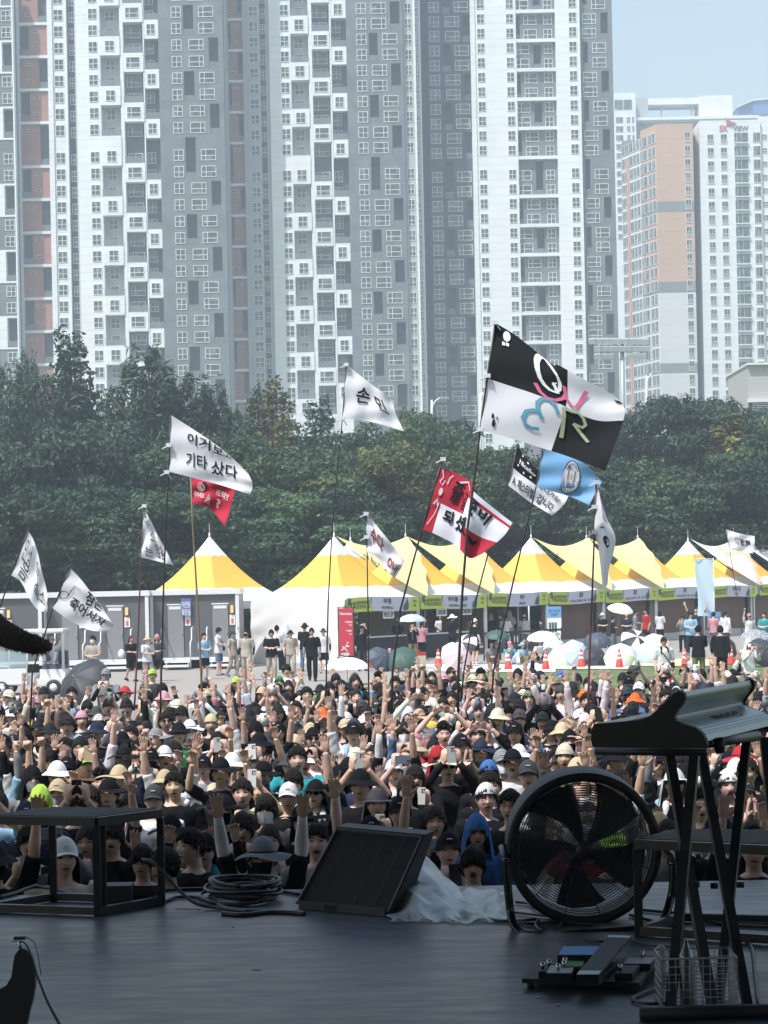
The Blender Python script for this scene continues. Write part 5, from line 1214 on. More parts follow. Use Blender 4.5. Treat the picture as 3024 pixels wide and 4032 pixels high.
# printed words on the slung sheets
for t, SP, txt in SHEET_TEXT:
    iv = inverse(SP, 40, 30); mb = MB()
    for s_, q in txt: put2d(mb, quad_text(s_, q, iv, .004, 3), SP, 0, -V_*.05)
    loc_mb(t, mb).build('lettering', M_ink, t)
# ================================================================== people
HC = Vector((0, -.015, 1.575))           # centre of the head of a 1.70 m figure that faces -Y
def face_fn(m, t, b, L, tc, src):
    """eyes, brows, lips and beard shade belong to the skin itself, placed in the head's own frame"""
    a = t.nodes.new('ShaderNodeAttribute'); a.attribute_name = 'loc'
    sp = t.nodes.new('ShaderNodeSeparateXYZ'); L(a.outputs['Vector'], sp.inputs[0])
    def M(op, *ins):
        n = t.nodes.new('ShaderNodeMath'); n.operation = op
        for i, v in enumerate(ins):
            if isinstance(v, (int, float)): n.inputs[i].default_value = v
            else: L(v, n.inputs[i])
        return n.outputs[0]
    ax = M('ABSOLUTE', sp.outputs['X']); x, y, z = sp.outputs['X'], sp.outputs['Y'], sp.outputs['Z']
    front = M('LESS_THAN', y, -.02)
    if m.get('stuff'):
        al = .5
    else:
        oi = t.nodes.new('ShaderNodeObjectInfo'); al = oi.outputs['Alpha']
    def ell(px, cx, rx, zz, cz, rz):
        u = M('DIVIDE', M('SUBTRACT', px, cx), rx); v = M('DIVIDE', M('SUBTRACT', zz, cz), rz)
        s = M('ADD', M('MULTIPLY', u, u), M('MULTIPLY', v, v)); q = t.nodes.new('ShaderNodeMapRange'); q.inputs[1].default_value = 1.25; q.inputs[2].default_value = .75
        L(s, q.inputs[0]); return M('MULTIPLY', q.outputs[0], front)
    eye = ell(ax, .033, .0155, z, .010, .0062); brow = ell(ax, .035, .021, M('SUBTRACT', z, M('MULTIPLY', ax, -.12)), .037, .0052)
    mh = M('MULTIPLY', al, .0115)
    u = M('DIVIDE', x, .022); v = M('DIVIDE', M('ADD', z, .062), M('MAXIMUM', mh, .005)); s = M('ADD', M('MULTIPLY', u, u), M('MULTIPLY', v, v))
    q = t.nodes.new('ShaderNodeMapRange'); q.inputs[1].default_value = 1.3; q.inputs[2].default_value = .7; L(s, q.inputs[0]); mouth = M('MULTIPLY', q.outputs[0], front)
    u2 = M('DIVIDE', x, .027); v2 = M('DIVIDE', M('ADD', z, .062), M('ADD', mh, .0045)); s2 = M('ADD', M('MULTIPLY', u2, u2), M('MULTIPLY', v2, v2))
    q2 = t.nodes.new('ShaderNodeMapRange'); q2.inputs[1].default_value = 1.3; q2.inputs[2].default_value = .7; L(s2, q2.inputs[0]); lips = M('MULTIPLY', q2.outputs[0], front)
    def mix(f, c1, c2):
        n = t.nodes.new('ShaderNodeMix'); n.data_type = 'RGBA'; L(f, n.inputs[0])
        (L(c1, n.inputs[6]))
        if isinstance(c2, tuple): n.inputs[7].default_value = (*c2, 1)
        else: L(c2, n.inputs[7])
        return n.outputs[2]
    c = mix(M('MULTIPLY', lips, .8), src, (.34, .11, .10)); c = mix(M('MULTIPLY', mouth, .85), c, (.05, .015, .015))
    c = mix(M('MULTIPLY', brow, .85), c, (.02, .016, .014)); c = mix(M('MULTIPLY', eye, .92), c, (.018, .014, .013))
    L(c, b.inputs['Base Color'])
    b.inputs['Subsurface Weight'].default_value = 0.0
M_skin = mat('skin', (.5, .33, .25), .55, objcol=True, noise=.06, scale=9, spec=.35, fn=face_fn)
M_cloth = mat('garment_cloth', (.1, .1, .1), .85, objcol=True, noise=.16, scale=7, bump=.35, bscale=12, spec=.1)
M_hair = mat('hair', (.015, .013, .012), .6, objcol=True, noise=.5, scale=60, bump=.7, bscale=90, spec=.2)
M_hat = mat('hat_cloth', (.1, .1, .1), .9, objcol=True, noise=.15, scale=14, bump=.35, bscale=30, spec=.08)
STM = {}
def stuff_mat(kind):
    if kind not in STM:
        if kind == 'skin':
            def f(m, t, b, L, tc, src): m['stuff'] = True; face_fn(m, t, b, L, tc, src)
            STM[kind] = mat('skin_far', (.5, .33, .25), .55, attr='pcol', spec=.35, fn=f)
        else: STM[kind] = mat(kind+'_far', (.1, .1, .1), .8, attr='pcol', noise=.15, scale=5, spec=.25)
    return STM[kind]
# ---- shape helpers (plain numpy so that every figure is one continuous surface after remeshing)
def stack(mb, rings, n=20, m=0):
    """rings: (x, y, z, rx, ry)"""
    vs = []; fs = []; k = len(rings)
    for cx, cy, cz, rx, ry in rings:
        for j in range(n):
            t = 2*math.pi*j/n; c, s = math.cos(t), math.sin(t)
            vs.append((cx+rx*math.copysign(abs(c)**.9, c), cy+ry*math.copysign(abs(s)**.9, s), cz))
    for i in range(k-1):
        for j in range(n): fs.append((i*n+j, i*n+(j+1) % n, (i+1)*n+(j+1) % n, (i+1)*n+j))
    fs.append(tuple(range(n))[::-1]); fs.append(tuple((k-1)*n+j for j in range(n)))
    return mb.add(vs, fs, m, True)
def ell(mb, c, r, n=12, m=0, M=None):
    prof = [(max(.001, math.sin(math.pi*i/n)), -math.cos(math.pi*i/n)) for i in range(n+1)]
    vs = []; k = len(prof); N = 16; c = Vector(c)
    for pr, pz in prof:
        for j in range(N):
            t = 2*math.pi*j/N; p = Vector((pr*math.cos(t)*r[0], pr*math.sin(t)*r[1], pz*r[2])); vs.append(c+(M @ p if M else p))
    fs = [(i*N+j, i*N+(j+1) % N, (i+1)*N+(j+1) % N, (i+1)*N+j) for i in range(k-1) for j in range(N)]
    return mb.add(vs, fs, m, True)
def head_point(th, ph, inf=0.0):
    """ph: 0 at the crown to pi at the chin; th: azimuth, -pi/2 the face"""
    dx, dy, dz = math.sin(ph)*math.cos(th), math.sin(ph)*math.sin(th), math.cos(ph)
    x, y, z = dx*.076, dy*.094, dz*.117
    if z < 0:
        k = -z/.117
        x *= 1-.26*k**1.6
        if y > 0: y *= 1-.45*k
        else: y = y*(1-.06*k)
    if inf == 0.0 and y < 0:
        g = lambda cx, cz, sx, sz: math.exp(-((x-cx)/sx)**2-((z-cz)/sz)**2)
        y = max(y, -.088) if abs(x) < .05 else y
        y -= .022*g(0, -.026, .011, .014)+.011*g(0, -.004, .008, .022)+.006*g(0, .036, .045, .010)
        y += .008*(g(.031, .010, .015, .011)+g(-.031, .010, .015, .011))
        y -= .005*(g(.042, -.022, .018, .018)+g(-.042, -.022, .018, .018))
        y -= .007*g(0, -.062, .022, .010)+.007*g(0, -.102, .02, .016)
        y += .004*g(0, -.078, .02, .006)
    s = 1+inf/.09
    return Vector((x*s, y*s, z*s))
TILT = Matrix.Rotation(R(-7), 3, 'X')      # chin slightly raised towards the stage
def hp(v): return HC+TILT @ v
def head(mb):
    N, K_ = 44, 34
    vs = [hp(head_point(2*math.pi*j/N, math.pi*(i+.0)/K_)) for i in range(K_+1) for j in range(N)]
    fs = [(i*N+j, i*N+(j+1) % N, (i+1)*N+(j+1) % N, (i+1)*N+j) for i in range(K_) for j in range(N)]
    mb.add(vs, fs, 0, True)
    for s in (-1, 1): ell(mb, hp(Vector((s*.078, .008, -.002))), (.010, .018, .030), 8)
def hand(mb, w, dr, nr, side, kind):
    """w wrist, dr direction of the hand, nr the way the palm faces, side +1 when the thumb lies on the left of dr x nr"""
    dr = Vector(dr).normalized(); nr = Vector(nr); nr = (nr-dr*nr.dot(dr)).normalized(); sd = dr.cross(nr)*side; w = Vector(w)
    f = lambda a, b, c: w+sd*a+dr*b+nr*c
    Mx = Matrix((sd, nr, dr)).transposed()
    ell(mb, f(0, .045, 0), (.040, .016, .055), 10, 0, Mx)
    L_ = (.070, .080, .074, .058); r0 = .0092
    for i in range(4):
        x = (.030, .0105, -.010, -.029)[i]; sp = (.16, .05, -.05, -.18)[i]; l = L_[i]
        if kind == 'open': c1, c2, c3 = .05, .12, .25
        elif kind == 'relax': c1, c2, c3 = .35, .8, 1.2
        elif kind == 'horns': c1, c2, c3 = (.05, .1, .15) if i in (0, 3) else (1.5, 2.6, 3.3)
        elif kind == 'hold': c1, c2, c3 = .5, 1.2, 1.7
        else: c1, c2, c3 = 1.4, 2.6, 3.4
        p = f(x, .088, 0); pts = [f(x*.8, .06, 0), p]; s_ = (.42, .33, .27)
        for a, q in zip((c1, c2, c3), s_):
            p = p+(dr*math.cos(a)+nr*math.sin(a)+sd*sp*math.cos(a))*l*q; pts.append(p)
        mb.tube(pts, [r0*1.05, r0*1.05, r0, r0*.92, r0*.75], 8)
    # thumb leaves the side of the palm near its base
    if kind in ('open', 'relax'): tp = [f(.025, .02, .004), f(.048, .040, .010), f(.068, .062, .016), f(.080, .084, .022)]
    elif kind == 'hold': tp = [f(.025, .02, .004), f(.046, .038, .022), f(.050, .062, .040), f(.040, .082, .048)]
    else: tp = [f(.025, .02, .006), f(.042, .042, .026), f(.030, .062, .036), f(.010, .070, .038)]
    mb.tube(tp, [.014, .0125, .0105, .008], 8)
ARMS = {   # elbow, wrist, hand direction, palm normal, kind (for the figure's left arm at +x; mirrored for the other)
 'up': ((.25, -.04, 1.61), (.27, -.10, 1.86), (.05, -.12, 1), (0, -1, -.1), 'open'),
 'upwide': ((.36, -.05, 1.55), (.44, -.10, 1.78), (.25, -.1, 1), (0, -1, 0), 'open'),
 'bent': ((.33, -.10, 1.25), (.30, -.22, 1.48), (-.05, -.15, 1), (0, -1, .1), 'open'),
 'relaxup': ((.29, -.12, 1.45), (.25, -.22, 1.68), (-.1, -.2, 1), (0, -1, -.3), 'relax'),
 'fist': ((.25, -.07, 1.58), (.23, -.12, 1.83), (0, -.05, 1), (0, -1, 0), 'fist'),
 'horns': ((.26, -.07, 1.57), (.25, -.12, 1.82), (0, -.05, 1), (0, -1, 0), 'horns'),
 'down': ((.25, .03, 1.10), (.25, -.06, .86), (0, -.15, -1), (-1, -.2, 0), 'relax'),
 'phone': ((.22, -.18, 1.16), (.075, -.33, 1.38), (-.12, -.1, 1), (-.6, .7, 0), 'hold'),
 'phonehi': ((.24, -.22, 1.42), (.075, -.34, 1.66), (-.12, -.05, 1), (-.6, .7, 0), 'hold'),
 'clap': ((.22, -.18, 1.20), (.035, -.27, 1.42), (-.05, -.25, 1), (-1, -.1, 0), 'open'),
 'over': ((.34, -.02, 1.60), (.13, -.06, 1.84), (-.8, 0, .45), (0, -1, -.2), 'relax'),
 'brow': ((.30, -.14, 1.45), (.14, -.15, 1.63), (-1, -.05, .2), (0, -.2, -1), 'open'),
 'front': ((.24, -.06, 1.12), (.10, -.22, 1.10), (-1, -.2, .1), (0, .4, -1), 'relax'),
}
POSES = {
 'both_up': ('up', 'up'), 'wide': ('upwide', 'upwide'), 'l_up': ('up', 'down'), 'r_up': ('down', 'up'), 'both_bent': ('bent', 'bent'),
 'phone': ('phone', 'phone'), 'phone_hi': ('phonehi', 'phonehi'), 'down': ('down', 'down'), 'fist': ('down', 'fist'), 'clap': ('clap', 'clap'),
 'over': ('over', 'over'), 'mix': ('up', 'bent'), 'brow': ('brow', 'down'), 'phone_one': ('phonehi', 'down'), 'horns': ('horns', 'down'), 'relax': ('relaxup', 'relaxup'),
 'front': ('front', 'front'),
}
POSE_TXT = {'both_up': 'waving both raised hands', 'wide': 'both arms flung wide', 'l_up': 'one straight arm up', 'r_up': 'raising one open hand', 'both_bent': 'both palms at cheeks',
 'phone': 'filming on a phone', 'phone_hi': 'filming with phone high', 'down': 'arms down', 'fist': 'one fist raised', 'clap': 'clapping', 'over': 'arms arched overhead',
 'mix': 'uneven raised hands', 'brow': 'shading the eyes', 'phone_one': 'one-handed phone', 'horns': 'horn sign up', 'relax': 'loose raised hands', 'front': 'hands at the waist'}
def legs_of(kind):
    if kind == 'walk': return [((.09, 0, .90), (.10, -.14, .50), (.09, -.10, .09), (.10, -.22, .04)), ((-.09, 0, .90), (-.10, .02, .49), (-.09, .22, .14), (-.09, .12, .05))]
    if kind == 'sit': return [((.09, 0, .12), (.20, -.36, .44), (.16, -.62, .08), (.17, -.76, .04)), ((-.09, 0, .12), (-.22, -.34, .42), (-.16, -.60, .08), (-.17, -.74, .04))]
    return [((.09, 0, .90), (.11, -.02, .49), (.12, .02, .08), (.13, -.12, .035)), ((-.09, 0, .90), (-.11, -.02, .49), (-.12, .02, .08), (-.13, -.12, .035))]
TORSO = [(0, 0, .84, .155, .105), (0, 0, .93, .168, .112), (0, 0, 1.04, .145, .098), (0, 0, 1.16, .152, .102), (0, 0, 1.27, .172, .110), (0, 0, 1.355, .165, .098), (0, .004, 1.395, .115, .075), (0, .008, 1.425, .064, .062)]
def arm_pts(s, A):
    e, w = A[0], A[1]; return [(s*.15, .005, 1.372), (s*.195, 0, 1.362), (s*e[0], e[1], e[2]), (s*w[0], w[1], w[2])]
def lerp3(a, b, t): return tuple(a[i]+(b[i]-a[i])*t for i in range(3))
def arm_tube(mb, s, A, inf, t0=0.0, t1=1.0, loose=0.0, n=10):
    P = [Vector(p) for p in arm_pts(s, A)]
    e = P[2]; pts = [P[0], P[1], P[1].lerp(e, .5), e, e.lerp(P[3], .35), e.lerp(P[3], .7), P[3]]
    rs = [.05, .052, .045, .038, .040, .032, .026]
    keep = range(len(pts))
    tt = [0, .08, .32, .52, .68, .84, 1.0]
    q = []; r_ = []
    for i in keep:
        if t0-.001 <= tt[i] <= t1+.001: q.append(pts[i]); r_.append(rs[i]+inf+loose*(tt[i] if tt[i] < .6 else .5))
    mb.tube(q, r_, n)
def remesh(mb, vox, ratio, smooth=0, name='body'):
    me = mb.mesh('tmp', []); o = bpy.data.objects.new('tmp', me); COL.objects.link(o)
    r_ = o.modifiers.new('r', 'REMESH'); r_.mode = 'VOXEL'; r_.voxel_size = vox; r_.use_smooth_shade = True
    if smooth: s_ = o.modifiers.new('s', 'SMOOTH'); s_.iterations = smooth; s_.factor = .5
    if ratio < 1: d_ = o.modifiers.new('d', 'DECIMATE'); d_.ratio = ratio
    dg = bpy.context.evaluated_depsgraph_get(); dg.update()
    out = bpy.data.meshes.new_from_object(o.evaluated_get(dg)); out.name = name
    bpy.data.objects.remove(o); bpy.data.meshes.remove(me)
    out.polygons.foreach_set('use_smooth', [True]*len(out.polygons)); return out
def set_loc(me, dz=0.0):
    n = len(me.vertices); co = np.empty(n*3); me.vertices.foreach_get('co', co); co = co.reshape(-1, 3)-np.array(HC)-np.array((0, 0, dz))
    Ti = np.array(TILT.inverted()); co = co @ Ti.T
    a = me.attributes.new('loc', 'FLOAT_VECTOR', 'POINT'); a.data.foreach_set('vector', co.astype(np.float32).reshape(-1))
BODY = {}; SHIRT = {}; SLEEVE = {}; LEGSM = {}
SITDZ = -.78
def body_mesh(pose, legs='stand', fine=True):
    key = (pose, legs, fine)
    if key in BODY: return BODY[key]
    mb = MB(); dz = SITDZ if legs == 'sit' else 0.0
    head(mb); mb.tube([HC+Vector((0, .02, -.05)), (0, .012, 1.45), (0, .008, 1.40)], [.050, .052, .06], 12)
    stack(mb, TORSO)
    for s, an in ((1, POSES[pose][0]), (-1, POSES[pose][1])):
        A = ARMS[an]; arm_tube(mb, s, A, 0)
        hand(mb, (s*A[1][0], A[1][1], A[1][2]), (s*A[2][0], A[2][1], A[2][2]), (s*A[3][0], A[3][1], A[3][2]), 1 if s > 0 else -1, A[4])
    if dz: mb.v = [(a, b, c+dz) for a, b, c in mb.v]
    if legs != 'none':
        for h, k, a, t in legs_of(legs):
            mb.tube([h, lerp3(h, k, .5), k, lerp3(k, a, .4), a], [.085, .072, .055, .050, .036], 12); mb.tube([(a[0], a[1]+.03, a[2]-.03), (a[0], a[1]-.05, a[2]-.035), t], [.035, .04, .03], 10)
    me = remesh(mb, .0062 if fine else .009, .16 if fine else .075, 0, 'body'); set_loc(me, dz); me.materials.append(M_skin); BODY[key] = me; return me
def shirt_mesh(pose, long_, fine=True, sit=False, loose=.0):
    key = (pose, long_, fine, sit, loose)
    if key in SHIRT: return SHIRT[key]
    mb = MB(); inf = .016+loose
    stack(mb, [(0, 0, .79, .155+inf+.038, .105+inf+.03)]+[(x, y, z, rx+inf+(.026 if z < .9 else .014 if z < 1.1 else 0), ry+inf+(.018 if z < .9 else .005)) for x, y, z, rx, ry in TORSO[:-1]]+[(0, .006, 1.412, .082, .070)])
    for s, an in ((1, POSES[pose][0]), (-1, POSES[pose][1])):
        arm_tube(mb, s, ARMS[an], .012+loose*.6, 0, .98 if long_ else .52, .012 if not long_ else .004)
    if sit: mb.v = [(a, b, c+SITDZ) for a, b, c in mb.v]
    me = remesh(mb, .013 if fine else .02, .55 if fine else .3, 2, 'shirt')
    n = len(me.vertices); co = np.empty(n*3); me.vertices.foreach_get('co', co); co = co.reshape(-1, 3)
    no = np.empty(n*3); me.vertices.foreach_get('normal', no); no = no.reshape(-1, 3)
    f = .004*np.sin(co[:, 2]*30+co[:, 0]*45)*np.cos(co[:, 0]*31+co[:, 1]*17)+.002*np.sin(co[:, 2]*60-co[:, 0]*50)
    me.vertices.foreach_set('co', (co+no*f[:, None]).reshape(-1)); me.materials.append(M_cloth); me.update(); SHIRT[key] = me; return me
def sleeve_mesh(pose, side):
    if (pose, side) in SLEEVE: return SLEEVE[pose, side]
    mb = MB(); arm_tube(mb, side, ARMS[POSES[pose][0 if side > 0 else 1]], .0045, .32, 1.0, 0, 12)
    me = mb.mesh('arm_cover', M_cloth); SLEEVE[pose, side] = me; return me
def legs_mesh(kind, shorts):
    key = (kind, shorts)
    if key in LEGSM: return LEGSM[key]
    mb = MB()
    if kind == 'sit': stack(mb, [(0, 0, .02, .16, .13), (0, 0, .12, .18, .13), (0, 0, .22, .165, .12)])
    else: stack(mb, [(0, 0, .78, .165, .115), (0, 0, .88, .186, .128), (0, 0, .97, .172, .120)])
    for h, k, a, t in legs_of(kind):
        if shorts: mb.tube([h, lerp3(h, k, .5), lerp3(h, k, .95)], [.10, .098, .098], 12)
        else: mb.tube([h, lerp3(h, k, .5), k, lerp3(k, a, .4), lerp3(k, a, .97)], [.10, .092, .078, .075, .068], 12)
    me = remesh(mb, .018, .5, 2, 'trousers'); me.materials.append(M_cloth); LEGSM[key] = me; return me
def shoes_mesh(kind):
    key = ('shoes', kind)
    if key in LEGSM: return LEGSM[key]
    mb = MB()
    for h, k, a, t in legs_of(kind):
        mb.tube([(a[0], a[1]+.05, a[2]-.04), (a[0], a[1]-.03, a[2]-.03), (t[0], t[1]-.03, t[2]+.005)], [.045, .052, .036], 10)
    me = mb.mesh('shoes', M_cloth); LEGSM[key] = me; return me
# ---- hair and headwear
def shell(mb, low, inf, K_=14, N=36, m=0, hi=0.0, wob=0.0):
    """skull cap that comes down to the polar angle low(azimuth)"""
    vs = []
    for i in range(K_+1):
        for j in range(N):
            th = 2*math.pi*j/N; ph = hi+(low(th)-hi)*i/K_
            w = inf*(1+wob*math.sin(th*7+i*1.3)*math.sin(i*.9))
            vs.append(hp(head_point(th, ph, max(w, .0005))))
    fs = [(i*N+j, i*N+(j+1) % N, (i+1)*N+(j+1) % N, (i+1)*N+j) for i in range(K_) for j in range(N)]
    return mb.add(vs, fs, m, True)
def facing(th): return (1-math.sin(th))/2        # 1 at the face, 0 at the back
HAIR = {}
def strands(mb, low, n, r0, ln, sd, kind_=True):
    g = random.Random(sd)
    for i in range(n):
        th = g.uniform(0, 6.28); p0 = low(th)*g.uniform(.45 if kind_ else .84, .98); a = hp(head_point(th, p0-.18, r0)); b_ = hp(head_point(th+g.uniform(-.12, .12), p0+.02, r0+.005)); c = hp(head_point(th+g.uniform(-.25, .25), p0+ln*g.uniform(.5, 1.2), r0+g.uniform(-.003, .006)))
        mb.tube([a, b_, c], [.009, .008, .001], 4)
def hair_mesh(kind):
    if kind in HAIR: return HAIR[kind]
    mb = MB()
    if kind in ('short', 'fringe', 'under'):
        strands(mb, (lambda th: 2.0-.86*facing(th)**1.3) if kind != 'fringe' else (lambda th: 2.15-.72*facing(th)**2), 150 if kind != 'under' else 90, .012 if kind != 'under' else .009, .22, len(kind), kind != 'under')
    if kind == 'under': shell(mb, lambda th: 2.0-.72*facing(th)**1.2+.07*math.sin(th*9), .012, wob=.1)
    elif kind == 'short': shell(mb, lambda th: 2.0-.88*facing(th)**1.3+.10*math.sin(th*7+1), .011, wob=.12); shell(mb, lambda th: 1.05-.1*facing(th)+.12*math.sin(th*5), .016, wob=.2)
    elif kind == 'fringe': shell(mb, lambda th: 2.15-.66*facing(th)**2+.10*math.sin(th*17), .013, wob=.12); shell(mb, lambda th: 1.25+.1*math.sin(th*5+2), .018, wob=.2)
    elif kind == 'spiky':
        shell(mb, lambda th: 2.0-1.0*facing(th), .014)
        g = random.Random(3)
        for i in range(110):
            th = g.uniform(0, 6.28); ph = g.uniform(0, .95); a = hp(head_point(th, ph, .008)); d = hp(head_point(th+g.uniform(-.25, .25), ph+.1, .05)); mb.tube([a, a.lerp(d, .6), d], [.014, .010, .001], 5)
    elif kind == 'long':
        shell(mb, lambda th: 2.2-1.0*facing(th)**1.5, .016, wob=.3)
        vs = []; N = 18; K_ = 10
        for i in range(K_+1):
            for j in range(N+1):
                th = R(10)+R(160)*j/N; z = .02-.30*i/K_; r_ = .098+.012*math.sin(j*1.7+i*.4)
                vs.append(HC+Vector((r_*math.cos(th)*.95, .012+r_*math.sin(th)*(1.08-.02*i), z)))
        mb.add(vs, [(i*(N+1)+j, i*(N+1)+j+1, (i+1)*(N+1)+j+1, (i+1)*(N+1)+j) for i in range(K_) for j in range(N)], 0, True)
    elif kind == 'tail':
        shell(mb, lambda th: 2.1-1.0*facing(th)**1.4, .012, wob=.2); c = HC; mb.tube([c+Vector((0, .09, .05)), c+Vector((0, .14, .0)), c+Vector((0, .13, -.12)), c+Vector((0, .11, -.26))], [.022, .03, .026, .006], 8)
    me = mb.mesh('hair', M_hair); HAIR[kind] = me; return me
def hat_mesh(kind):
    if kind in HAIR: return HAIR[kind]
    mb = MB(); UPZ = TILT
    def brim(r0x, r0y, z0, w, drop, wave=0.0, front=1.0, a0=0, a1=2*math.pi, N=40, K_=4, up=0):
        vs = []
        for i in range(K_+1):
            for j in range(N+1):
                th = a0+(a1-a0)*j/N; f = i/K_; ww = w*(1+(front-1)*facing(th))
                vs.append(hp(Vector(((r0x+ww*f)*math.cos(th), (r0y+ww*f)*math.sin(th)+.002, z0-drop*f**1.2+wave*f*math.sin(th*3+1)+up*f*abs(math.cos(th))))))
        mb.add(vs, [(i*(N+1)+j, i*(N+1)+j+1, (i+1)*(N+1)+j+1, (i+1)*(N+1)+j) for i in range(K_) for j in range(N)], 0, True)
    if kind in ('cap', 'capback'):
        shell(mb, lambda th: 1.32+.12*(1-facing(th)), .020, wob=.03)
        a = (R(-152), R(-28)) if kind == 'cap' else (R(28), R(152))
        vs = []; N = 20; K_ = 5
        for i in range(K_+1):
            for j in range(N+1):
                th = a[0]+(a[1]-a[0])*j/N; f = i/K_; s_ = math.sin(math.pi*j/N)**.6
                vs.append(hp(Vector((.094*math.cos(th)*(1-.03*f), .112*math.sin(th)*(1+.62*f*s_), .034-.012*f-.035*(math.cos(th)**2)*(.6+.4*f)+.012))))
        mb.add(vs, [(i*(N+1)+j, i*(N+1)+j+1, (i+1)*(N+1)+j+1, (i+1)*(N+1)+j) for i in range(K_) for j in range(N)], 0, True)
        ell(mb, hp(Vector((0, 0, .142))), (.008, .008, .005), 6)
        if kind == 'cap': mb.tube([hp(Vector((x, -.103+.9*x*x*8, .086+.004*math.sin(x*400)))) for x in (-.018, -.009, 0, .009, .018)], .0045, 6, 1)
    elif kind == 'bucket':
        shell(mb, lambda th: 1.22, .024, wob=.04); brim(.094, .114, .050, .062, .045, .006)
    elif kind == 'wide':
        shell(mb, lambda th: 1.20, .022, wob=.05); brim(.094, .113, .048, .125, .030, .016, up=.02)
    elif kind == 'boonie':
        shell(mb, lambda th: 1.2, .026); brim(.096, .115, .045, .09, .035, .018)
    elif kind == 'hood':
        shell(mb, lambda th: 2.35-1.02*facing(th)**3, .018, wob=.25)
        vs = []; N = 26; K_ = 10
        for i in range(K_+1):
            for j in range(N+1):
                th = R(-38)+R(256)*j/N; f = i/K_; r_ = .100+.05*f**1.5+.008*math.sin(j*1.9+i*.5)
                vs.append(HC+Vector((r_*math.cos(th)*.96, .01+r_*math.sin(th)*1.05, .01-.24*f)))
        mb.add(vs, [(i*(N+1)+j, i*(N+1)+j+1, (i+1)*(N+1)+j+1, (i+1)*(N+1)+j) for i in range(K_) for j in range(N)], 0, True)
    elif kind == 'flap':      # cap with a neck curtain
        shell(mb, lambda th: 1.32, .021); vs = []; N = 22; K_ = 8
        for i in range(K_+1):
            for j in range(N+1):
                th = R(-20)+R(220)*j/N; f = i/K_; r_ = .102+.045*f
                vs.append(HC+Vector((r_*math.cos(th), .01+r_*math.sin(th)*1.08, .04-.24*f)))
        mb.add(vs, [(i*(N+1)+j, i*(N+1)+j+1, (i+1)*(N+1)+j+1, (i+1)*(N+1)+j) for i in range(K_) for j in range(N)], 0, True)
        brim(.094, .112, .042, .07, .012, 0, 1, R(-155), R(-25), 18)
    elif kind == 'bandana':
        shell(mb, lambda th: 1.42-.2*facing(th), .017, wob=.12); ell(mb, hp(Vector((.02, .11, 0))), (.02, .02, .014), 6); mb.tube([hp(Vector((.02, .11, 0))), hp(Vector((.04, .14, -.06)))], [.01, .014], 5)
    me = mb.mesh('hat', [M_hat, mat('cap_emblem', (.55, .55, .55), .7)]); HAIR[kind] = me; return me
HATNAMES = {'cap': 'cap', 'capback': 'backwards cap', 'bucket': 'bucket hat', 'wide': 'wide-brimmed hat', 'boonie': 'sun hat', 'hood': 'towel hood', 'flap': 'neck-flap cap', 'bandana': 'bandana'}
ACC = {}
def acc_mesh(kind):
    if kind in ACC: return ACC[kind]
    mb = MB()
    if kind == 'glasses':
        for s in (-1, 1):
            c = [hp(Vector((s*.034+.021*math.cos(a), -.100+.004*abs(math.cos(a)), .010+.016*math.sin(a)))) for a in [2*math.pi*i/12 for i in range(13)]]
            mb.tube(c, .0022, 5, cap=False); mb.tube([hp(Vector((s*.055, -.096, .014))), hp(Vector((s*.081, .0, .008)))], .0022, 4)
        mb.tube([hp(Vector((-.013, -.103, .012))), hp(Vector((.013, -.103, .012)))], .0025, 4)
    elif kind == 'shades':
        for s in (-1, 1):
            c = [hp(Vector((s*.034+.026*math.cos(a), -.103+.006*abs(math.cos(a)), .008+.017*math.sin(a)))) for a in [2*math.pi*i/14 for i in range(14)]]
            mb.add(c+[p+TILT @ Vector((0, .006, 0)) for p in c], [tuple(range(14)), tuple(range(14, 28))[::-1]]+[(i, (i+1) % 14, 14+(i+1) % 14, 14+i) for i in range(14)])
            mb.tube([hp(Vector((s*.058, -.094, .014))), hp(Vector((s*.082, .0, .008)))], .003, 4)
        mb.tube([hp(Vector((-.013, -.106, .012))), hp(Vector((.013, -.106, .012)))], .003, 4)
    elif kind == 'mask':
        vs = []; N = 14; K_ = 8
        for i in range(K_+1):
            for j in range(N+1):
                a = -1+2*j/N; z = -.014-.092*i/K_; x = .066*a*(1-.25*(i/K_)**2); y = -.113+.050*a*a-.010*math.exp(-(a/.3)**2)*math.sin(math.pi*min(1, .25+i/K_*.6)); vs.append(hp(Vector((x, y, z))))
        mb.add(vs, [(i*(N+1)+j, i*(N+1)+j+1, (i+1)*(N+1)+j+1, (i+1)*(N+1)+j) for i in range(K_) for j in range(N)], 0, True)
        for s in (-1, 1): mb.tube([hp(Vector((s*.064, -.064, -.03))), hp(Vector((s*.082, .0, -.005)))], .002, 4)
    elif kind == 'towel':
        pts = [HC+Vector((.10, -.10, -.28)), HC+Vector((.085, -.06, -.17)), HC+Vector((.06, .05, -.13)), HC+Vector((0, .085, -.125)), HC+Vector((-.06, .05, -.13)), HC+Vector((-.085, -.06, -.17)), HC+Vector((-.095, -.11, -.30))]
        mb.tube(pts, [.022, .03, .032, .032, .032, .03, .02], 8, flat=.7)
    elif kind == 'bag':
        mb.tube([HC+Vector((-.15, .05, -.16)), HC+Vector((-.06, -.12, -.30)), HC+Vector((.10, -.125, -.50)), HC+Vector((.19, -.03, -.60))], .012, 5); mb.cbox((.21, -.06, .95), .10, .16, .14)
    elif kind == 'stripes':
        for s in (-1, 1):
            for o_ in (0, .02): mb.tube([(s*(.09), .0+o_, 1.418-o_*.2), (s*.16, o_-.01, 1.402), (s*.20, o_-.01, 1.37)], .006, 4)
    me = mb.mesh(kind, M_hat if kind in ('mask', 'towel') else M_cloth); ACC[kind] = me; return me
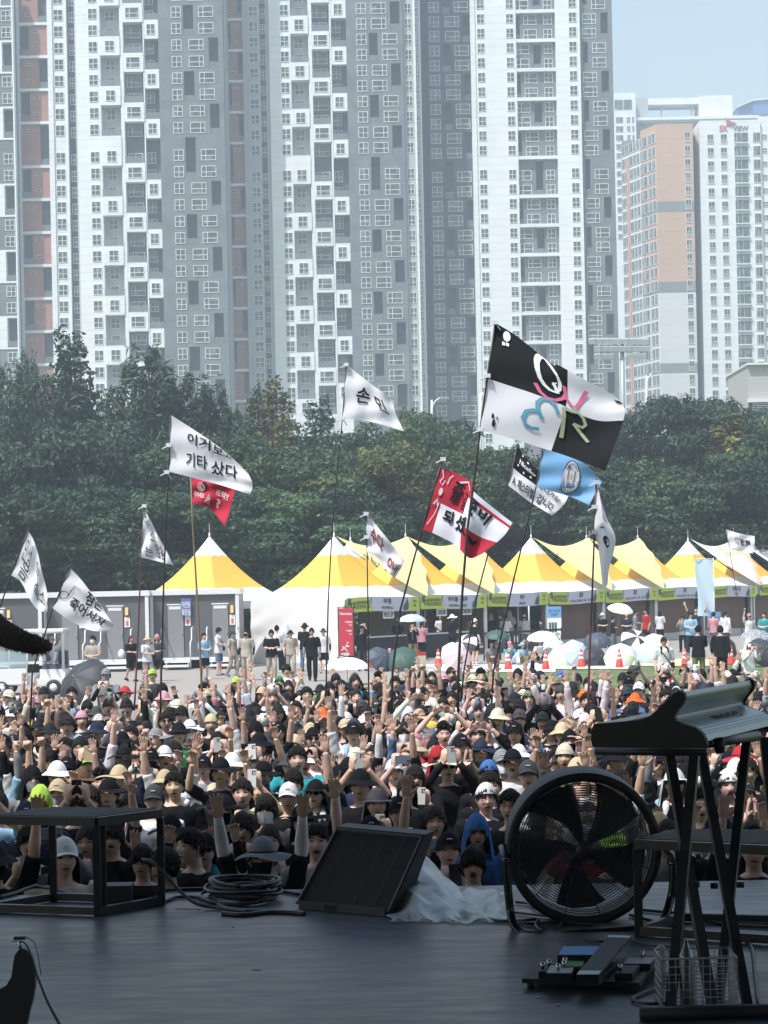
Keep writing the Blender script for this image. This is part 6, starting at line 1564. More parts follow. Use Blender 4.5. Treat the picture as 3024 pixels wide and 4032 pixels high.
PH = MB().cbox((0, 0, 0), .076, .009, .155, 0).cbox((.016, -.0058, .052), .032, .003, .036, 1)
PHm = {}
def phone_mesh(c):
    if c not in PHm:
        mb = MB(); mb.cbox((0, 0, 0), .078, .009, .158, 0)
        mb.cbox((.016, -.0066, .052), .034, .004, .036, 1)
        for a, b in ((.007, .06), (.025, .06), (.007, .043)): mb.lathe((a, -.0086, b), [(.0065, 0), (.0065, .002), (.001, .002)], 10, 2, M=Matrix.Rotation(R(90), 3, 'X'))
        cc = {'white': (.62, .62, .62), 'black': (.02, .02, .022), 'silver': (.35, .37, .38), 'blue': (.16, .22, .30), 'pink': (.5, .3, .32), 'gold': (.45, .38, .25)}[c]
        PHm[c] = mb.mesh('phone', [mat('phone_'+c, cc, .3), mat('phone_bump_'+c, tuple(v*.8 for v in cc), .3), mat('lens_black', (.01, .01, .012), .1)])
    return PHm[c]
COLS = {'black': (.010, .011, .014), 'white': (.62, .62, .65), 'grey': (.20, .21, .23), 'navy': (.022, .03, .06), 'beige': (.46, .37, .25), 'charcoal': (.045, .048, .055),
 'red': (.36, .03, .04), 'blue': (.05, .14, .36), 'sky blue': (.24, .42, .58), 'green': (.05, .20, .09), 'lime': (.35, .55, .08), 'orange': (.75, .13, .03), 'pink': (.55, .26, .32),
 'yellow': (.62, .50, .10), 'purple': (.20, .08, .26), 'brown': (.12, .07, .045), 'khaki': (.17, .16, .09), 'stone': (.36, .325, .285), 'cream': (.60, .54, .42), 'teal': (.03, .25, .30), 'lilac': (.42, .36, .52), 'denim': (.08, .13, .24)}
def ocol(o, c, a=1.0, j=.12):
    c = COLS[c] if isinstance(c, str) else c; f = 1+random.uniform(-j, j); o.color = (c[0]*f, c[1]*f, c[2]*f, a); return o
def skin_col(): 
    f = random.uniform(.80, 1.12); return (.60*f, .40*f*random.uniform(.95, 1.03), .325*f*random.uniform(.9, 1.05))
def person(loc, rz, sc, pose, hat, hatc, shirt, long_=False, hair='short', hairc=(.013, .011, .010), mouth=.3, acc=(), covers=None, pants=None, shorts=False, legs='stand', label='', group=None, skinc=None, fine=True, lean=0.0):
    t = thing('person', label, 'person', loc, rz, group); t.scale = (sc, sc, sc); t.rotation_euler = (lean, 0, rz)
    b = link('body', body_mesh(pose, legs, fine), t); ocol(b, skinc or skin_col(), mouth, 0)
    sit = legs == 'sit'; dz = SITDZ if sit else 0
    def sub(nm, me, c, z=True, j=.12):
        o = link(nm, me, t, (0, 0, dz) if z else None); ocol(o, c, 1, j); return o
    sub('shirt', shirt_mesh(pose, long_, fine, sit), shirt, False)
    if hat in ('hood',): hair = None
    elif hat and hair in ('short', 'fringe', 'spiky'): hair = 'under'
    if hair: sub('hair', hair_mesh(hair), hairc, j=.3)
    if hat: sub('hat', hat_mesh(hat), hatc)
    for a in acc:
        k, c = a if isinstance(a, tuple) else (a, 'black'); sub({'glasses': 'glasses', 'shades': 'sunglasses', 'mask': 'face_mask', 'towel': 'neck_towel', 'bag': 'shoulder_bag', 'stripes': 'shirt_stripes'}[k], acc_mesh(k), c)
    if covers: [sub('arm_cover', sleeve_mesh(pose, q), covers) for q in (1, -1)]
    if pants: sub('trousers', legs_mesh(legs, shorts), pants, False); sub('shoes', shoes_mesh(legs), random.choice(['white', 'black', 'grey']), False)
    return t
# ================================================================== the crowd
YH = lambda x: HOR-ROLL*(x-1512)
CG = 'crowd standing before the stage'
used_labels = set(); placed = []; n_ind = 0
def zone(px, d):
    x = px/K
    if d < 16.5:
        for lim, nm in ((120, 'under the slatted platform at its far corner'), (230, 'seen through the platform frame'), (330, 'beside the platform leg'), (450, 'behind the cables near the platform'), (620, 'behind the coiled cable'), (700, 'beside the black monitor'), (880, 'behind the black monitor'), (960, 'behind the plastic sheet'), (1085, 'beside the fan'), (1250, 'seen through the fan'), (1400, 'behind the fan rim'), (1530, 'behind the keyboard stand'), (9999, 'beyond the keyboard stand')):
            if x < lim: return ('front' if d < 14.3 else 'second row' if d < 15.4 else 'third row')+', '+nm
    dz = 'near rows' if d < 20 else 'fourth band' if d < 23 else 'middle rows' if d < 26.5 else 'rear rows'
    for lim, nm in ((110, 'below the golf cart'), (230, 'below the note flag'), (330, 'below the maroon pole'), (430, 'below the bamboo pole'), (540, 'below the first tent'), (660, 'below the white side wall'), (760, 'below the red stand banner'), (850, 'below the green umbrella'), (940, 'below the pink umbrella'), (1030, 'below the crossing poles'), (1130, 'below the queue rail'), (1240, 'below the laptop man'), (1340, 'below the hanging flag'), (1460, 'above the keyboard'), (1560, 'below the pale banner'), (9999, 'below the small flag')):
        if x < lim: return dz+' '+nm
def wc(s): return len(s.replace(',', ' ').split())
def desc(hat, hatc, hair, shirt, long_, pose, acc):
    h = (hatc+' '+HATNAMES[hat]) if hat else {'short': 'short black hair', 'fringe': 'black fringe', 'spiky': 'tousled hair', 'long': 'long hair', 'tail': 'ponytail'}[hair]
    return h, shirt+(' long-sleeved shirt' if long_ else ' shirt'), POSE_TXT[pose]
WTS = lambda pairs: random.choices([p[0] for p in pairs], [p[1] for p in pairs])[0]
def rand_spec(d):
    hat = WTS([(None, 30), ('cap', 26), ('bucket', 15), ('wide', 5), ('boonie', 6), ('hood', 5), ('flap', 4), ('bandana', 4), ('capback', 3)])
    hatc = WTS([('black', 58), ('white', 15), ('charcoal', 12), ('beige', 4), ('grey', 5), ('cream', 3), ('navy', 4), ('khaki', 1.5), ('orange', .4), ('red', .8), ('sky blue', .8), ('blue', .5), ('lime', .4), ('pink', .7), ('brown', .7)])
    if hat == 'hood' and hatc == 'charcoal': hatc = 'white'
    shirt = WTS([('black', 50), ('white', 20), ('charcoal', 8), ('navy', 6), ('grey', 5), ('sky blue', 2), ('cream', 2), ('red', 1.2), ('teal', .7), ('yellow', .8), ('pink', 1), ('denim', 1.5), ('green', .5), ('lilac', .6)])
    pose = WTS([('both_up', 4), ('wide', 3), ('l_up', 6), ('r_up', 6), ('both_bent', 12), ('phone', 15), ('phone_hi', 9), ('down', 30), ('fist', 2), ('clap', 8), ('over', 1.5), ('mix', 4), ('brow', 3), ('phone_one', 4), ('horns', 2), ('relax', 7)])
    hair = WTS([('short', 30), ('fringe', 38), ('spiky', 5), ('long', 14), ('tail', 5)])
    acc = []
    if random.random() < .24: acc.append('glasses')
    elif random.random() < .14: acc.append('shades')
    if random.random() < .12: acc.append(('mask', random.choice(['black', 'black', 'white', 'grey'])))
    if random.random() < .12 and hat != 'hood': acc.append(('towel', random.choice(['white', 'sky blue', 'black', 'white', 'teal', 'yellow'])))
    cov = random.choice(['white', 'grey', 'black', 'black', 'white']) if random.random() < .28 else None
    return dict(hat=hat, hatc=hatc, shirt=shirt, long_=random.random() < .18, hair=hair, pose=pose, acc=tuple(acc), covers=cov, mouth=random.choice([.15, .3, .3, .5, .8, 1.1]))
PHX = {'phone': (0, -.375, 1.455), 'phone_hi': (0, -.385, 1.735), 'phone_one': (.03, -.385, 1.735)}
def add_phone(loc, rz, sc, pose, col_, land, label):
    p = PHX[pose]; q = Vector((p[0]*sc, p[1]*sc, p[2]*sc)); q.rotate(Matrix.Rotation(rz, 3, 'Z')); q += Vector(loc)
    o = link('phone', phone_mesh(col_), None, q); o.rotation_euler = (R(-6), R(90) if land else R(random.uniform(-6, 6)), rz)
    tag(o, label, 'phone', 'phones held up in the crowd'); return o
n_ph = 0
def put_person(X, d, z0=0.0, spec=None, sc=None, rz=None, exact=None):
    """an individual of the crowd at (X, d)"""
    global n_ind, n_ph
    sc = sc or random.uniform(.94, 1.05); px = 1512+X/d*F; rz = rz if rz is not None else random.uniform(-.28, .28)-X*.012
    z = zone(px, d)
    for tries in range(60):
        s = dict(rand_spec(d)); 
        if spec: s.update(spec)
        h, sh, po = desc(s['hat'], s['hatc'], s['hair'], s['shirt'], s['long_'], s['pose'], s['acc'])
        lb = exact or f"{h}, {sh}, {po}, {z}"
        if wc(lb) > 16: lb = f"{h}, {sh.replace(' long-sleeved', '')}, {po}, {z}"
        if wc(lb) > 16: lb = f"{h}, {sh.replace(' long-sleeved', '')}, {po.replace('waving ', '').replace('raising ', '').replace('one straight', 'one')}, {z}"
        if wc(lb) > 16: lb = f"{h}, {sh.replace(' long-sleeved shirt', ' shirt').replace(' shirt', ' top')}, {po.split(' ')[0]} {' '.join(po.split(' ')[1:3])}, {z.replace(' at its far corner', '')}"
        if lb not in used_labels and wc(lb) <= 16: break
        if exact: break
    used_labels.add(lb)
    ph = s['pose'] in PHX
    person((X, d, z0), rz, sc, s['pose'], s['hat'], s['hatc'], s['shirt'], s['long_'], s['hair'], mouth=s['mouth'], acc=s['acc'], covers=s['covers'], legs='none' if d < 30 else 'stand', label=lb, group=CG, lean=random.uniform(-.02, .05))
    if ph:
        n_ph += 1; c = random.choice(['white', 'black', 'silver', 'blue', 'black', 'silver', 'pink', 'gold', 'white']); land = random.random() < .4
        who = (h if s['hat'] else 'someone with '+h); pl = f"{c} phone held {'sideways' if land else 'upright'} by {'' if s['hat'] is None else 'the '}{who}, {z}"
        if wc(pl) > 16: pl = f"{c} phone held by {who}, {z}"
        k_ = 0
        while pl in used_labels and k_ < 9:
            k_ += 1; c = ['white', 'black', 'silver', 'blue', 'pink', 'gold'][k_ % 6]; pl = f"{c} phone held by {who}, {z}"
            if wc(pl) > 16: pl = f"{c} phone, {who}, {z}"
        if wc(pl) > 16: pl = f"{c} phone, {h}, {z.split(',')[0] if ',' in z else z}"
        used_labels.add(pl)
        add_phone((X, d, z0), rz, sc, s['pose'], c, land, pl)
    placed.append((X, d)); n_ind += 1
# people one can recognise in the photograph: (column, row of the head's centre, what they look like)
SP = [
 (1248, 3318, dict(hat=None, hair='short', shirt='grey', pose='down', mouth=.9, acc=(('stripes', 'navy'),), long_=True, covers=None), 'laughing man in a pale grey jersey with dark piping, beside the black monitor', 1.02),
 (1060, 3312, dict(hat=None, hair='long', shirt='black', pose='phone', mouth=.2, acc=(), long_=True, covers=None), 'long-haired fan in black filming, her face hidden, behind the coiled cable', .96),
 (953, 3268, dict(hat=None, hair='fringe', shirt='black', pose='phone', mouth=.5, acc=(), long_=True, covers=None), 'broad-faced man in black peering over a phone, behind the coiled cable', 1.0),
 (690, 3405, dict(hat=None, hair='fringe', shirt='black', pose='down', mouth=.25, acc=(), covers=None), 'dark-haired man with face turned aside, beside the platform leg', .97),
 (765, 3335, dict(hat=None, hair='short', shirt='black', pose='down', mouth=.2, acc=(), covers=None), 'man in black with a short fringe, behind the man turned aside', 1.02),
 (1862, 3398, dict(hat=None, hair='fringe', shirt='white', pose='down', mouth=1.7, acc=(('stripes', 'navy'),), long_=True, covers=None), 'screaming man in a white jersey with navy stripes, at the plastic sheet', .97),
 (1765, 3352, dict(hat='cap', hatc='black', hair='short', shirt='black', pose='phone', mouth=.2, acc=(), covers=None), 'man in black cap and black top filming, beside the screaming man', .97),
 (1873, 3270, dict(hat='hood', hatc='blue', shirt='blue', pose='down', mouth=.2, acc=('glasses',), covers=None), 'bespectacled man with a blue towel over his head, behind the screaming man', 1.0),
 (1712, 3238, dict(hat=None, hair='long', shirt='black', pose='phone', mouth=.2, acc=(), covers=None), 'woman with long hair holding a phone at her mouth, over the monitor', .97),
 (1575, 3205, dict(hat='cap', hatc='black', shirt='charcoal', pose='phone', mouth=.2, acc=(), covers=None), 'man in black cap filming just above the monitor edge', 1.0),
 (1482, 3165, dict(hat='flap', hatc='charcoal', shirt='black', pose='phone', mouth=.3, acc=(), covers=None), 'fan wrapped in a charcoal neck-flap cap, filming over the monitor', 1.0),
 (115, 3320, dict(hat=None, hair='fringe', shirt='black', pose='phone', acc=(), mouth=.2), 'fan filming with a dark phone under the slatted platform', 1.0),
 (240, 3345, dict(hat=None, hair='short', shirt='charcoal', pose='phone_one', acc=(), mouth=.2, covers='grey'), 'fan with grey arm cover lifting a pale phone under the platform', 1.0),
 (350, 3315, dict(hat=None, hair='long', shirt='black', pose='phone', acc=(), mouth=.2), 'woman filming with a silver phone, seen through the platform frame', .98),
 (445, 3295, dict(hat=None, hair='fringe', shirt='black', pose='down', acc=('glasses',), mouth=.8), 'shouting man in round glasses, seen through the platform frame', 1.0),
 (565, 3390, dict(hat=None, hair='fringe', shirt='black', pose='down', acc=(), mouth=.1), 'fan with bowed dark hair beneath the platform rail', .95),
 (165, 3148, dict(hat='hood', hatc='lime', shirt='black', pose='down', mouth=.3, acc=(), covers=None), 'man under a pale green hood, above the slatted platform', 1.0),
 (230, 3128, dict(hat='cap', hatc='beige', shirt='grey', pose='phone', mouth=.2, acc=(('mask', 'grey'),), covers=None), 'person in a yellowish cap and grey mask, above the slatted platform', 1.0),
 (320, 3085, dict(hat='wide', hatc='brown', shirt='black', pose='down', mouth=.2, acc=(), covers=None), 'person under a broad brown hat with a yellow crown, above the platform', 1.0),
 (475, 3068, dict(hat='wide', hatc='beige', shirt='black', pose='down', mouth=.9, acc=('glasses', ('towel', 'teal')), covers=None), 'singing man in glasses and a wide pale straw hat, teal towel at his neck', 1.02),
 (690, 3092, dict(hat=None, hair='short', shirt='black', pose='down', mouth=.3, acc=(), covers=None), 'bareheaded man gazing up at the stage, above the platform corner', 1.03),
 (880, 3190, dict(hat='wide', hatc='black', shirt='black', pose='down', mouth=.2, acc=(('mask', 'black'),), covers=None), 'figure lost under a huge black sun hat behind the coiled cable', 1.0),
 (956, 3122, dict(hat=None, hair='short', shirt='black', pose='down', mouth=.2, acc=(), covers=None), 'stern man with swept hair behind the huge black sun hat', 1.02),
 (1048, 3192, dict(hat=None, hair='fringe', shirt='grey', pose='down', mouth=.3, acc=(('mask', 'white'),), covers=None), 'broad-browed man with white mask lowered, above the phone filmers', 1.0),
 (1140, 3140, dict(hat='cap', hatc='white', shirt='black', pose='down', mouth=.2, acc=(), covers=None), 'person in a clean white cap, a hand at its brim, near the coiled cable', .99),
 (1155, 3082, dict(hat=None, hair='fringe', shirt='white', pose='both_bent', mouth=.2, acc=('glasses',), covers=None), 'man in thin glasses directly behind the clean white cap', 1.0),
 (1420, 3095, dict(hat='bucket', hatc='black', shirt='black', pose='r_up', mouth=.2, acc=(), covers=None), 'one bare arm stretched straight up above the monitor, black bucket hat', 1.05),
 (1600, 3110, dict(hat=None, hair='long', shirt='black', pose='down', mouth=.9, acc=('glasses',), covers=None), 'smiling woman in glasses above the monitor', .98),
 (2080, 3055, dict(hat='cap', hatc='charcoal', shirt='black', pose='down', mouth=.5, acc=('glasses',), covers='black'), 'man in a grey cap with sunglasses pushed up, above the fan rim', 1.04),
 (1925, 3050, dict(hat='bandana', hatc='blue', shirt='black', pose='down', mouth=.1, acc=(('mask', 'black'),), covers=None), 'man in a blue bandana with black mask lowered, near the fan rim', 1.04),
 (1720, 2985, dict(hat='hood', hatc='red', shirt='black', pose='r_up', mouth=.2, acc=('shades',), covers=None), 'person in dark glasses under a bright red towel hood', 1.0),
 (1960, 2835, dict(hat='bucket', hatc='cream', shirt='black', pose='down', mouth=.5, acc=('glasses',), covers=None), 'man in glasses and a cream bucket hat in the middle of the crowd', 1.05),
 (2500, 2768, dict(hat='bucket', hatc='orange', shirt='black', pose='down', mouth=.2, acc=(), covers=None), 'person in a fluorescent orange bucket hat just above the keyboard', 1.0),
 (2298, 2752, dict(hat='cap', hatc='orange', shirt='black', pose='l_up', mouth=.2, acc=(), covers='white'), 'person in an orange cap with one white-covered arm up, beside the hanging-flag pole', 1.0),
 (2282, 2835, dict(hat='cap', hatc='white', shirt='black', pose='down', mouth=.2, acc=(), covers=None), 'person in a white cap with dark emblem, beside the hanging-flag pole', 1.0),
 (2210, 2890, dict(hat='bucket', hatc='beige', shirt='white', pose='phone_one', mouth=.2, acc=(), covers=None), 'person in a straw-yellow bucket hat filming left of the keyboard', 1.0),
 (2870, 3100, dict(hat='bandana', hatc='white', shirt='black', pose='down', mouth=1.6, acc=(), covers=None), 'shouting man in a black and white bandana behind the keyboard stand', 1.0),
 (2930, 3130, dict(hat='cap', hatc='charcoal', shirt='black', pose='clap', mouth=.5, acc=(), covers=None), 'man in a dark grey cap clasping his hands beyond the keyboard stand', 1.0),
 (2762, 3180, dict(hat=None, hair='spiky', shirt='brown', pose='down', mouth=.8, acc=(), covers=None), 'grinning man with wet hair between the keyboard stand legs', .98),
 (2475, 2695, dict(hat='cap', hatc='black', shirt='black', pose='down', mouth=.9, acc=('glasses',), covers=None), 'man in black cap and glasses in the rear, above the orange bucket hat', 1.02),
 (2615, 2640, dict(hat='bandana', hatc='red', shirt='white', pose='down', mouth=.9, acc=('shades', ('towel', 'red')), covers=None), 'singer-along in red headscarf and sunglasses behind the keyboard', 1.02),
 (2805, 2645, dict(hat='bandana', hatc='purple', shirt='white', pose='wide', mouth=.2, acc=('glasses', ('mask', 'black')), covers='white', long_=True), 'fan in purple bandana and black mask, white sleeves flung wide', 1.02),
 (2695, 2650, dict(hat=None, hair='short', shirt='black', pose='down', mouth=.9, acc=('glasses',), covers=None), 'bareheaded man in glasses beside the red headscarf', 1.02),
 (1130, 2640, dict(hat=None, hair='fringe', shirt='white', pose='both_bent', mouth=.6, acc=(), covers=None), None, 1.0),
 (640, 2720, dict(hat=None, hair='fringe', shirt='white', pose='r_up', mouth=1.2, acc=('glasses',), covers=None), 'bespectacled man in white with one arm high, at the back below the note flag', 1.02),
 (1300, 2780, dict(hat='cap', hatc='charcoal', shirt='white', pose='down', mouth=.3, acc=(), covers=None), 'young man in a charcoal cap and plain white shirt, mid crowd', 1.03),
 (600, 2660, dict(hat='cap', hatc='lime', shirt='charcoal', pose='down', mouth=.2, acc=(), covers=None), 'person in a fluorescent lime cap at the back beside the bamboo pole', 1.0),
 (930, 2695, dict(hat='cap', hatc='lime', shirt='white', pose='l_up', mouth=.2, acc=(), covers=None), 'person in a bright green cap at the back below the white side wall', 1.0),
 (1100, 2690, dict(hat='bandana', hatc='green', shirt='white', pose='relax', mouth=.2, acc=(), covers=None), 'person in a green bandana at the back below the red stand banner', 1.0),
 (700, 2790, dict(hat='boonie', hatc='cream', shirt='black', pose='down', mouth=.2, acc=(), covers=None), 'person in a cream boonie hat turned to the stage below the bamboo pole', 1.0),
 (2040, 2660, dict(hat=None, hair='fringe', shirt='yellow', pose='l_up', mouth=.9, acc=(), covers='navy'), 'smiling man in a pale yellow shirt at the back, one arm raised', 1.02),
 (2190, 2700, dict(hat='cap', hatc='khaki', shirt='black', pose='down', mouth=.2, acc=(), covers=None), 'person in an olive cap at the back below the laptop man', 1.0),
 (420, 2660, dict(hat='cap', hatc='grey', shirt='grey', pose='phone', mouth=.2, acc=(('mask', 'grey'),), covers='black'), 'security guard in grey cap and grey top standing above the crowd, filming', 1.06),
 (345, 2790, dict(hat=None, hair='fringe', shirt='black', pose='relax', mouth=.3, acc=(), covers=None), 'boyish fan with a full fringe below the grey-capped guard', 1.0),
 (1170, 2990, dict(hat=None, hair='short', shirt='teal', pose='both_bent', mouth=.5, acc=(), covers='teal', long_=True), 'stout man in teal sleeves with both palms at his face, mid crowd', 1.06),
 (1880, 2900, dict(hat='bandana', hatc='grey', shirt='black', pose='brow', mouth=.4, acc=(), covers='white'), 'man in a grey headband shading his eyes, mid crowd', 1.04),
]
NI = 262
for x, y, sp, lb, sc in SP:
    zc = 1.575*sc; d = (CAMZ-zc)*F/(y-YH(x)); X = (x-1512)/F*d+(YH(x)*0+(HOR-y))/F*ROLL*d
    sp = dict(dict(covers=None, long_=False, hatc='black', hair='short'), **sp)
    put_person(X, d, 0, sp, sc, random.uniform(-.12, .12)-X*.01 if 'turned aside' not in (lb or '') else -.9, lb)
# everyone else: rows back from the stage
cands = []
d = 13.35; row = 0
def back_limit(px):
    x = px/K
    pts = [(0, 36), (120, 36), (200, 32.5), (350, 33), (420, 35), (560, 36), (700, 38), (900, 39), (1100, 38), (1250, 36.5), (1400, 37.5), (1560, 38.5), (1660, 39)]
    for (a, b), (c, e) in zip(pts, pts[1:]):
        if x <= c: return b+(e-b)*max(0, x-a)/(c-a)
    return 39
while d < 41:
    hwx = 1512/F*d+.5; X = -hwx-.15+(row % 2)*.28
    while X < hwx+.9:
        Xj = X+random.uniform(-.12, .12); dj = d+random.uniform(-.22, .22); px = 1512+Xj/dj*F
        lim = back_limit(px)
        if dj < lim and not (dj > lim-3 and random.random() < .35):
            if all((Xj-a)**2/.19+(dj-b)**2/.30 > 1 for a, b in placed): cands.append((dj, Xj))
        X += random.uniform(.50, .60)
    d += .70+.006*d; row += 1
cands.sort()
n_more = NI-n_ind
for dj, Xj in cands[:n_more]: put_person(Xj, dj)
rest = cands[n_more:]
# the rest of the crowd as one mass: the same figures, joined
def far_crowd(lst):
    acc = {'skin': [[], [], [], []], 'cloth': [[], [], [], []]}
    groups = {k: dict(V=[], Fv=[], Fn=[], C=[], Lc=[], off=0) for k in ('skin', 'cloth')}
    cache = {}
    def arr(me, kind):
        k = (me.name, kind)
        if k in cache: return cache[k]
        n = len(me.vertices); co = np.empty(n*3); me.vertices.foreach_get('co', co)
        nl = len(me.loops); lv = np.empty(nl, np.int32); me.loops.foreach_get('vertex_index', lv); nf = len(me.polygons); lt = np.empty(nf, np.int32); me.polygons.foreach_get('loop_total', lt)
        la = None
        if 'loc' in me.attributes: la = np.empty(n*3, np.float32); me.attributes['loc'].data.foreach_get('vector', la); la = la.reshape(-1, 3)
        else: la = np.zeros((n, 3), np.float32)
        cache[k] = (co.reshape(-1, 3), lv, lt, la); return cache[k]
    def put(me, kind, Mx, col_):
        co, lv, lt, la = arr(me, kind); g = groups[kind]; A = np.array(Mx); v = co @ A[:3, :3].T+A[:3, 3]
        g['V'].append(v); g['Fv'].append(lv+g['off']); g['Fn'].append(lt); c = np.ones((len(v), 4), np.float32); c[:, :3] = col_; g['C'].append(c); g['Lc'].append(la); g['off'] += len(v)
    cj = lambda c: tuple(v*random.uniform(.88, 1.12) for v in (COLS[c] if isinstance(c, str) else c))
    for dj, Xj in lst:
        s = rand_spec(dj); sc = random.uniform(.94, 1.05); rz = random.uniform(-.3, .3)-Xj*.012
        Mx = Matrix.Translation((Xj, dj, 0)) @ Matrix.Rotation(rz, 4, 'Z') @ Matrix.Scale(sc, 4)
        put(body_mesh(s['pose'], 'stand', False), 'skin', Mx, skin_col()); put(shirt_mesh(s['pose'], s['long_'], False), 'cloth', Mx, cj(s['shirt'])); put(legs_mesh('stand', False), 'cloth', Mx, cj('charcoal'))
        if s['hat'] != 'hood': put(hair_mesh('under' if s['hat'] and s['hair'] in ('short', 'fringe', 'spiky') else s['hair']), 'cloth', Mx, (.014, .012, .011))
        if s['hat']: put(hat_mesh(s['hat']), 'cloth', Mx, cj(s['hatc']))
        if s['covers']: cc_ = cj(s['covers']); [put(sleeve_mesh(s['pose'], q), 'cloth', Mx, cc_) for q in (1, -1)]
        for a in s['acc']:
            k, c = a if isinstance(a, tuple) else (a, 'black')
            if k != 'glasses': put(acc_mesh(k), 'cloth', Mx, cj(c))
        if s['pose'] in PHX:
            p = PHX[s['pose']]; put(phone_mesh('silver'), 'cloth', Mx @ Matrix.Translation(p), cj(random.choice(['white', 'black', 'grey'])))
    V = np.concatenate(groups['skin']['V']+groups['cloth']['V']); ns = groups['skin']['off']
    Fv = np.concatenate(groups['skin']['Fv']+[f+ns for f in groups['cloth']['Fv']]); Fn = np.concatenate(groups['skin']['Fn']+groups['cloth']['Fn']); nfs = sum(len(f) for f in groups['skin']['Fn'])
    Cc = np.concatenate(groups['skin']['C']+groups['cloth']['C']); Lc = np.concatenate(groups['skin']['Lc']+groups['cloth']['Lc'])
    me = bpy.data.meshes.new('crowd'); me.vertices.add(len(V)); me.loops.add(len(Fv)); me.polygons.add(len(Fn))
    me.vertices.foreach_set('co', V.reshape(-1)); me.loops.foreach_set('vertex_index', Fv.astype(np.int32)); st = np.concatenate([[0], np.cumsum(Fn)[:-1]]).astype(np.int32)
    me.polygons.foreach_set('loop_start', st); me.polygons.foreach_set('loop_total', Fn.astype(np.int32))
    me.materials.append(stuff_mat('skin')); me.materials.append(stuff_mat('cloth'))
    mi = np.zeros(len(Fn), np.int32); mi[nfs:] = 1; me.polygons.foreach_set('material_index', mi); me.polygons.foreach_set('use_smooth', np.ones(len(Fn), bool))
    a = me.attributes.new('pcol', 'FLOAT_COLOR', 'POINT'); a.data.foreach_set('color', Cc.reshape(-1)); a = me.attributes.new('loc', 'FLOAT_VECTOR', 'POINT'); a.data.foreach_set('vector', Lc.reshape(-1))
    me.update(calc_edges=True); o = link('crowd', me); tag(o, 'packed far rows of the crowd, heads and raised arms at the back', 'crowd', kind='stuff'); return len(me.polygons)
print('CROWD', n_ind, 'individuals', n_ph, 'phones', len(rest), 'far', far_crowd(rest), 'faces')
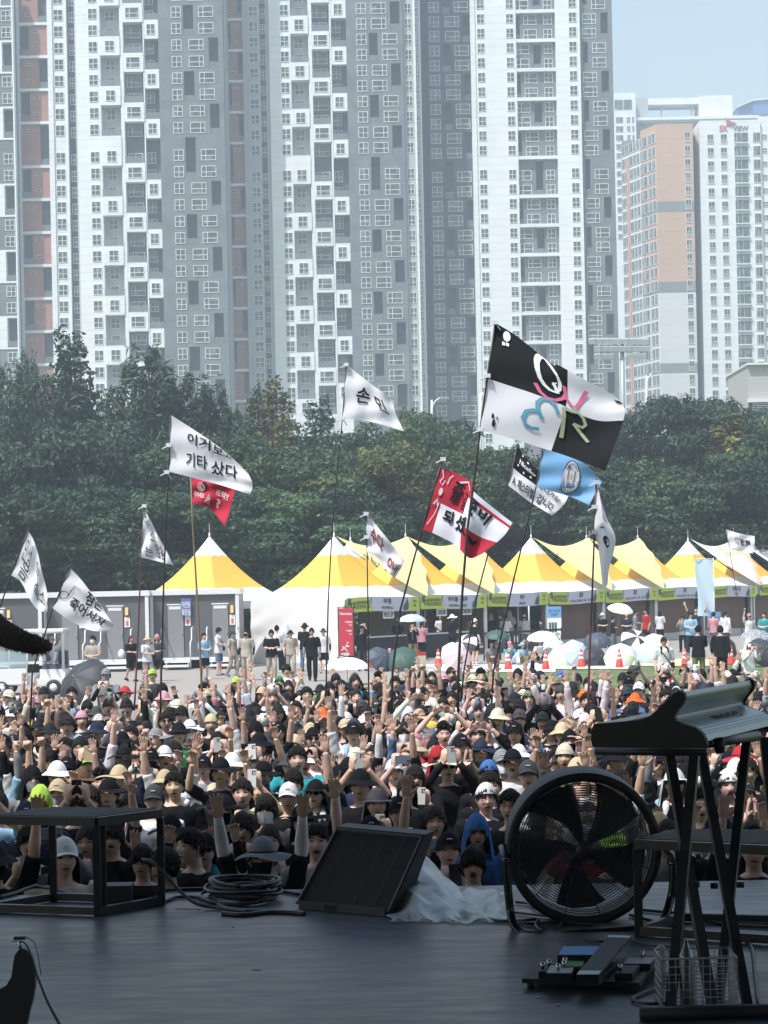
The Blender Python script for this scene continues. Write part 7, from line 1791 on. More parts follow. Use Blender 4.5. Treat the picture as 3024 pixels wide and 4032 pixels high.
# ---- people on the yard, by the tents and on the mats: (column, row of the feet, ...)
BG = [
 (371, 2722, dict(pose='front', hat='capback', hatc='black', shirt='stone', pants='stone', acc=(('mask', 'white'),)), 0, 'guard in a beige uniform with orange shoulders and white mask, before the cabins', 1.06),
 (518, 2680, dict(pose='front', hat=None, hair='long', hairc=(.16, .02, .03), shirt='black', pants='black', shorts=True, legs='walk'), .5, 'red-haired woman in black carrying a white bag, before the cabins', .95),
 (583, 2692, dict(pose='front', hat='bucket', hatc='beige', shirt='white', pants='grey', shorts=True, legs='walk', acc=('bag',)), 1.0, 'woman in a straw bucket hat and white shirt, walking by the cabins', .96),
 (622, 2684, dict(pose='front', hat='hood', hatc='pink', shirt='charcoal', pants='black', shorts=True), .2, 'person with a pink towel over the head and dark vest, by the cabins', .97),
 (806, 2674, dict(pose='front', hat=None, hair='short', shirt='sky blue', pants='black', shorts=True, long_=True), .7, 'person in a pale blue jacket at the corner of the white tent', .97),
 (863, 2660, dict(pose='front', hat=None, hair='fringe', shirt='white', pants='denim', shorts=True, acc=('bag',)), 1.3, 'young man in white shirt and blue shorts before the white tent', 1.04),
 (918, 2666, dict(pose='down', hat='bucket', hatc='charcoal', shirt='stone', pants='stone', legs='walk', acc=('bag',)), .8, 'beige-uniformed woman in a dark bucket hat walking', .98),
 (973, 2684, dict(pose='down', hat=None, hair='short', shirt='stone', pants='stone', acc=(('mask', 'black'),), covers='black', legs='walk'), 0, 'beige-uniformed guard in a black mask with black arm covers', 1.04),
 (1072, 2686, dict(pose='front', hat=None, hair='fringe', shirt='black', pants='stone', legs='walk'), -.2, 'man in an oversized black printed shirt and grey trousers, walking', 1.04),
 (1093, 2645, dict(pose='front', hat='cap', hatc='black', shirt='white', pants='black'), 2.8, 'white-shirted visitor in a black cap bending to a friend', 1.04),
 (1128, 2640, dict(pose='front', hat='flap', hatc='white', shirt='white', pants='black'), -2.4, 'white-shirted visitor under a white cap beside the black-capped one', 1.06),
 (1147, 2668, dict(pose='down', hat='bucket', hatc='black', shirt='stone', pants='stone', legs='walk'), -.1, 'small beige-uniformed woman in a round black hat', .97),
 (1203, 2650, dict(pose='front', hat='bucket', hatc='black', shirt='black', pants='denim'), 3.0, 'person in black seen from behind, black bucket hat, before the white tent', 1.07),
 (1231, 2686, dict(pose='down', hat='bandana', hatc='black', shirt='black', pants='black', acc=('shades',), covers='grey', legs='walk'), .1, 'man all in black with sunglasses and grey arm covers, walking', 1.07),
 (1276, 2652, dict(pose='down', hat='bucket', hatc='charcoal', shirt='white', pants='black', shorts=True, covers='black'), -.2, 'girl in white with black arm covers and a grey bucket hat', .97),
 (1428, 2640, dict(pose='phone_one', hat='bucket', hatc='black', shirt='black', long_=True, pants='charcoal'), 0, 'visitor in black with camouflage trousers beside the red stand banner', 1.0),
 (1425, 2615, dict(pose='front', hat='capback', hatc='black', shirt='black', pants='black', acc=(('mask', 'white'),)), .3, 'visitor with a backwards cap behind the camouflage trousers', 1.02),
 (1568, 2594, dict(pose='front', hat='capback', hatc='white', shirt='navy', pants='stone'), 2.9, 'man in a backwards white cap at the bar, seen from behind', 1.02),
 (1626, 2602, dict(pose='phone', hat=None, hair='short', shirt='black', long_=True, pants='khaki'), 0, 'woman in a black cardigan holding the grey-green umbrella', .95),
 (1662, 2596, dict(pose='front', hat=None, hair='tail', shirt='pink', pants='black'), 2.6, 'visitor in a pink shirt beside the grey-green umbrella', .95),
 (1484, 2580, dict(pose='front', hat='bucket', hatc='black', shirt='black', pants='black'), .3, 'dark-dressed server in a bucket hat inside the pick up bar', .98),
 (1512, 2578, dict(pose='front', hat=None, hair='short', shirt='navy', pants='black'), 2.8, 'tall server with his back turned inside the pick up bar', 1.07),
 (1538, 2578, dict(pose='front', hat=None, hair='fringe', shirt='black', pants='black'), -.4, 'dim server at the far side inside the pick up bar', 1.0),
 (1690, 2560, dict(pose='front', hat=None, hair='long', shirt='grey', pants='black'), .6, 'server in a pale apron inside the order bar, nearer the pole', .98),
 (1737, 2558, dict(pose='front', hat=None, hair='long', shirt='white', pants='black'), 0, 'server in white facing out of the order bar', .98),
 (1783, 2598, dict(pose='front', hat='boonie', hatc='white', shirt='black', pants='black', shorts=True, acc=(('towel', 'black'),)), 2.4, 'tall visitor in a floppy white hat with a black backpack', 1.1),
 (1832, 2570, dict(pose='front', hat=None, hair='short', shirt='white', pants='black'), -.5, 'short-haired man in a white shirt at the order bar', 1.0),
 (1872, 2612, dict(pose='down', hat='capback', hatc='white', shirt='black', pants='black', shorts=True, covers='white'), 2.2, 'visitor in a long black robe with white arm covers', 1.05),
 (1934, 2565, dict(pose='front', hat='flap', hatc='cream', shirt='black', pants='navy'), 2.9, 'visitor in a cream neck-flap cap at the queue rail', 1.0),
 (1992, 2566, dict(pose='front', hat=None, hair='tail', shirt='white', pants='grey'), 2.7, 'woman in a loose white shirt leaning at the queue rail', 1.0),
 (2008, 2556, dict(pose='front', hat='flap', hatc='white', shirt='white', pants='grey'), 3.0, 'taller visitor with a white cloth hanging from the cap, at the queue rail', 1.08),
 (2066, 2562, dict(pose='front', hat='capback', hatc='white', shirt='white', pants='grey', shorts=True), 3.1, 'white-capped visitor with a ponytail, seen from behind at the rail', .98),
 (2374, 2552, dict(pose='front', hat='bucket', hatc='white', shirt='black', pants='khaki'), .2, 'woman in a white bucket hat and black shirt with folded arms', .97),
 (2415, 2556, dict(pose='front', hat='capback', hatc='black', shirt='black', pants='grey', legs='walk'), 1.2, 'stooping person in black beside the white bucket hat', .86),
 (2470, 2556, dict(pose='front', hat=None, hair='short', shirt='navy', pants='black'), 0, 'person in a striped dark top under the raised white parasol', 1.0),
 (2503, 2546, dict(pose='front', hat=None, hair='short', shirt='grey', pants='black'), 1.2, 'shadowy grey-clad person at the gathered vinyl curtain', .99),
 (2546, 2546, dict(pose='down', hat=None, hair='short', shirt='red', pants='black'), -1.3, 'person in a dark red shirt standing in the tent front', 1.05),
 (2600, 2546, dict(pose='front', hat=None, hair='long', shirt='white', pants='black', acc=('bag',)), 2.5, 'long-haired woman in white with a shoulder bag, seen from behind', .98),
 (2691, 2570, dict(pose='phone', hat='cap', hatc='black', shirt='grey', long_=True, pants='black'), -.5, 'photographer in dark clothes at the edge of the waving group', .94),
 (2722, 2580, dict(pose='front', hat=None, hair='fringe', shirt='sky blue', pants='navy', long_=True), .2, 'man in an open pale blue shirt, foremost of the waving group', 1.06),
 (2744, 2556, dict(pose='wide', hat=None, hair='short', shirt='navy', pants='black'), 0, 'tall man in navy at the back of the waving group', 1.09),
 (2812, 2560, dict(pose='front', hat=None, hair='short', shirt='pink', pants='black', acc=('bag',)), 2.6, 'person in a pale pink shirt with a black backpack', 1.0),
 (2858, 2568, dict(pose='down', hat=None, hair='tail', shirt='white', pants='charcoal', long_=True), 2.3, 'woman in a long white shirt with a tied ponytail', 1.04),
 (2952, 2576, dict(pose='fist', hat='cap', hatc='pink', shirt='white', pants='black', shorts=True, acc=('shades',)), 0, 'man in a pink cap and white shirt holding the small flag', 1.0),
 (3012, 2572, dict(pose='front', hat=None, hair='short', shirt='teal', pants='black'), -.8, 'person in a teal shirt cut by the picture edge', 1.0),
 (2618, 2760, dict(pose='down', hat='cap', hatc='black', shirt='white', pants='black', acc=(('towel', 'black'), ('bag')), long_=False), .1, 'woman in white with a black scarf and cap, behind the back rows', 1.0),
 (2753, 2690, dict(pose='front', hat='capback', hatc='black', shirt='black', pants='khaki', long_=True), 3.0, 'broad person in a printed black jacket, seen from behind', 1.06),
 (2840, 2700, dict(pose='down', hat=None, hair='fringe', shirt='black', pants='black', long_=True), 2.9, 'person in a long black coat beside the printed jacket', 1.06),
 (2950, 2770, dict(pose='phone', hat='hood', hatc='white', shirt='white', pants='grey', long_=True, acc=(('mask', 'white'),)), .1, 'person wrapped in a white hood and mask, near the right end', 1.0),
 (1937, 2614, dict(pose='front', hat=None, hair='long', shirt='grey', pants='brown', legs='sit'), 0, 'seated person under the small dark green umbrella', 1.0),
 (2008, 2618, dict(pose='clap', hat='capback', hatc='pink', shirt='teal', pants='white', legs='sit'), .3, 'seated picnicker in a pink cap and teal shirt', 1.0),
 (2058, 2618, dict(pose='front', hat='boonie', hatc='sky blue', shirt='sky blue', pants='khaki', legs='sit'), .6, 'seated picnicker in a pale blue hat', .95),
 (2130, 2616, dict(pose='front', hat=None, hair='short', shirt='white', pants='black', shorts=True, legs='sit'), -.3, 'seated man in white with an open laptop on his knees', 1.05),
 (2150, 2606, dict(pose='front', hat=None, hair='short', shirt='black', pants='black', legs='sit'), .2, 'seated person in black just behind the man with the laptop', 1.05),
 (1535, 2630, dict(pose='front', hat='cap', hatc='pink', shirt='white', pants='grey', legs='sit'), .3, 'seated child in a pink cap beside the navy umbrella', .8),
]
for x, yf, sp, rz, lb, sc in BG:
    rz += random.uniform(-.3, .3); p_ = G(x, yf+random.uniform(-5, 5)); sp = dict(dict(hair='short', hatc='black', acc=()), **sp)
    sp['acc'] = tuple(sp['acc']) if not isinstance(sp['acc'], str) else (sp['acc'],)
    person((p_.x, p_.y, 0), rz, sc, sp['pose'], sp.get('hat'), sp.get('hatc'), sp['shirt'], sp.get('long_', False), sp.get('hair', 'short'), sp.get('hairc', (.013, .011, .010)), .3, sp['acc'], sp.get('covers'), sp.get('pants', 'black'), sp.get('shorts', False), sp.get('legs', 'stand'), lb, 'people strolling and resting behind the crowd', fine=False)
    used_labels.add(lb)
    if lb.startswith('seated man in white'):
        t = thing('laptop', 'silver laptop open on the knees of the seated man in white', 'laptop', (p_.x-.05, p_.y-.55, .42)); MB().box(-.16, .16, -.11, .11, 0, .015).build('keyboard_base', mat('laptop_silver', (.45, .46, .47), .35, metal=.3), t); MB().box(-.16, .16, -.13, -.115, .016, .23).build('lid', mat('laptop_silver'), t)
    if 'white bag' in lb:
        o = MB(); ell(o, (0, 0, 0), (.13, .09, .17), 10); tag(o.build('cloth_bag', mat('bag_white', (.66, .66, .68), .8), None, (p_.x-.32, p_.y-.05, .98)), 'white cloth bag carried by the red-haired woman in black', 'bag')
# ================================================================== the stage
SZ = 1.5
def S(x, y, z=SZ): return G(x, y, z)
def deck_fn(m, t, b, L, tc, src):
    n = t.nodes.new('ShaderNodeTexNoise'); n.inputs['Scale'].default_value = 3.0; n.inputs['Detail'].default_value = 6
    mp = t.nodes.new('ShaderNodeMapping'); mp.inputs['Scale'].default_value = (1, 5, 1); L(tc.outputs['Object'], mp.inputs[0]); L(mp.outputs[0], n.inputs['Vector'])
    r = t.nodes.new('ShaderNodeMapRange'); r.inputs[1].default_value = .3; r.inputs[2].default_value = .7; r.inputs[3].default_value = .30; r.inputs[4].default_value = .48; L(n.outputs['Fac'], r.inputs[0]); L(r.outputs[0], b.inputs['Roughness'])
    # scuffs
    n2 = t.nodes.new('ShaderNodeTexNoise'); n2.inputs['Scale'].default_value = 9; n2.inputs['Detail'].default_value = 8; mp2 = t.nodes.new('ShaderNodeMapping'); mp2.inputs['Scale'].default_value = (.5, 6, 1); L(tc.outputs['Object'], mp2.inputs[0]); L(mp2.outputs[0], n2.inputs['Vector'])
    r2 = t.nodes.new('ShaderNodeMapRange'); r2.inputs[1].default_value = .56; r2.inputs[2].default_value = .74; r2.inputs[3].default_value = 1; r2.inputs[4].default_value = 1.7; L(n2.outputs['Fac'], r2.inputs[0])
    vm = t.nodes.new('ShaderNodeVectorMath'); vm.operation = 'SCALE'; L(src, vm.inputs[0]); L(r2.outputs[0], vm.inputs['Scale']); L(vm.outputs[0], b.inputs['Base Color'])
M_deck = mat('stage_deck_vinyl', (.074, .086, .102), .4, noise=.15, scale=1.2, fn=deck_fn)
M_drape = mat('black_stage_drape', (.02, .02, .022), .95)
M_blkm = mat('black_painted_metal', (.030, .034, .042), .42, noise=.3, scale=12)
M_blkp = mat('black_plastic', (.014, .017, .022), .6, noise=.2, scale=20)
struct(MB().box(-13, 13, -9, 12.70, SZ-.14, SZ).build('stage_deck', M_deck))
struct(MB().box(-13, 13, -9, 12.62, 0, SZ-.143).build('stage_skirt', M_drape))
struct(MB().box(-16, 14, -9, 13.1, 8.8, 9.2).build('stage_roof', M_drape))
struct(MB().box(-16, 14, -9.3, -9, 0, 8.8).build('added_back_wall', mat('added_grey_drape', (.22, .23, .25), .95)))  # unseen wall added to keep the deck dark, grey to soften the blacks
# ---- slatted platforms
M_grate = mat('dark_green_grate', (.022, .042, .040), .55)
def platform(P, z1, label, gap=.030):
    """P: four plan corners; open steel frame with a slatted top"""
    P = [Vector((p[0], p[1], 0)) for p in P]; c = sum(P, Vector())/4
    t = thing('stage_platform', label, 'platform', (c.x, c.y, SZ), 0, 'slatted steel platforms'); zt = z1
    mb = MB()
    for i in range(4): a, b = P[i], P[(i+1) % 4]; mb.bar(a+Vector((0, 0, zt-.025)), b+Vector((0, 0, zt-.025)), .035, .05)
    loc_mb(t, mb).build('top_frame', M_blkm, t)
    mb = MB(); n = int((P[3]-P[0]).length/gap)
    for i in range(1, n):
        f = i/n; a = P[0].lerp(P[3], f); b = P[1].lerp(P[2], f); mb.bar(a+Vector((0, 0, zt+.002)), b+Vector((0, 0, zt+.002)), .013, .006)
    m_ = int((P[1]-P[0]).length/.045)
    for i in range(1, m_):
        f = i/m_; a = P[0].lerp(P[1], f); b = P[3].lerp(P[2], f); mb.bar(a+Vector((0, 0, zt-.006)), b+Vector((0, 0, zt-.006)), .006, .006)
    loc_mb(t, mb).build('grate', M_grate, t)
    for i in range(4): mb = MB().bar(P[i]+Vector((0, 0, SZ)), P[i]+Vector((0, 0, zt-.05)), .042, .042); loc_mb(t, mb).build('leg', M_blkm, t)
    mb = MB()
    for i in range(4): a, b = P[i], P[(i+1) % 4]; mb.bar(a+Vector((0, 0, SZ+.03)), b+Vector((0, 0, SZ+.03)), .035, .045)
    loc_mb(t, mb).build('lower_frame', M_blkm, t); return t
A_ = W(378, 3220, 11.83); B_ = W(630, 3194, 12.2); C_ = W(205, 3183, 12.42); D_ = A_+C_-B_
pl = platform([A_, B_, C_, D_], 2.075, 'slatted black steel platform at the left of the deck')
mb = MB().bar(W(408, 3600, 11.9), W(402, 3240, 11.9), .04, .03); loc_mb(pl, mb).build('brace', M_blkm, pl)
A2 = W(2508, 3303, 10.82); B2 = W(3330, 3330, 10.30); C2 = W(3400, 3270, 10.95); D2 = W(2672, 3276, 11.22)
platform([A2, B2, C2, D2], 2.015, 'slatted platform with pale green edge behind the keyboard stand')
q = S(470, 3568); MB_ = MB().box(-.11, .08, -.06, .1, 0, .13); tag(MB_.build('flight_box', M_blkp, None, (q.x, q.y, SZ)), 'small black box under the slatted platform', 'box')
q = S(560, 3560); tag(MB().box(-.09, .10, -.01, .02, 0, .11).build('grey_board', mat('grey_board', (.10, .105, .11), .7), None, (q.x, q.y+.02, SZ)), 'grey board leaning under the slatted platform', 'board')
# ---- cables
M_cab_ = mat('black_cable_rubber', (.018, .019, .022), .45)
def cable(pts, r, label, z=.012, grp='cables on the stage'):
    P_ = [S(x, y)+Vector((0, 0, z+(h if False else 0))) for x, y in pts]
    Q = []
    for i in range(len(P_)*8-7):
        Q.append(catm(P_, i/(len(P_)*8-8)))
    o = MB().tube(Q, r, 7).build('cable', M_cab_); tag(o, label, 'cable', grp); return o
mb = MB(); g = random.Random(4)
for k in range(9):
    cx, cy = 955+g.uniform(-18, 18), 3548+g.uniform(-6, 6)-k*2.2; rx = 128+g.uniform(-22, 26); ry = 24+g.uniform(-4, 6)
    pts = []
    for i in range(33):
        a = 2*math.pi*i/32+k; p_ = S(cx+rx*math.cos(a), cy+ry*math.sin(a)); p_.z = SZ+.012+.012*k+.008*math.sin(a*2+k); pts.append(p_)
    mb.tube(pts, .0105, 6)
tag(mb.build('coiled_cable', M_cab_), 'heap of coiled black cable on the stage edge', 'cable', 'cables on the stage')
cable([(640, 3560), (700, 3540), (800, 3545), (900, 3585), (1010, 3595), (1170, 3600)], .011, 'black cable running from the platform to the monitor')
o = cable([(640, 3512), (760, 3508), (880, 3506), (1010, 3510), (1100, 3516), (1190, 3530)], .011, 'thin black cable along the very edge of the deck')
cable([(875, 3605), (960, 3610), (1060, 3600), (1150, 3602), (1200, 3606)], .014, 'thick doubled cable end just under the coil')
P_ = [W(560, 3385, 12.25), W(600, 3395, 12.2), W(640, 3430, 12.15), W(700, 3500, 12.1), W(770, 3556, 12.0), W(860, 3585, 11.95), W(980, 3600, 11.8)]
P_[-1].z = SZ+.012; P_[-2].z = SZ+.014; o = MB().tube([catm(P_, i/40) for i in range(41)], .011, 7).build('cable', M_cab_); tag(o, 'black cable drooping off the platform down to the coil', 'cable', 'cables on the stage')
cable([(0, 3540), (60, 3525), (130, 3500), (200, 3505), (260, 3520), (330, 3540), (420, 3545)], .012, 'loose cable lying beneath the slatted platform')
for k, pts in enumerate(([(2030, 3560), (2080, 3566), (2120, 3590), (2200, 3596), (2300, 3600), (2420, 3604)], [(1830, 3578), (1880, 3610), (1950, 3632), (2030, 3636), (2110, 3628)], [(2120, 3632), (2110, 3650), (2125, 3668), (2140, 3672)], [(2020, 3600), (2120, 3612), (2210, 3622), (2205, 3652), (2180, 3664)], [(2520, 3590), (2620, 3600), (2760, 3612), (2900, 3640), (3030, 3650)], [(2480, 3610), (2600, 3640), (2720, 3630), (2880, 3650), (3030, 3660)], [(2580, 3900), (2520, 3925), (2490, 3945), (2540, 3962), (2620, 3962)], [(2880, 3700), (2920, 3690), (2960, 3740), (2975, 3860), (2990, 3960), (3030, 4010)], [(2020, 3640), (2100, 3646), (2200, 3640), (2330, 3648)], [(2300, 3700), (2360, 3716), (2480, 3712), (2560, 3730), (2640, 3740)])):
    cable(pts, .010 if k % 3 else .008, ['pale-edged cable behind the fan foot', 'cable curling out of the plastic sheet', 'short upright cable loop under the fan', 'cable looping below the fan drum', 'straight cable behind the keyboard stand', 'slack cable behind the keyboard stand', 'cable loop beside the wire basket', 'cable dropping at the right side of the stand', 'cable just behind the fan bar', 'signal cable feeding the pedalboard'][k])
# ---- floor monitor seen from the stage
q0 = S(1340, 3610); t = thing('floor_monitor', 'black wedge monitor tilted at the middle of the stage edge', 'stage monitor', (q0.x, q0.y, SZ))
BL, BR = W(1163, 3572, 11.95), W(1520, 3632, 11.62); TL, TR = W(1326, 3254, 12.05), W(1674, 3286, 11.80)
BL.z = max(BL.z, SZ+.03); n_ = Vector((.12, .36, 0)); n2 = Vector((.06, .17, 0))
lw = Vector((0, 0, -.03))
v = [BL, BR, TR, TL, BL+n_, BR+n_, TR+n2, TL+n2]
mb = MB().add(v, [(0, 1, 2, 3), (1, 5, 6, 2), (5, 4, 7, 6), (4, 0, 3, 7), (3, 2, 6, 7), (0, 4, 5, 1)]); loc_mb(t, mb).build('cabinet', M_blkp, t)
a0, b0 = BL+Vector((.03, -.01, -.004)), BR+Vector((0, -.015, .005)); mb = MB().bar(Vector((a0.x, a0.y, SZ+.028)), Vector((b0.x, b0.y, SZ+.028)), .03, .05); loc_mb(t, mb).build('base_rail', M_blkm, t)
mb = MB(); fr = lambda u, v: BL.lerp(BR, u).lerp(TL.lerp(TR, u), v)+Vector((-.002, -.012, 0))
for a, b in (((.02, .03), (.98, .03)), ((.98, .03), (.98, .97)), ((.98, .97), (.02, .97)), ((.02, .97), (.02, .03))): mb.bar(fr(*a), fr(*b), .012, .012)
for uu in (.2, .4, .6, .8): mb.bar(fr(uu, .04), fr(uu, .96), .003, .003)
loc_mb(t, mb).build('grille_frame', M_blkm, t)
mb = MB().cbox(BL.lerp(BR, .42)+Vector((0, -.03, .028)), .10, .012, .03); loc_mb(t, mb).build('connector_plate', mat('dull_plate', (.06, .065, .07), .5), t)
# ---- crumpled clear plastic
def plastic_fn(m, t, b, L, tc, src):
    lw_ = t.nodes.new('ShaderNodeLayerWeight'); lw_.inputs[0].default_value = .45; r = t.nodes.new('ShaderNodeMapRange'); r.inputs[3].default_value = .18; r.inputs[4].default_value = .85
    L(lw_.outputs['Facing'], r.inputs[0]); L(r.outputs[0], b.inputs['Alpha'])
M_plas = mat('clear_plastic_sheet', (.55, .60, .63), .25, bump=.9, bscale=9, spec=.8, fn=plastic_fn)
g2 = np.random.default_rng(12)
def fold(u, v, s): return abs(math.sin(u*s[0]*6.28+v*s[1]*6.28+s[2]))
seeds = [(g2.uniform(.5, 3), g2.uniform(-3, 3), g2.uniform(0, 6), .5/(1+i*.35)) for i in range(11)]
top = [(1532, 3560), (1575, 3480), (1612, 3420), (1642, 3376), (1700, 3400), (1752, 3450), (1790, 3490), (1815, 3520), (1850, 3500), (1900, 3515), (1950, 3497), (1975, 3540), (1995, 3600)]
bot = [(1532, 3638), (1575, 3640), (1610, 3636), (1645, 3640), (1700, 3642), (1750, 3636), (1790, 3645), (1820, 3640), (1850, 3646), (1900, 3636), (1950, 3642), (1975, 3636), (2000, 3632)]
tq = [W(x, y, 12.35) for x, y in top]; bq = [S(x, y)+Vector((0, 0, .01)) for x, y in bot]
def PS(u, v):
    a = catm(tq, u); b = catm(bq, u); p_ = b.lerp(a, v)
    n = sum(abs(math.sin(u*s[0]*6.28*1.4+v*s[1]*3.6+s[2]))*s[3] for s in seeds)/3.2
    p_ += Vector((.018*math.sin(v*19+u*7), -.15*math.sin(math.pi*min(v+.08, 1))*(.35+.8*n)+.05, .014*math.sin(u*27+v*7)*(v > .02)+.02*n*math.sin(math.pi*v)))
    p_.z = max(p_.z, SZ+.004); return p_
o = MB().grid(PS, 110, 46, 0, False).build('plastic_sheet', M_plas); tag(o, 'crumpled translucent plastic sheet heaped beside the monitor', 'plastic sheet')
def PS2(u, v):
    p_ = PS(.25+.7*u, .9*v)+Vector((0, .12+.03*math.sin(u*23), -.02)); p_.z = max(p_.z, SZ+.004); return p_
MBb = MB().grid(PS2, 60, 26, 0, False).build('second_layer', M_plas, o)
# ---- drum fan
fc = W(2293, 3330, 11.35); t = thing('drum_fan', 'large black drum fan on a tube stand at the stage edge', 'fan', (fc.x, 11.35, SZ)); 
FR = .425; tilt = Matrix.Rotation(R(4), 3, 'X') @ Matrix.Rotation(R(0), 3, 'Z')
def fp(x, y, z): return fc+tilt @ Vector((x, y, z))       # y backwards
def ringpts(r_, y, n=72): return [fp(r_*math.cos(2*math.pi*i/n), y, r_*math.sin(2*math.pi*i/n)) for i in range(n+1)]
mb = MB(); N = 72
prof = [(FR, -.10), (FR+.004, -.11), (FR-.022, -.118), (FR-.044, -.105), (FR-.048, -.09), (FR-.036, -.06), (FR-.03, .16), (FR-.002, .17), (FR+.002, .0), (FR, -.10)]
vs = [fp(r_*math.cos(2*math.pi*j/N), y, r_*math.sin(2*math.pi*j/N)) for r_, y in prof for j in range(N)]
mb.add(vs, [(i*N+j, i*N+(j+1) % N, (i+1)*N+(j+1) % N, (i+1)*N+j) for i in range(len(prof)-1) for j in range(N)], 0, True); loc_mb(t, mb).build('drum', M_blkp, t)
for nm, y0 in (('front_grille', -.105), ('rear_grille', .165)):
    mb = MB()
    for k in range(24):
        r_ = .055+k*(FR-.12)/23*(1.0 if y0 < 0 else 1.06); mb.tube(ringpts(r_, y0-.02*(1-(r_/FR)**2)*(1 if y0 < 0 else -1), 56), .0025, 4, cap=False)
    for k in range(12):
        a = 2*math.pi*k/12+.13; mb.tube([fp(r_*math.cos(a+.25*(r_/FR-.5)), y0-.022*(1-(r_/FR)**2)*(1 if y0 < 0 else -1), r_*math.sin(a+.25*(r_/FR-.5))) for r_ in (.04, .14, .25, FR-.05)], .0026, 4)
    loc_mb(t, mb).build(nm, mat('grille_wire', (.06, .07, .085), .35), t)
mb = MB(); vs = [fp(r_*math.cos(2*math.pi*j/24), y, r_*math.sin(2*math.pi*j/24)) for r_, y in ((.001, -.15), (.045, -.15), (.054, -.13), (.054, -.1), (.07, -.06), (.10, .02), (.10, .14)) for j in range(24)]
mb.add(vs, [(i*24+j, i*24+(j+1) % 24, (i+1)*24+(j+1) % 24, (i+1)*24+j) for i in range(6) for j in range(24)], 0, True); loc_mb(t, mb).build('motor_hub', M_blkm, t)
for k in range(5):
    a0 = 2*math.pi*k/5+.62
    def BLD(u, v, a0=a0):
        r_ = .07+.285*v; w_ = .34+.10*v; a = a0+(u-.5)*w_*1.9+.30*v; return fp(r_*math.cos(a), .02+.09*(u-.5)-.01*math.sin(3.14*u), r_*math.sin(a))
    mb = MB().grid(BLD, 10, 8); loc_mb(t, mb).build('blade', M_blkp, t)
tub = [(1992, 3380), (1995, 3440), (2002, 3520), (2010, 3590), (2022, 3640), (2050, 3672), (2090, 3684), (2150, 3686), (2300, 3676), (2478, 3662), (2560, 3652), (2600, 3636), (2622, 3600), (2640, 3540), (2650, 3480), (2652, 3400)]
dd_ = [11.15]*4+[11.1, 11.05, 11.0, 11.0, 11.0, 11.0, 11.05, 11.1, 11.15, 11.2, 11.2, 11.2]
tp = [W(x, y, d_) for (x, y), d_ in zip(tub, dd_)]
mb = MB().tube([catm(tp, i/90) for i in range(91)], .0235, 10); loc_mb(t, mb).build('tube_stand', mat('black_gloss_tube', (.012, .013, .016), .22), t)
for x in (2117, 2545): mb = MB(); q = W(x, 3688, 10.98); mb.tube([Vector((q.x, q.y, SZ)), Vector((q.x, q.y, q.z))], .022, 10); loc_mb(t, mb).build('foot', M_blkp, t)
for sx, xx in ((-1, 1990), (1, 2620)):
    a = fp(sx*(FR+.005), 0, 0); b = W(1992 if sx < 0 else 2652, 3392, 11.15); mb = MB().tube([a-Vector((sx*.03, 0, 0)), a+Vector((sx*.02, 0, 0)), b], [.02, .02, .014], 8); loc_mb(t, mb).build('pivot', M_blkm, t)
# ---- synthesiser on its stand
ax_ = Vector((.88, -.47, 0)); nn_ = Vector((.47, .88, 0)); P0 = W(2520, 2850, 9.65)
def onplane(x, y, off=0.0):
    r_ = W(x, y, 1.0)-Vector((0, 0, CAMZ)); k = (nn_.dot(P0)+off)/nn_.dot(r_); return Vector((0, 0, CAMZ))+r_*k
E_ = Vector((.50, .95, 0))
t = thing('synthesizer', 'black synthesizer with a curved silver back panel on the tall stand', 'keyboard', (P0.x, P0.y, SZ+1.0))
prof_ = [(2339, 2851), (2430, 2843), (2523, 2835), (2563, 2816), (2612, 2772), (2652, 2731), (2677, 2719), (2694, 2730), (2697, 2748), (2688, 2772), (2667, 2797), (2655, 2819), (2662, 2839), (2697, 2854), (2740, 2867), (2765, 2887), (2778, 2910), (2784, 2935), (2776, 2953), (2560, 2952), (2349, 2950), (2332, 2938), (2327, 2915), (2330, 2870)]
pf = [onplane(x, y) for x, y in prof_]
mb = MB(); th = E_.normalized()*.03
mb.prism(pf, th); loc_mb(t, mb).build('side_cheek', M_blkp, t)
mb = MB(); mb.prism([p_+E_ for p_ in pf], th); loc_mb(t, mb).build('side_cheek', M_blkp, t)
# silver back panel: follows the concave rear of the cheek
cv = [onplane(x, y) for x, y in ((2684, 2726), (2690, 2750), (2679, 2778), (2658, 2806), (2652, 2824), (2668, 2840), (2702, 2853), (2742, 2867), (2767, 2888), (2781, 2920))]
cv = [p_-ax_*.004 for p_ in cv]
def SB_(u, v): return catm(cv, v)+th+(E_-th)*u
mb = MB().grid(SB_, 8, 44, 0, True)
loc_mb(t, mb).build('back_panel', mat('brushed_silver', (.30, .34, .37), .38, metal=.6), t)
mb = MB()
for vv in (.09, .12, .15, .42, .45, .80, .86, .90): mb.add([SB_(u, vv+e)+ax_*.003 for u in (0, 1) for e in (0, .006)], [(0, 2, 3, 1)])  # flat dark lines paint the shade along the ribs
loc_mb(t, mb).build('rib_shade_lines', mat('rib_shadow_metal', (.10, .115, .13), .4, metal=.4), t)
mb = MB(); put2d(mb, text_uv('moog', .36, .60, .74, .74, .02, 6), lambda u, v: SB_(u, 1.34-v)+ax_*.006+Vector((0, 0, .001))); loc_mb(t, mb).build('lettering', M_blkp, t)
body_ = [onplane(x, y, .03) for x, y in ((2345, 2862), (2520, 2846), (2640, 2850), (2700, 2868), (2770, 2945), (2350, 2942))]
mb = MB().prism(body_, (E_-th)*.985); loc_mb(t, mb).build('keybed', M_blkm, t)
mb = MB(); a = onplane(2560, 2958, .04); b = a+E_*.98; 
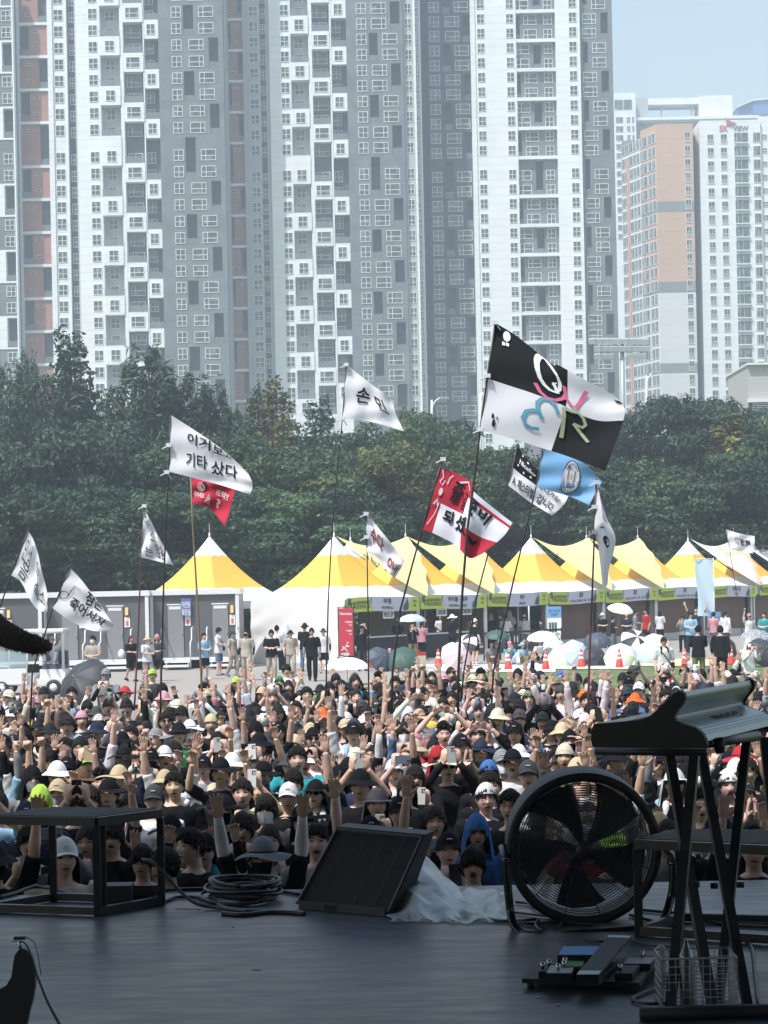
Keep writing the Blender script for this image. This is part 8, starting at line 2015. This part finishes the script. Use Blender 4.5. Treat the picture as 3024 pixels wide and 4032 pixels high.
for k in range(20):
    kk = onplane(2345, 2858, .04)+(E_-th*2)*(k/20+.01); mb.box(0, .001, 0, .001, 0, .001) if False else mb.prism([kk, kk+E_*.043, kk+E_*.043+ax_*.13+Vector((0, 0, .008)), kk+ax_*.13+Vector((0, 0, .008))], (0, 0, .012))
loc_mb(t, mb).build('keys', mat('ivory_key', (.5, .5, .48), .4), t)
t = thing('keyboard_stand', 'tall black stand with two crossed pairs of square legs under the synthesizer', 'keyboard stand', (P0.x, P0.y-.3, SZ))
def leg(a, b, w_=.043): mb = MB().bar(a, b, w_, w_*.9); loc_mb(t, mb).build('leg', M_blkm, t)
leg(W(2630, 2952, 9.50), W(2810, 3990, 8.98)); leg(W(2738, 2952, 9.45), W(2635, 4010, 8.84)); leg(W(2758, 2952, 9.95), W(2952, 4008, 9.05)); leg(W(2940, 2920, 10.1), W(2826, 3985, 9.12)); leg(W(3008, 2905, 10.3), W(3040, 3200, 10.2))
mb = MB().tube([W(2786, 2925, 9.6), W(2980, 2897, 10.2)], .026, 10).tube([W(2345, 2958, 9.6), W(2784, 2962, 9.35)], .018, 8); loc_mb(t, mb).build('cross_bar', M_blkm, t)
mb = MB().tube([W(2828, 2905, 9.62), W(2836, 2965, 9.62)], [.03, .022], 10); loc_mb(t, mb).build('knob', M_blkp, t)
for x, y, d_ in ((2740, 3482, 9.15), (2812, 3488, 9.3), (2915, 3484, 9.3)): mb = MB().tube([W(x-14, y, d_-.04), W(x+14, y, d_-.04)], .014, 10); loc_mb(t, mb).build('knob', M_blkp, t)
a = S(2520, 4020); mb = MB().tube([Vector((a.x, a.y, SZ+.03)), Vector((a.x+.9, a.y+.02, SZ+.03))], .030, 12); loc_mb(t, mb).build('foot_bar', M_blkp, t)
# ---- pedalboard
a, b, c, d_ = S(2056, 3895), S(2520, 3912), S(2600, 3800), S(2120, 3842)
t = thing('pedalboard', 'low black pedalboard crowded with effect pedals', 'pedalboard', (a.x, a.y, SZ))
mb = MB(); mb.prism([Vector((p_.x, p_.y, SZ+.028)) for p_ in (a, b, c, d_)], (0, 0, .022)); loc_mb(t, mb).build('board', M_blkp, t)
for p_ in (a, b, c, d_):
    q = p_.lerp((a+b+c+d_)/4, .12); mb = MB().tube([Vector((q.x, q.y, SZ)), Vector((q.x, q.y, SZ+.028))], .016, 8); loc_mb(t, mb).build('foot', M_blkp, t)
M_chr = mat('chrome_knob', (.5, .52, .54), .2, metal=.9)
def pedal(x0, x1, y0, y1, zb, hgt, mats, label, knobs=(), top=None, skew=0):
    """a box on the board; its top shows between those columns and rows"""
    zt = zb+hgt; q = [G(x0, y1, zt), G(x1, y1, zt), G(x1+skew, y0, zt), G(x0+skew, y0, zt)]; c_ = sum(q, Vector())/4
    t = thing('effect_pedal', label, 'effect pedal', (c_.x, c_.y, zb), 0, 'effect pedals'); mb = MB()
    mb.prism([Vector((p_.x, p_.y, zb)) for p_ in q], (0, 0, hgt-.002)); loc_mb(t, mb).build('housing', mats[0], t)
    mb = MB().prism([c_.lerp(Vector((p_.x, p_.y, c_.z)), .97)-Vector((0, 0, .002)) for p_ in q], (0, 0, .003)); loc_mb(t, mb).build('top_plate', mats[1], t)
    for x, y in knobs: k_ = G(x, y, zt); mb = MB().tube([Vector((k_.x, k_.y, zt)), Vector((k_.x, k_.y, zt+.012)), Vector((k_.x, k_.y, zt+.03))], [.008, .008, .012], 10); loc_mb(t, mb).build('foot_switch', M_chr, t)
    return t
M_pb = mat('pedal_blue', (.10, .30, .62), .4); M_pg = mat('pedal_green', (.07, .26, .08), .35); M_ps = mat('pedal_silver', (.34, .36, .38), .35, metal=.4)
zb = SZ+.051
pedal(2195, 2345, 3726, 3760, zb, .075, (M_blkp, M_pb), 'wide pedal with a flat bright blue top', skew=22)
pedal(2208, 2292, 3778, 3806, zb, .05, (M_pg, M_pg), 'small rounded bright green pedal', [(2225, 3796)], skew=12)
pedal(2120, 2190, 3800, 3826, zb, .03, (M_blkp, M_blkp), 'small black pedal at the board corner', [(2137, 3815), (2162, 3804)], skew=10)
pedal(2150, 2250, 3802, 3832, zb, .045, (M_blkp, M_ps), 'silver-topped pedal with two switches', [(2198, 3820), (2221, 3808)], skew=16)
pedal(2420, 2490, 3800, 3834, zb, .03, (M_blkp, M_blkp), 'dark pedal with one chrome switch right of the rocker pedal', [(2442, 3822)], skew=30)
pedal(2450, 2560, 3770, 3795, zb, .03, (M_blkp, M_ps), 'thin grey pedal at the far side of the board', [(2528, 3770)], skew=24)
# rocker pedal: long sloping treadle
t = thing('effect_pedal', 'long black rocker pedal with white ends lying across the board', 'effect pedal', (a.x+.5, a.y+.1, zb), 0, 'effect pedals')
q = [G(2270, 3848, zb+.04), G(2357, 3848, zb+.04), W(2486, 3695, 9.95), W(2397, 3692, 10.0)]
mb = MB(); mb.prism(q, (0, 0, .012)); loc_mb(t, mb).build('treadle', M_blkp, t)
f = lambda u, v: q[0].lerp(q[1], u).lerp(q[3].lerp(q[2], u), v)+Vector((0, 0, .0135))
mb = MB().add([f(0, 0), f(1, 0), f(1, .09), f(0, .09), f(0, .94), f(1, .94), f(1, 1), f(0, 1)], [(0, 1, 2, 3), (4, 5, 6, 7)]); loc_mb(t, mb).build('end_plates', mat('plate_white', (.6, .62, .64), .35), t)
mb = MB().prism([Vector((p_.x, p_.y, zb)) for p_ in (q[0], q[1], q[0].lerp(q[1], 1)+(q[2]-q[1])*.55, q[0]+(q[3]-q[0])*.55)], (0, 0, .035)); loc_mb(t, mb).build('housing', M_blkp, t)
# ---- spray can and wire basket
q = S(2707, 3985); o = MB().lathe((q.x, q.y, SZ), [(.001, 0), (.032, 0), (.033, .01), (.033, .24), (.030, .255), (.022, .265), (.022, .275), (.014, .28), (.014, .295), (.009, .30), (.009, .315), (.001, .316)], 20).build('spray_can', mat('can_metal', (.20, .22, .24), .3, metal=.6)); tag(o, 'tall silver spray can standing inside the wire basket', 'spray can')
q = S(2610, 3995); t = thing('wire_basket', 'white wire basket behind the stand legs', 'basket', (q.x, q.y, SZ)); M_wire = mat('white_wire', (.42, .45, .48), .35)
x0, x1, y0, y1 = 0, .33, 0, .24
for nm, mk in (('front_mesh', 0), ('side_mesh', 1), ('side_mesh', 2), ('back_mesh', 3)):
    mb = MB()
    for i in range(8):
        z = .005+.235*i/7
        if mk == 0: mb.tube([(x0, y0, z), (x1, y0, z)], .0022, 4)
        if mk == 3: mb.tube([(x0, y1, z), (x1, y1, z)], .0022, 4)
        if mk in (1, 2): xx = x0 if mk == 1 else x1; mb.tube([(xx, y0, z), (xx, y1, z)], .0022, 4)
    for i in range(12):
        if mk in (0, 3): yy = y0 if mk == 0 else y1; mb.tube([(x0+(x1-x0)*i/11, yy, 0), (x0+(x1-x0)*i/11, yy, .24)], .0018, 4)
        elif i < 8: xx = x0 if mk == 1 else x1; mb.tube([(xx, y0+(y1-y0)*i/7, 0), (xx, y0+(y1-y0)*i/7, .24)], .0018, 4)
    mb.build(nm, M_wire, t)
mb = MB().tube([(x0, y0, .243), (x1, y0, .243), (x1, y1, .243), (x0, y1, .243), (x0, y0, .243)], .0035, 6); mb.build('rim', M_wire, t)
q = S(2605, 3860); o = MB(); ell(o, (q.x, q.y, SZ+.12), (.03, .03, .05), 10); o.lathe((q.x, q.y, SZ), [(.001, 0), (.03, 0), (.03, .09), (.001, .09)], 14); tag(o.build('white_bulb', mat('dull_white', (.35, .37, .40), .4)), 'small pale bulb-shaped object beside the wire basket', 'bulb')
# ---- furry microphone windshield close to the camera
c0, c1 = W(-260, 2440, 4.2), W(205, 2530, 4.2); t = thing('microphone', 'dark furry microphone windshield reaching in at the left', 'microphone', c0)
mb = MB(); pts = [c0.lerp(c1, k/9)+Vector((0, 0, .012*math.sin(k*.6)+(.010 if k < 5 else 0))) for k in range(10)]; rr = [v*.5 for v in (.060, .068, .072, .071, .066, .058, .05, .043, .037, .014)]
mb.tube(pts, rr, 24); loc_mb(t, mb).build('windshield', mat('charcoal_fur', (.26, .22, .235), .95, bump=.8, bscale=180), t)
g = random.Random(3); mb = MB()
for k in range(2600):
    f_ = g.random()*8.8; i = int(f_); p_ = pts[i].lerp(pts[i+1], f_-i); r_ = rr[i]+(rr[i+1]-rr[i])*(f_-i); a = g.uniform(0, 6.28); n0 = Vector((g.uniform(-.3, .5), math.cos(a), math.sin(a))).normalized(); s_ = p_+Vector((0, math.cos(a), math.sin(a)))*r_*.97; e_ = s_+n0*g.uniform(.004, .010); sd = n0.orthogonal()*.0005
    mb.add([s_-sd, s_+sd, e_], [(0, 1, 2)])
loc_mb(t, mb).build('fur', mat('charcoal_fur'), t)
mb = MB().tube([c0, c0+Vector((-.35, -.1, -.05)), c0+Vector((-.75, -.2, -.35)), Vector((c0.x-.75, c0.y-.2, SZ))], [.018, .014, .012, .014], 10).lathe((c0.x-.75, c0.y-.2, SZ), [(.001, 0), (.16, 0), (.16, .015), (.02, .03), (.001, .03)], 20); loc_mb(t, mb).build('boom_stand', M_blkm, t)
# ---- guitar leaning in the lower corner
go = W(60, 3850, 8.75); t = thing('guitar', 'dark guitar body horn with its strap hooked on, in the lower corner', 'guitar', (go.x, go.y, SZ))
out = [(-420, 4200), (-380, 3990), (-250, 3900), (-120, 3935), (-20, 3905), (25, 3880), (45, 3845), (52, 3790), (58, 3760), (72, 3742), (90, 3735), (108, 3742), (125, 3775), (138, 3830), (138, 3880), (128, 3940), (115, 3985), (102, 4050), (110, 4130), (170, 4230), (150, 4330), (-100, 4400), (-350, 4340)]
pp = [W(x, y, 8.75+.12*(4000-y)/400*.4) for x, y in out]; mb = MB().prism(pp, (0.0, .045, 0)); loc_mb(t, mb).build('body', mat('dark_guitar_lacquer', (.045, .05, .06), .5), t)
q = W(80, 3712, 8.72); mb = MB().tube([q+Vector((0, 0, -.03)), q+Vector((0, 0, -.012)), q+Vector((0, 0, .004))], [.008, .006, .013], 10); loc_mb(t, mb).build('strap_button', M_chr, t)
sp_ = [W(x, y, d_) for x, y, d_ in ((44, 3708, 8.66), (80, 3706, 8.66), (105, 3722, 8.66), (125, 3770, 8.66), (150, 3850, 8.65), (190, 3950, 8.64), (250, 4060, 8.63))]
mb = MB(); mb.tube([catm(sp_, k/30) for k in range(31)], [.006+.014*(k/30) for k in range(31)], 8, flat=.25); loc_mb(t, mb).build('strap', mat('strap_web', (.05, .055, .065), .8), t)
mb = MB().tube([W(x, y, 8.7) for x, y in ((85, 3694, ), (110, 3692), (135, 3710), (150, 3760), (162, 3840))], .0022, 5); loc_mb(t, mb).build('string_end', mat('grey_string', (.12, .13, .15), .5), t)
mb = MB().cbox(W(78, 3693, 8.68), .05, .02, .014); loc_mb(t, mb).build('clip', mat('dull_plate'), t)
# ---- bits of tape and paper on the deck
for k, (x, y, w_, h_, c_, lb) in enumerate(((180, 3533, .10, .02, (.45, .47, .5), 'strip of white paper under the slatted platform'), (250, 3540, .09, .03, (.5, .52, .55), 'folded white leaflets under the slatted platform'), (740, 3580, .16, .012, (.4, .42, .45), 'streak of white tape by the platform foot'), (2120, 3930, .022, .012, (.5, .5, .5), 'tiny white scrap in front of the pedalboard'), (2198, 3960, .026, .014, (.4, .41, .42), 'second white scrap, nearer the picture bottom'), (1010, 3820, .05, .004, (.4, .4, .42), 'thin pale splinter lying on the open deck'), (918, 3654, .012, .008, (.01, .01, .012), 'dark crumb on the open deck'), (2690, 3668, .3, .02, (.35, .37, .4), 'pale tape line behind the keyboard stand'))):
    q = S(x, y); o = MB().cbox((0, 0, .002), w_, h_, .003).build('scrap', mat('scrap_%d' % k, c_, .7), None, (q.x, q.y, SZ+.001)); o.rotation_euler = (0, 0, .25*math.sin(k*2.3)); tag(o, lb, 'scrap', 'scraps on the deck')
# ---- golf cart behind the crowd
q = G(150, 2700); gd = 64.0
t = thing('golf_cart', 'white open golf cart with raised windscreen, half hidden by the crowd', 'golf cart', (W(120, 2600, gd).x, gd, 0)); cx = t.location.x
wxz = lambda x, y, dy=0: Vector((W(x, y, gd+dy).x-cx, dy, W(x, y, gd+dy).z))
M_cart = mat('cart_white', (.68, .69, .70), .35)
mb = MB(); zf = wxz(60, 2652).z
pr_ = [(-1.05, 0, .30), (1.0, 0, .30), (1.05, 0, .62), (.95, 0, .80), (.2, 0, .86), (-.3, 0, .62), (-.6, 0, .95), (-1.0, 0, .92), (-1.12, 0, .6)]
f0 = wxz(0, 2660); 
mb.box(-1.15, .15, -.3, 1.1, .32, .62).box(-1.18, -.05, -.45, -.301, .36, .86).box(.151, 1.1, -.2, 1.05, .32, .50).box(.3, 1.1, -.1, .95, .501, .80); mb.build('body', M_cart, t)
MB().box(.35, 1.05, .0, .9, .803, .93).box(.35, 1.05, .75, .95, .93, 1.35).build('seat', mat('seat_navy', (.06, .08, .13), .6), t)
mb = MB(); fr_ = [(-.95, -.4, .86), (-.78, -.15, 1.95), (-.78, 1.0, 1.95), (-.95, .9, .86)]
mb.tube([(-1.12, -.42, .86), (-1.0, -.2, 1.95)], .03, 8).tube([(-.05, -.42, .86), (-.0, -.2, 1.95)], .03, 8).tube([(1.05, -.1, .8), (1.05, -.15, 1.93), (1.0, -.18, 1.98), (-.0, -.2, 1.96)], .045, 8).tube([(1.05, .95, .8), (1.05, .95, 1.95)], .03, 8); mb.build('roof_frame', M_cart, t)
MB().box(-1.06, 1.08, -.25, 1.05, 1.985, 2.06).build('canopy', M_cart, t)
MB().add([(-1.08, -.40, .88), (-.09, -.40, .88), (-.06, -.30, 1.40), (-1.03, -.30, 1.40)], [(0, 1, 2, 3)]).build('windscreen', mat('cart_glass', (.25, .34, .36), .1, alpha=.7), t)
for xx, yy in ((-.85, -.38), (.75, -.22), (-.85, 1.05), (.75, 1.05)):
    w_ = MB().lathe((0, 0, 0), [(.12, -.06), (.22, -.08), (.24, -.04), (.24, .04), (.22, .08), (.12, .06)], 20, M=Matrix.Rotation(R(90), 3, 'X')).build('wheel', M_blkp, t, (xx, yy, .24)); MB().lathe((0, 0, 0), [(.001, -.065), (.12, -.065), (.12, .065), (.001, .065)], 16, M=Matrix.Rotation(R(90), 3, 'X')).build('rim', M_alu, w_)
person((cx+.62, gd+.45, .35), .0, .97, 'over', 'cap', 'white', 'white', False, 'short', pants='grey', legs='sit', label='driver in a white cap sitting in the golf cart, arms behind the head', group='people strolling and resting behind the crowd', fine=False).location.z = .93
# ================================================================== haze
hm = bpy.data.materials.new('haze_air'); hm.use_nodes = True; t = hm.node_tree; t.nodes.clear()
pv = t.nodes.new('ShaderNodeVolumePrincipled'); pv.inputs['Color'].default_value = (0.74, 0.88, 1.0, 1); pv.inputs['Density'].default_value = 0.001
pv.inputs['Anisotropy'].default_value = -0.1
ou = t.nodes.new('ShaderNodeOutputMaterial'); t.links.new(pv.outputs[0], ou.inputs['Volume'])
hz_ = MB().box(-420, 420, -40, 720, -1.6, 182).build('haze', hm); hz_['kind'] = 'stuff'; hz_['label'] = 'pale summer haze'
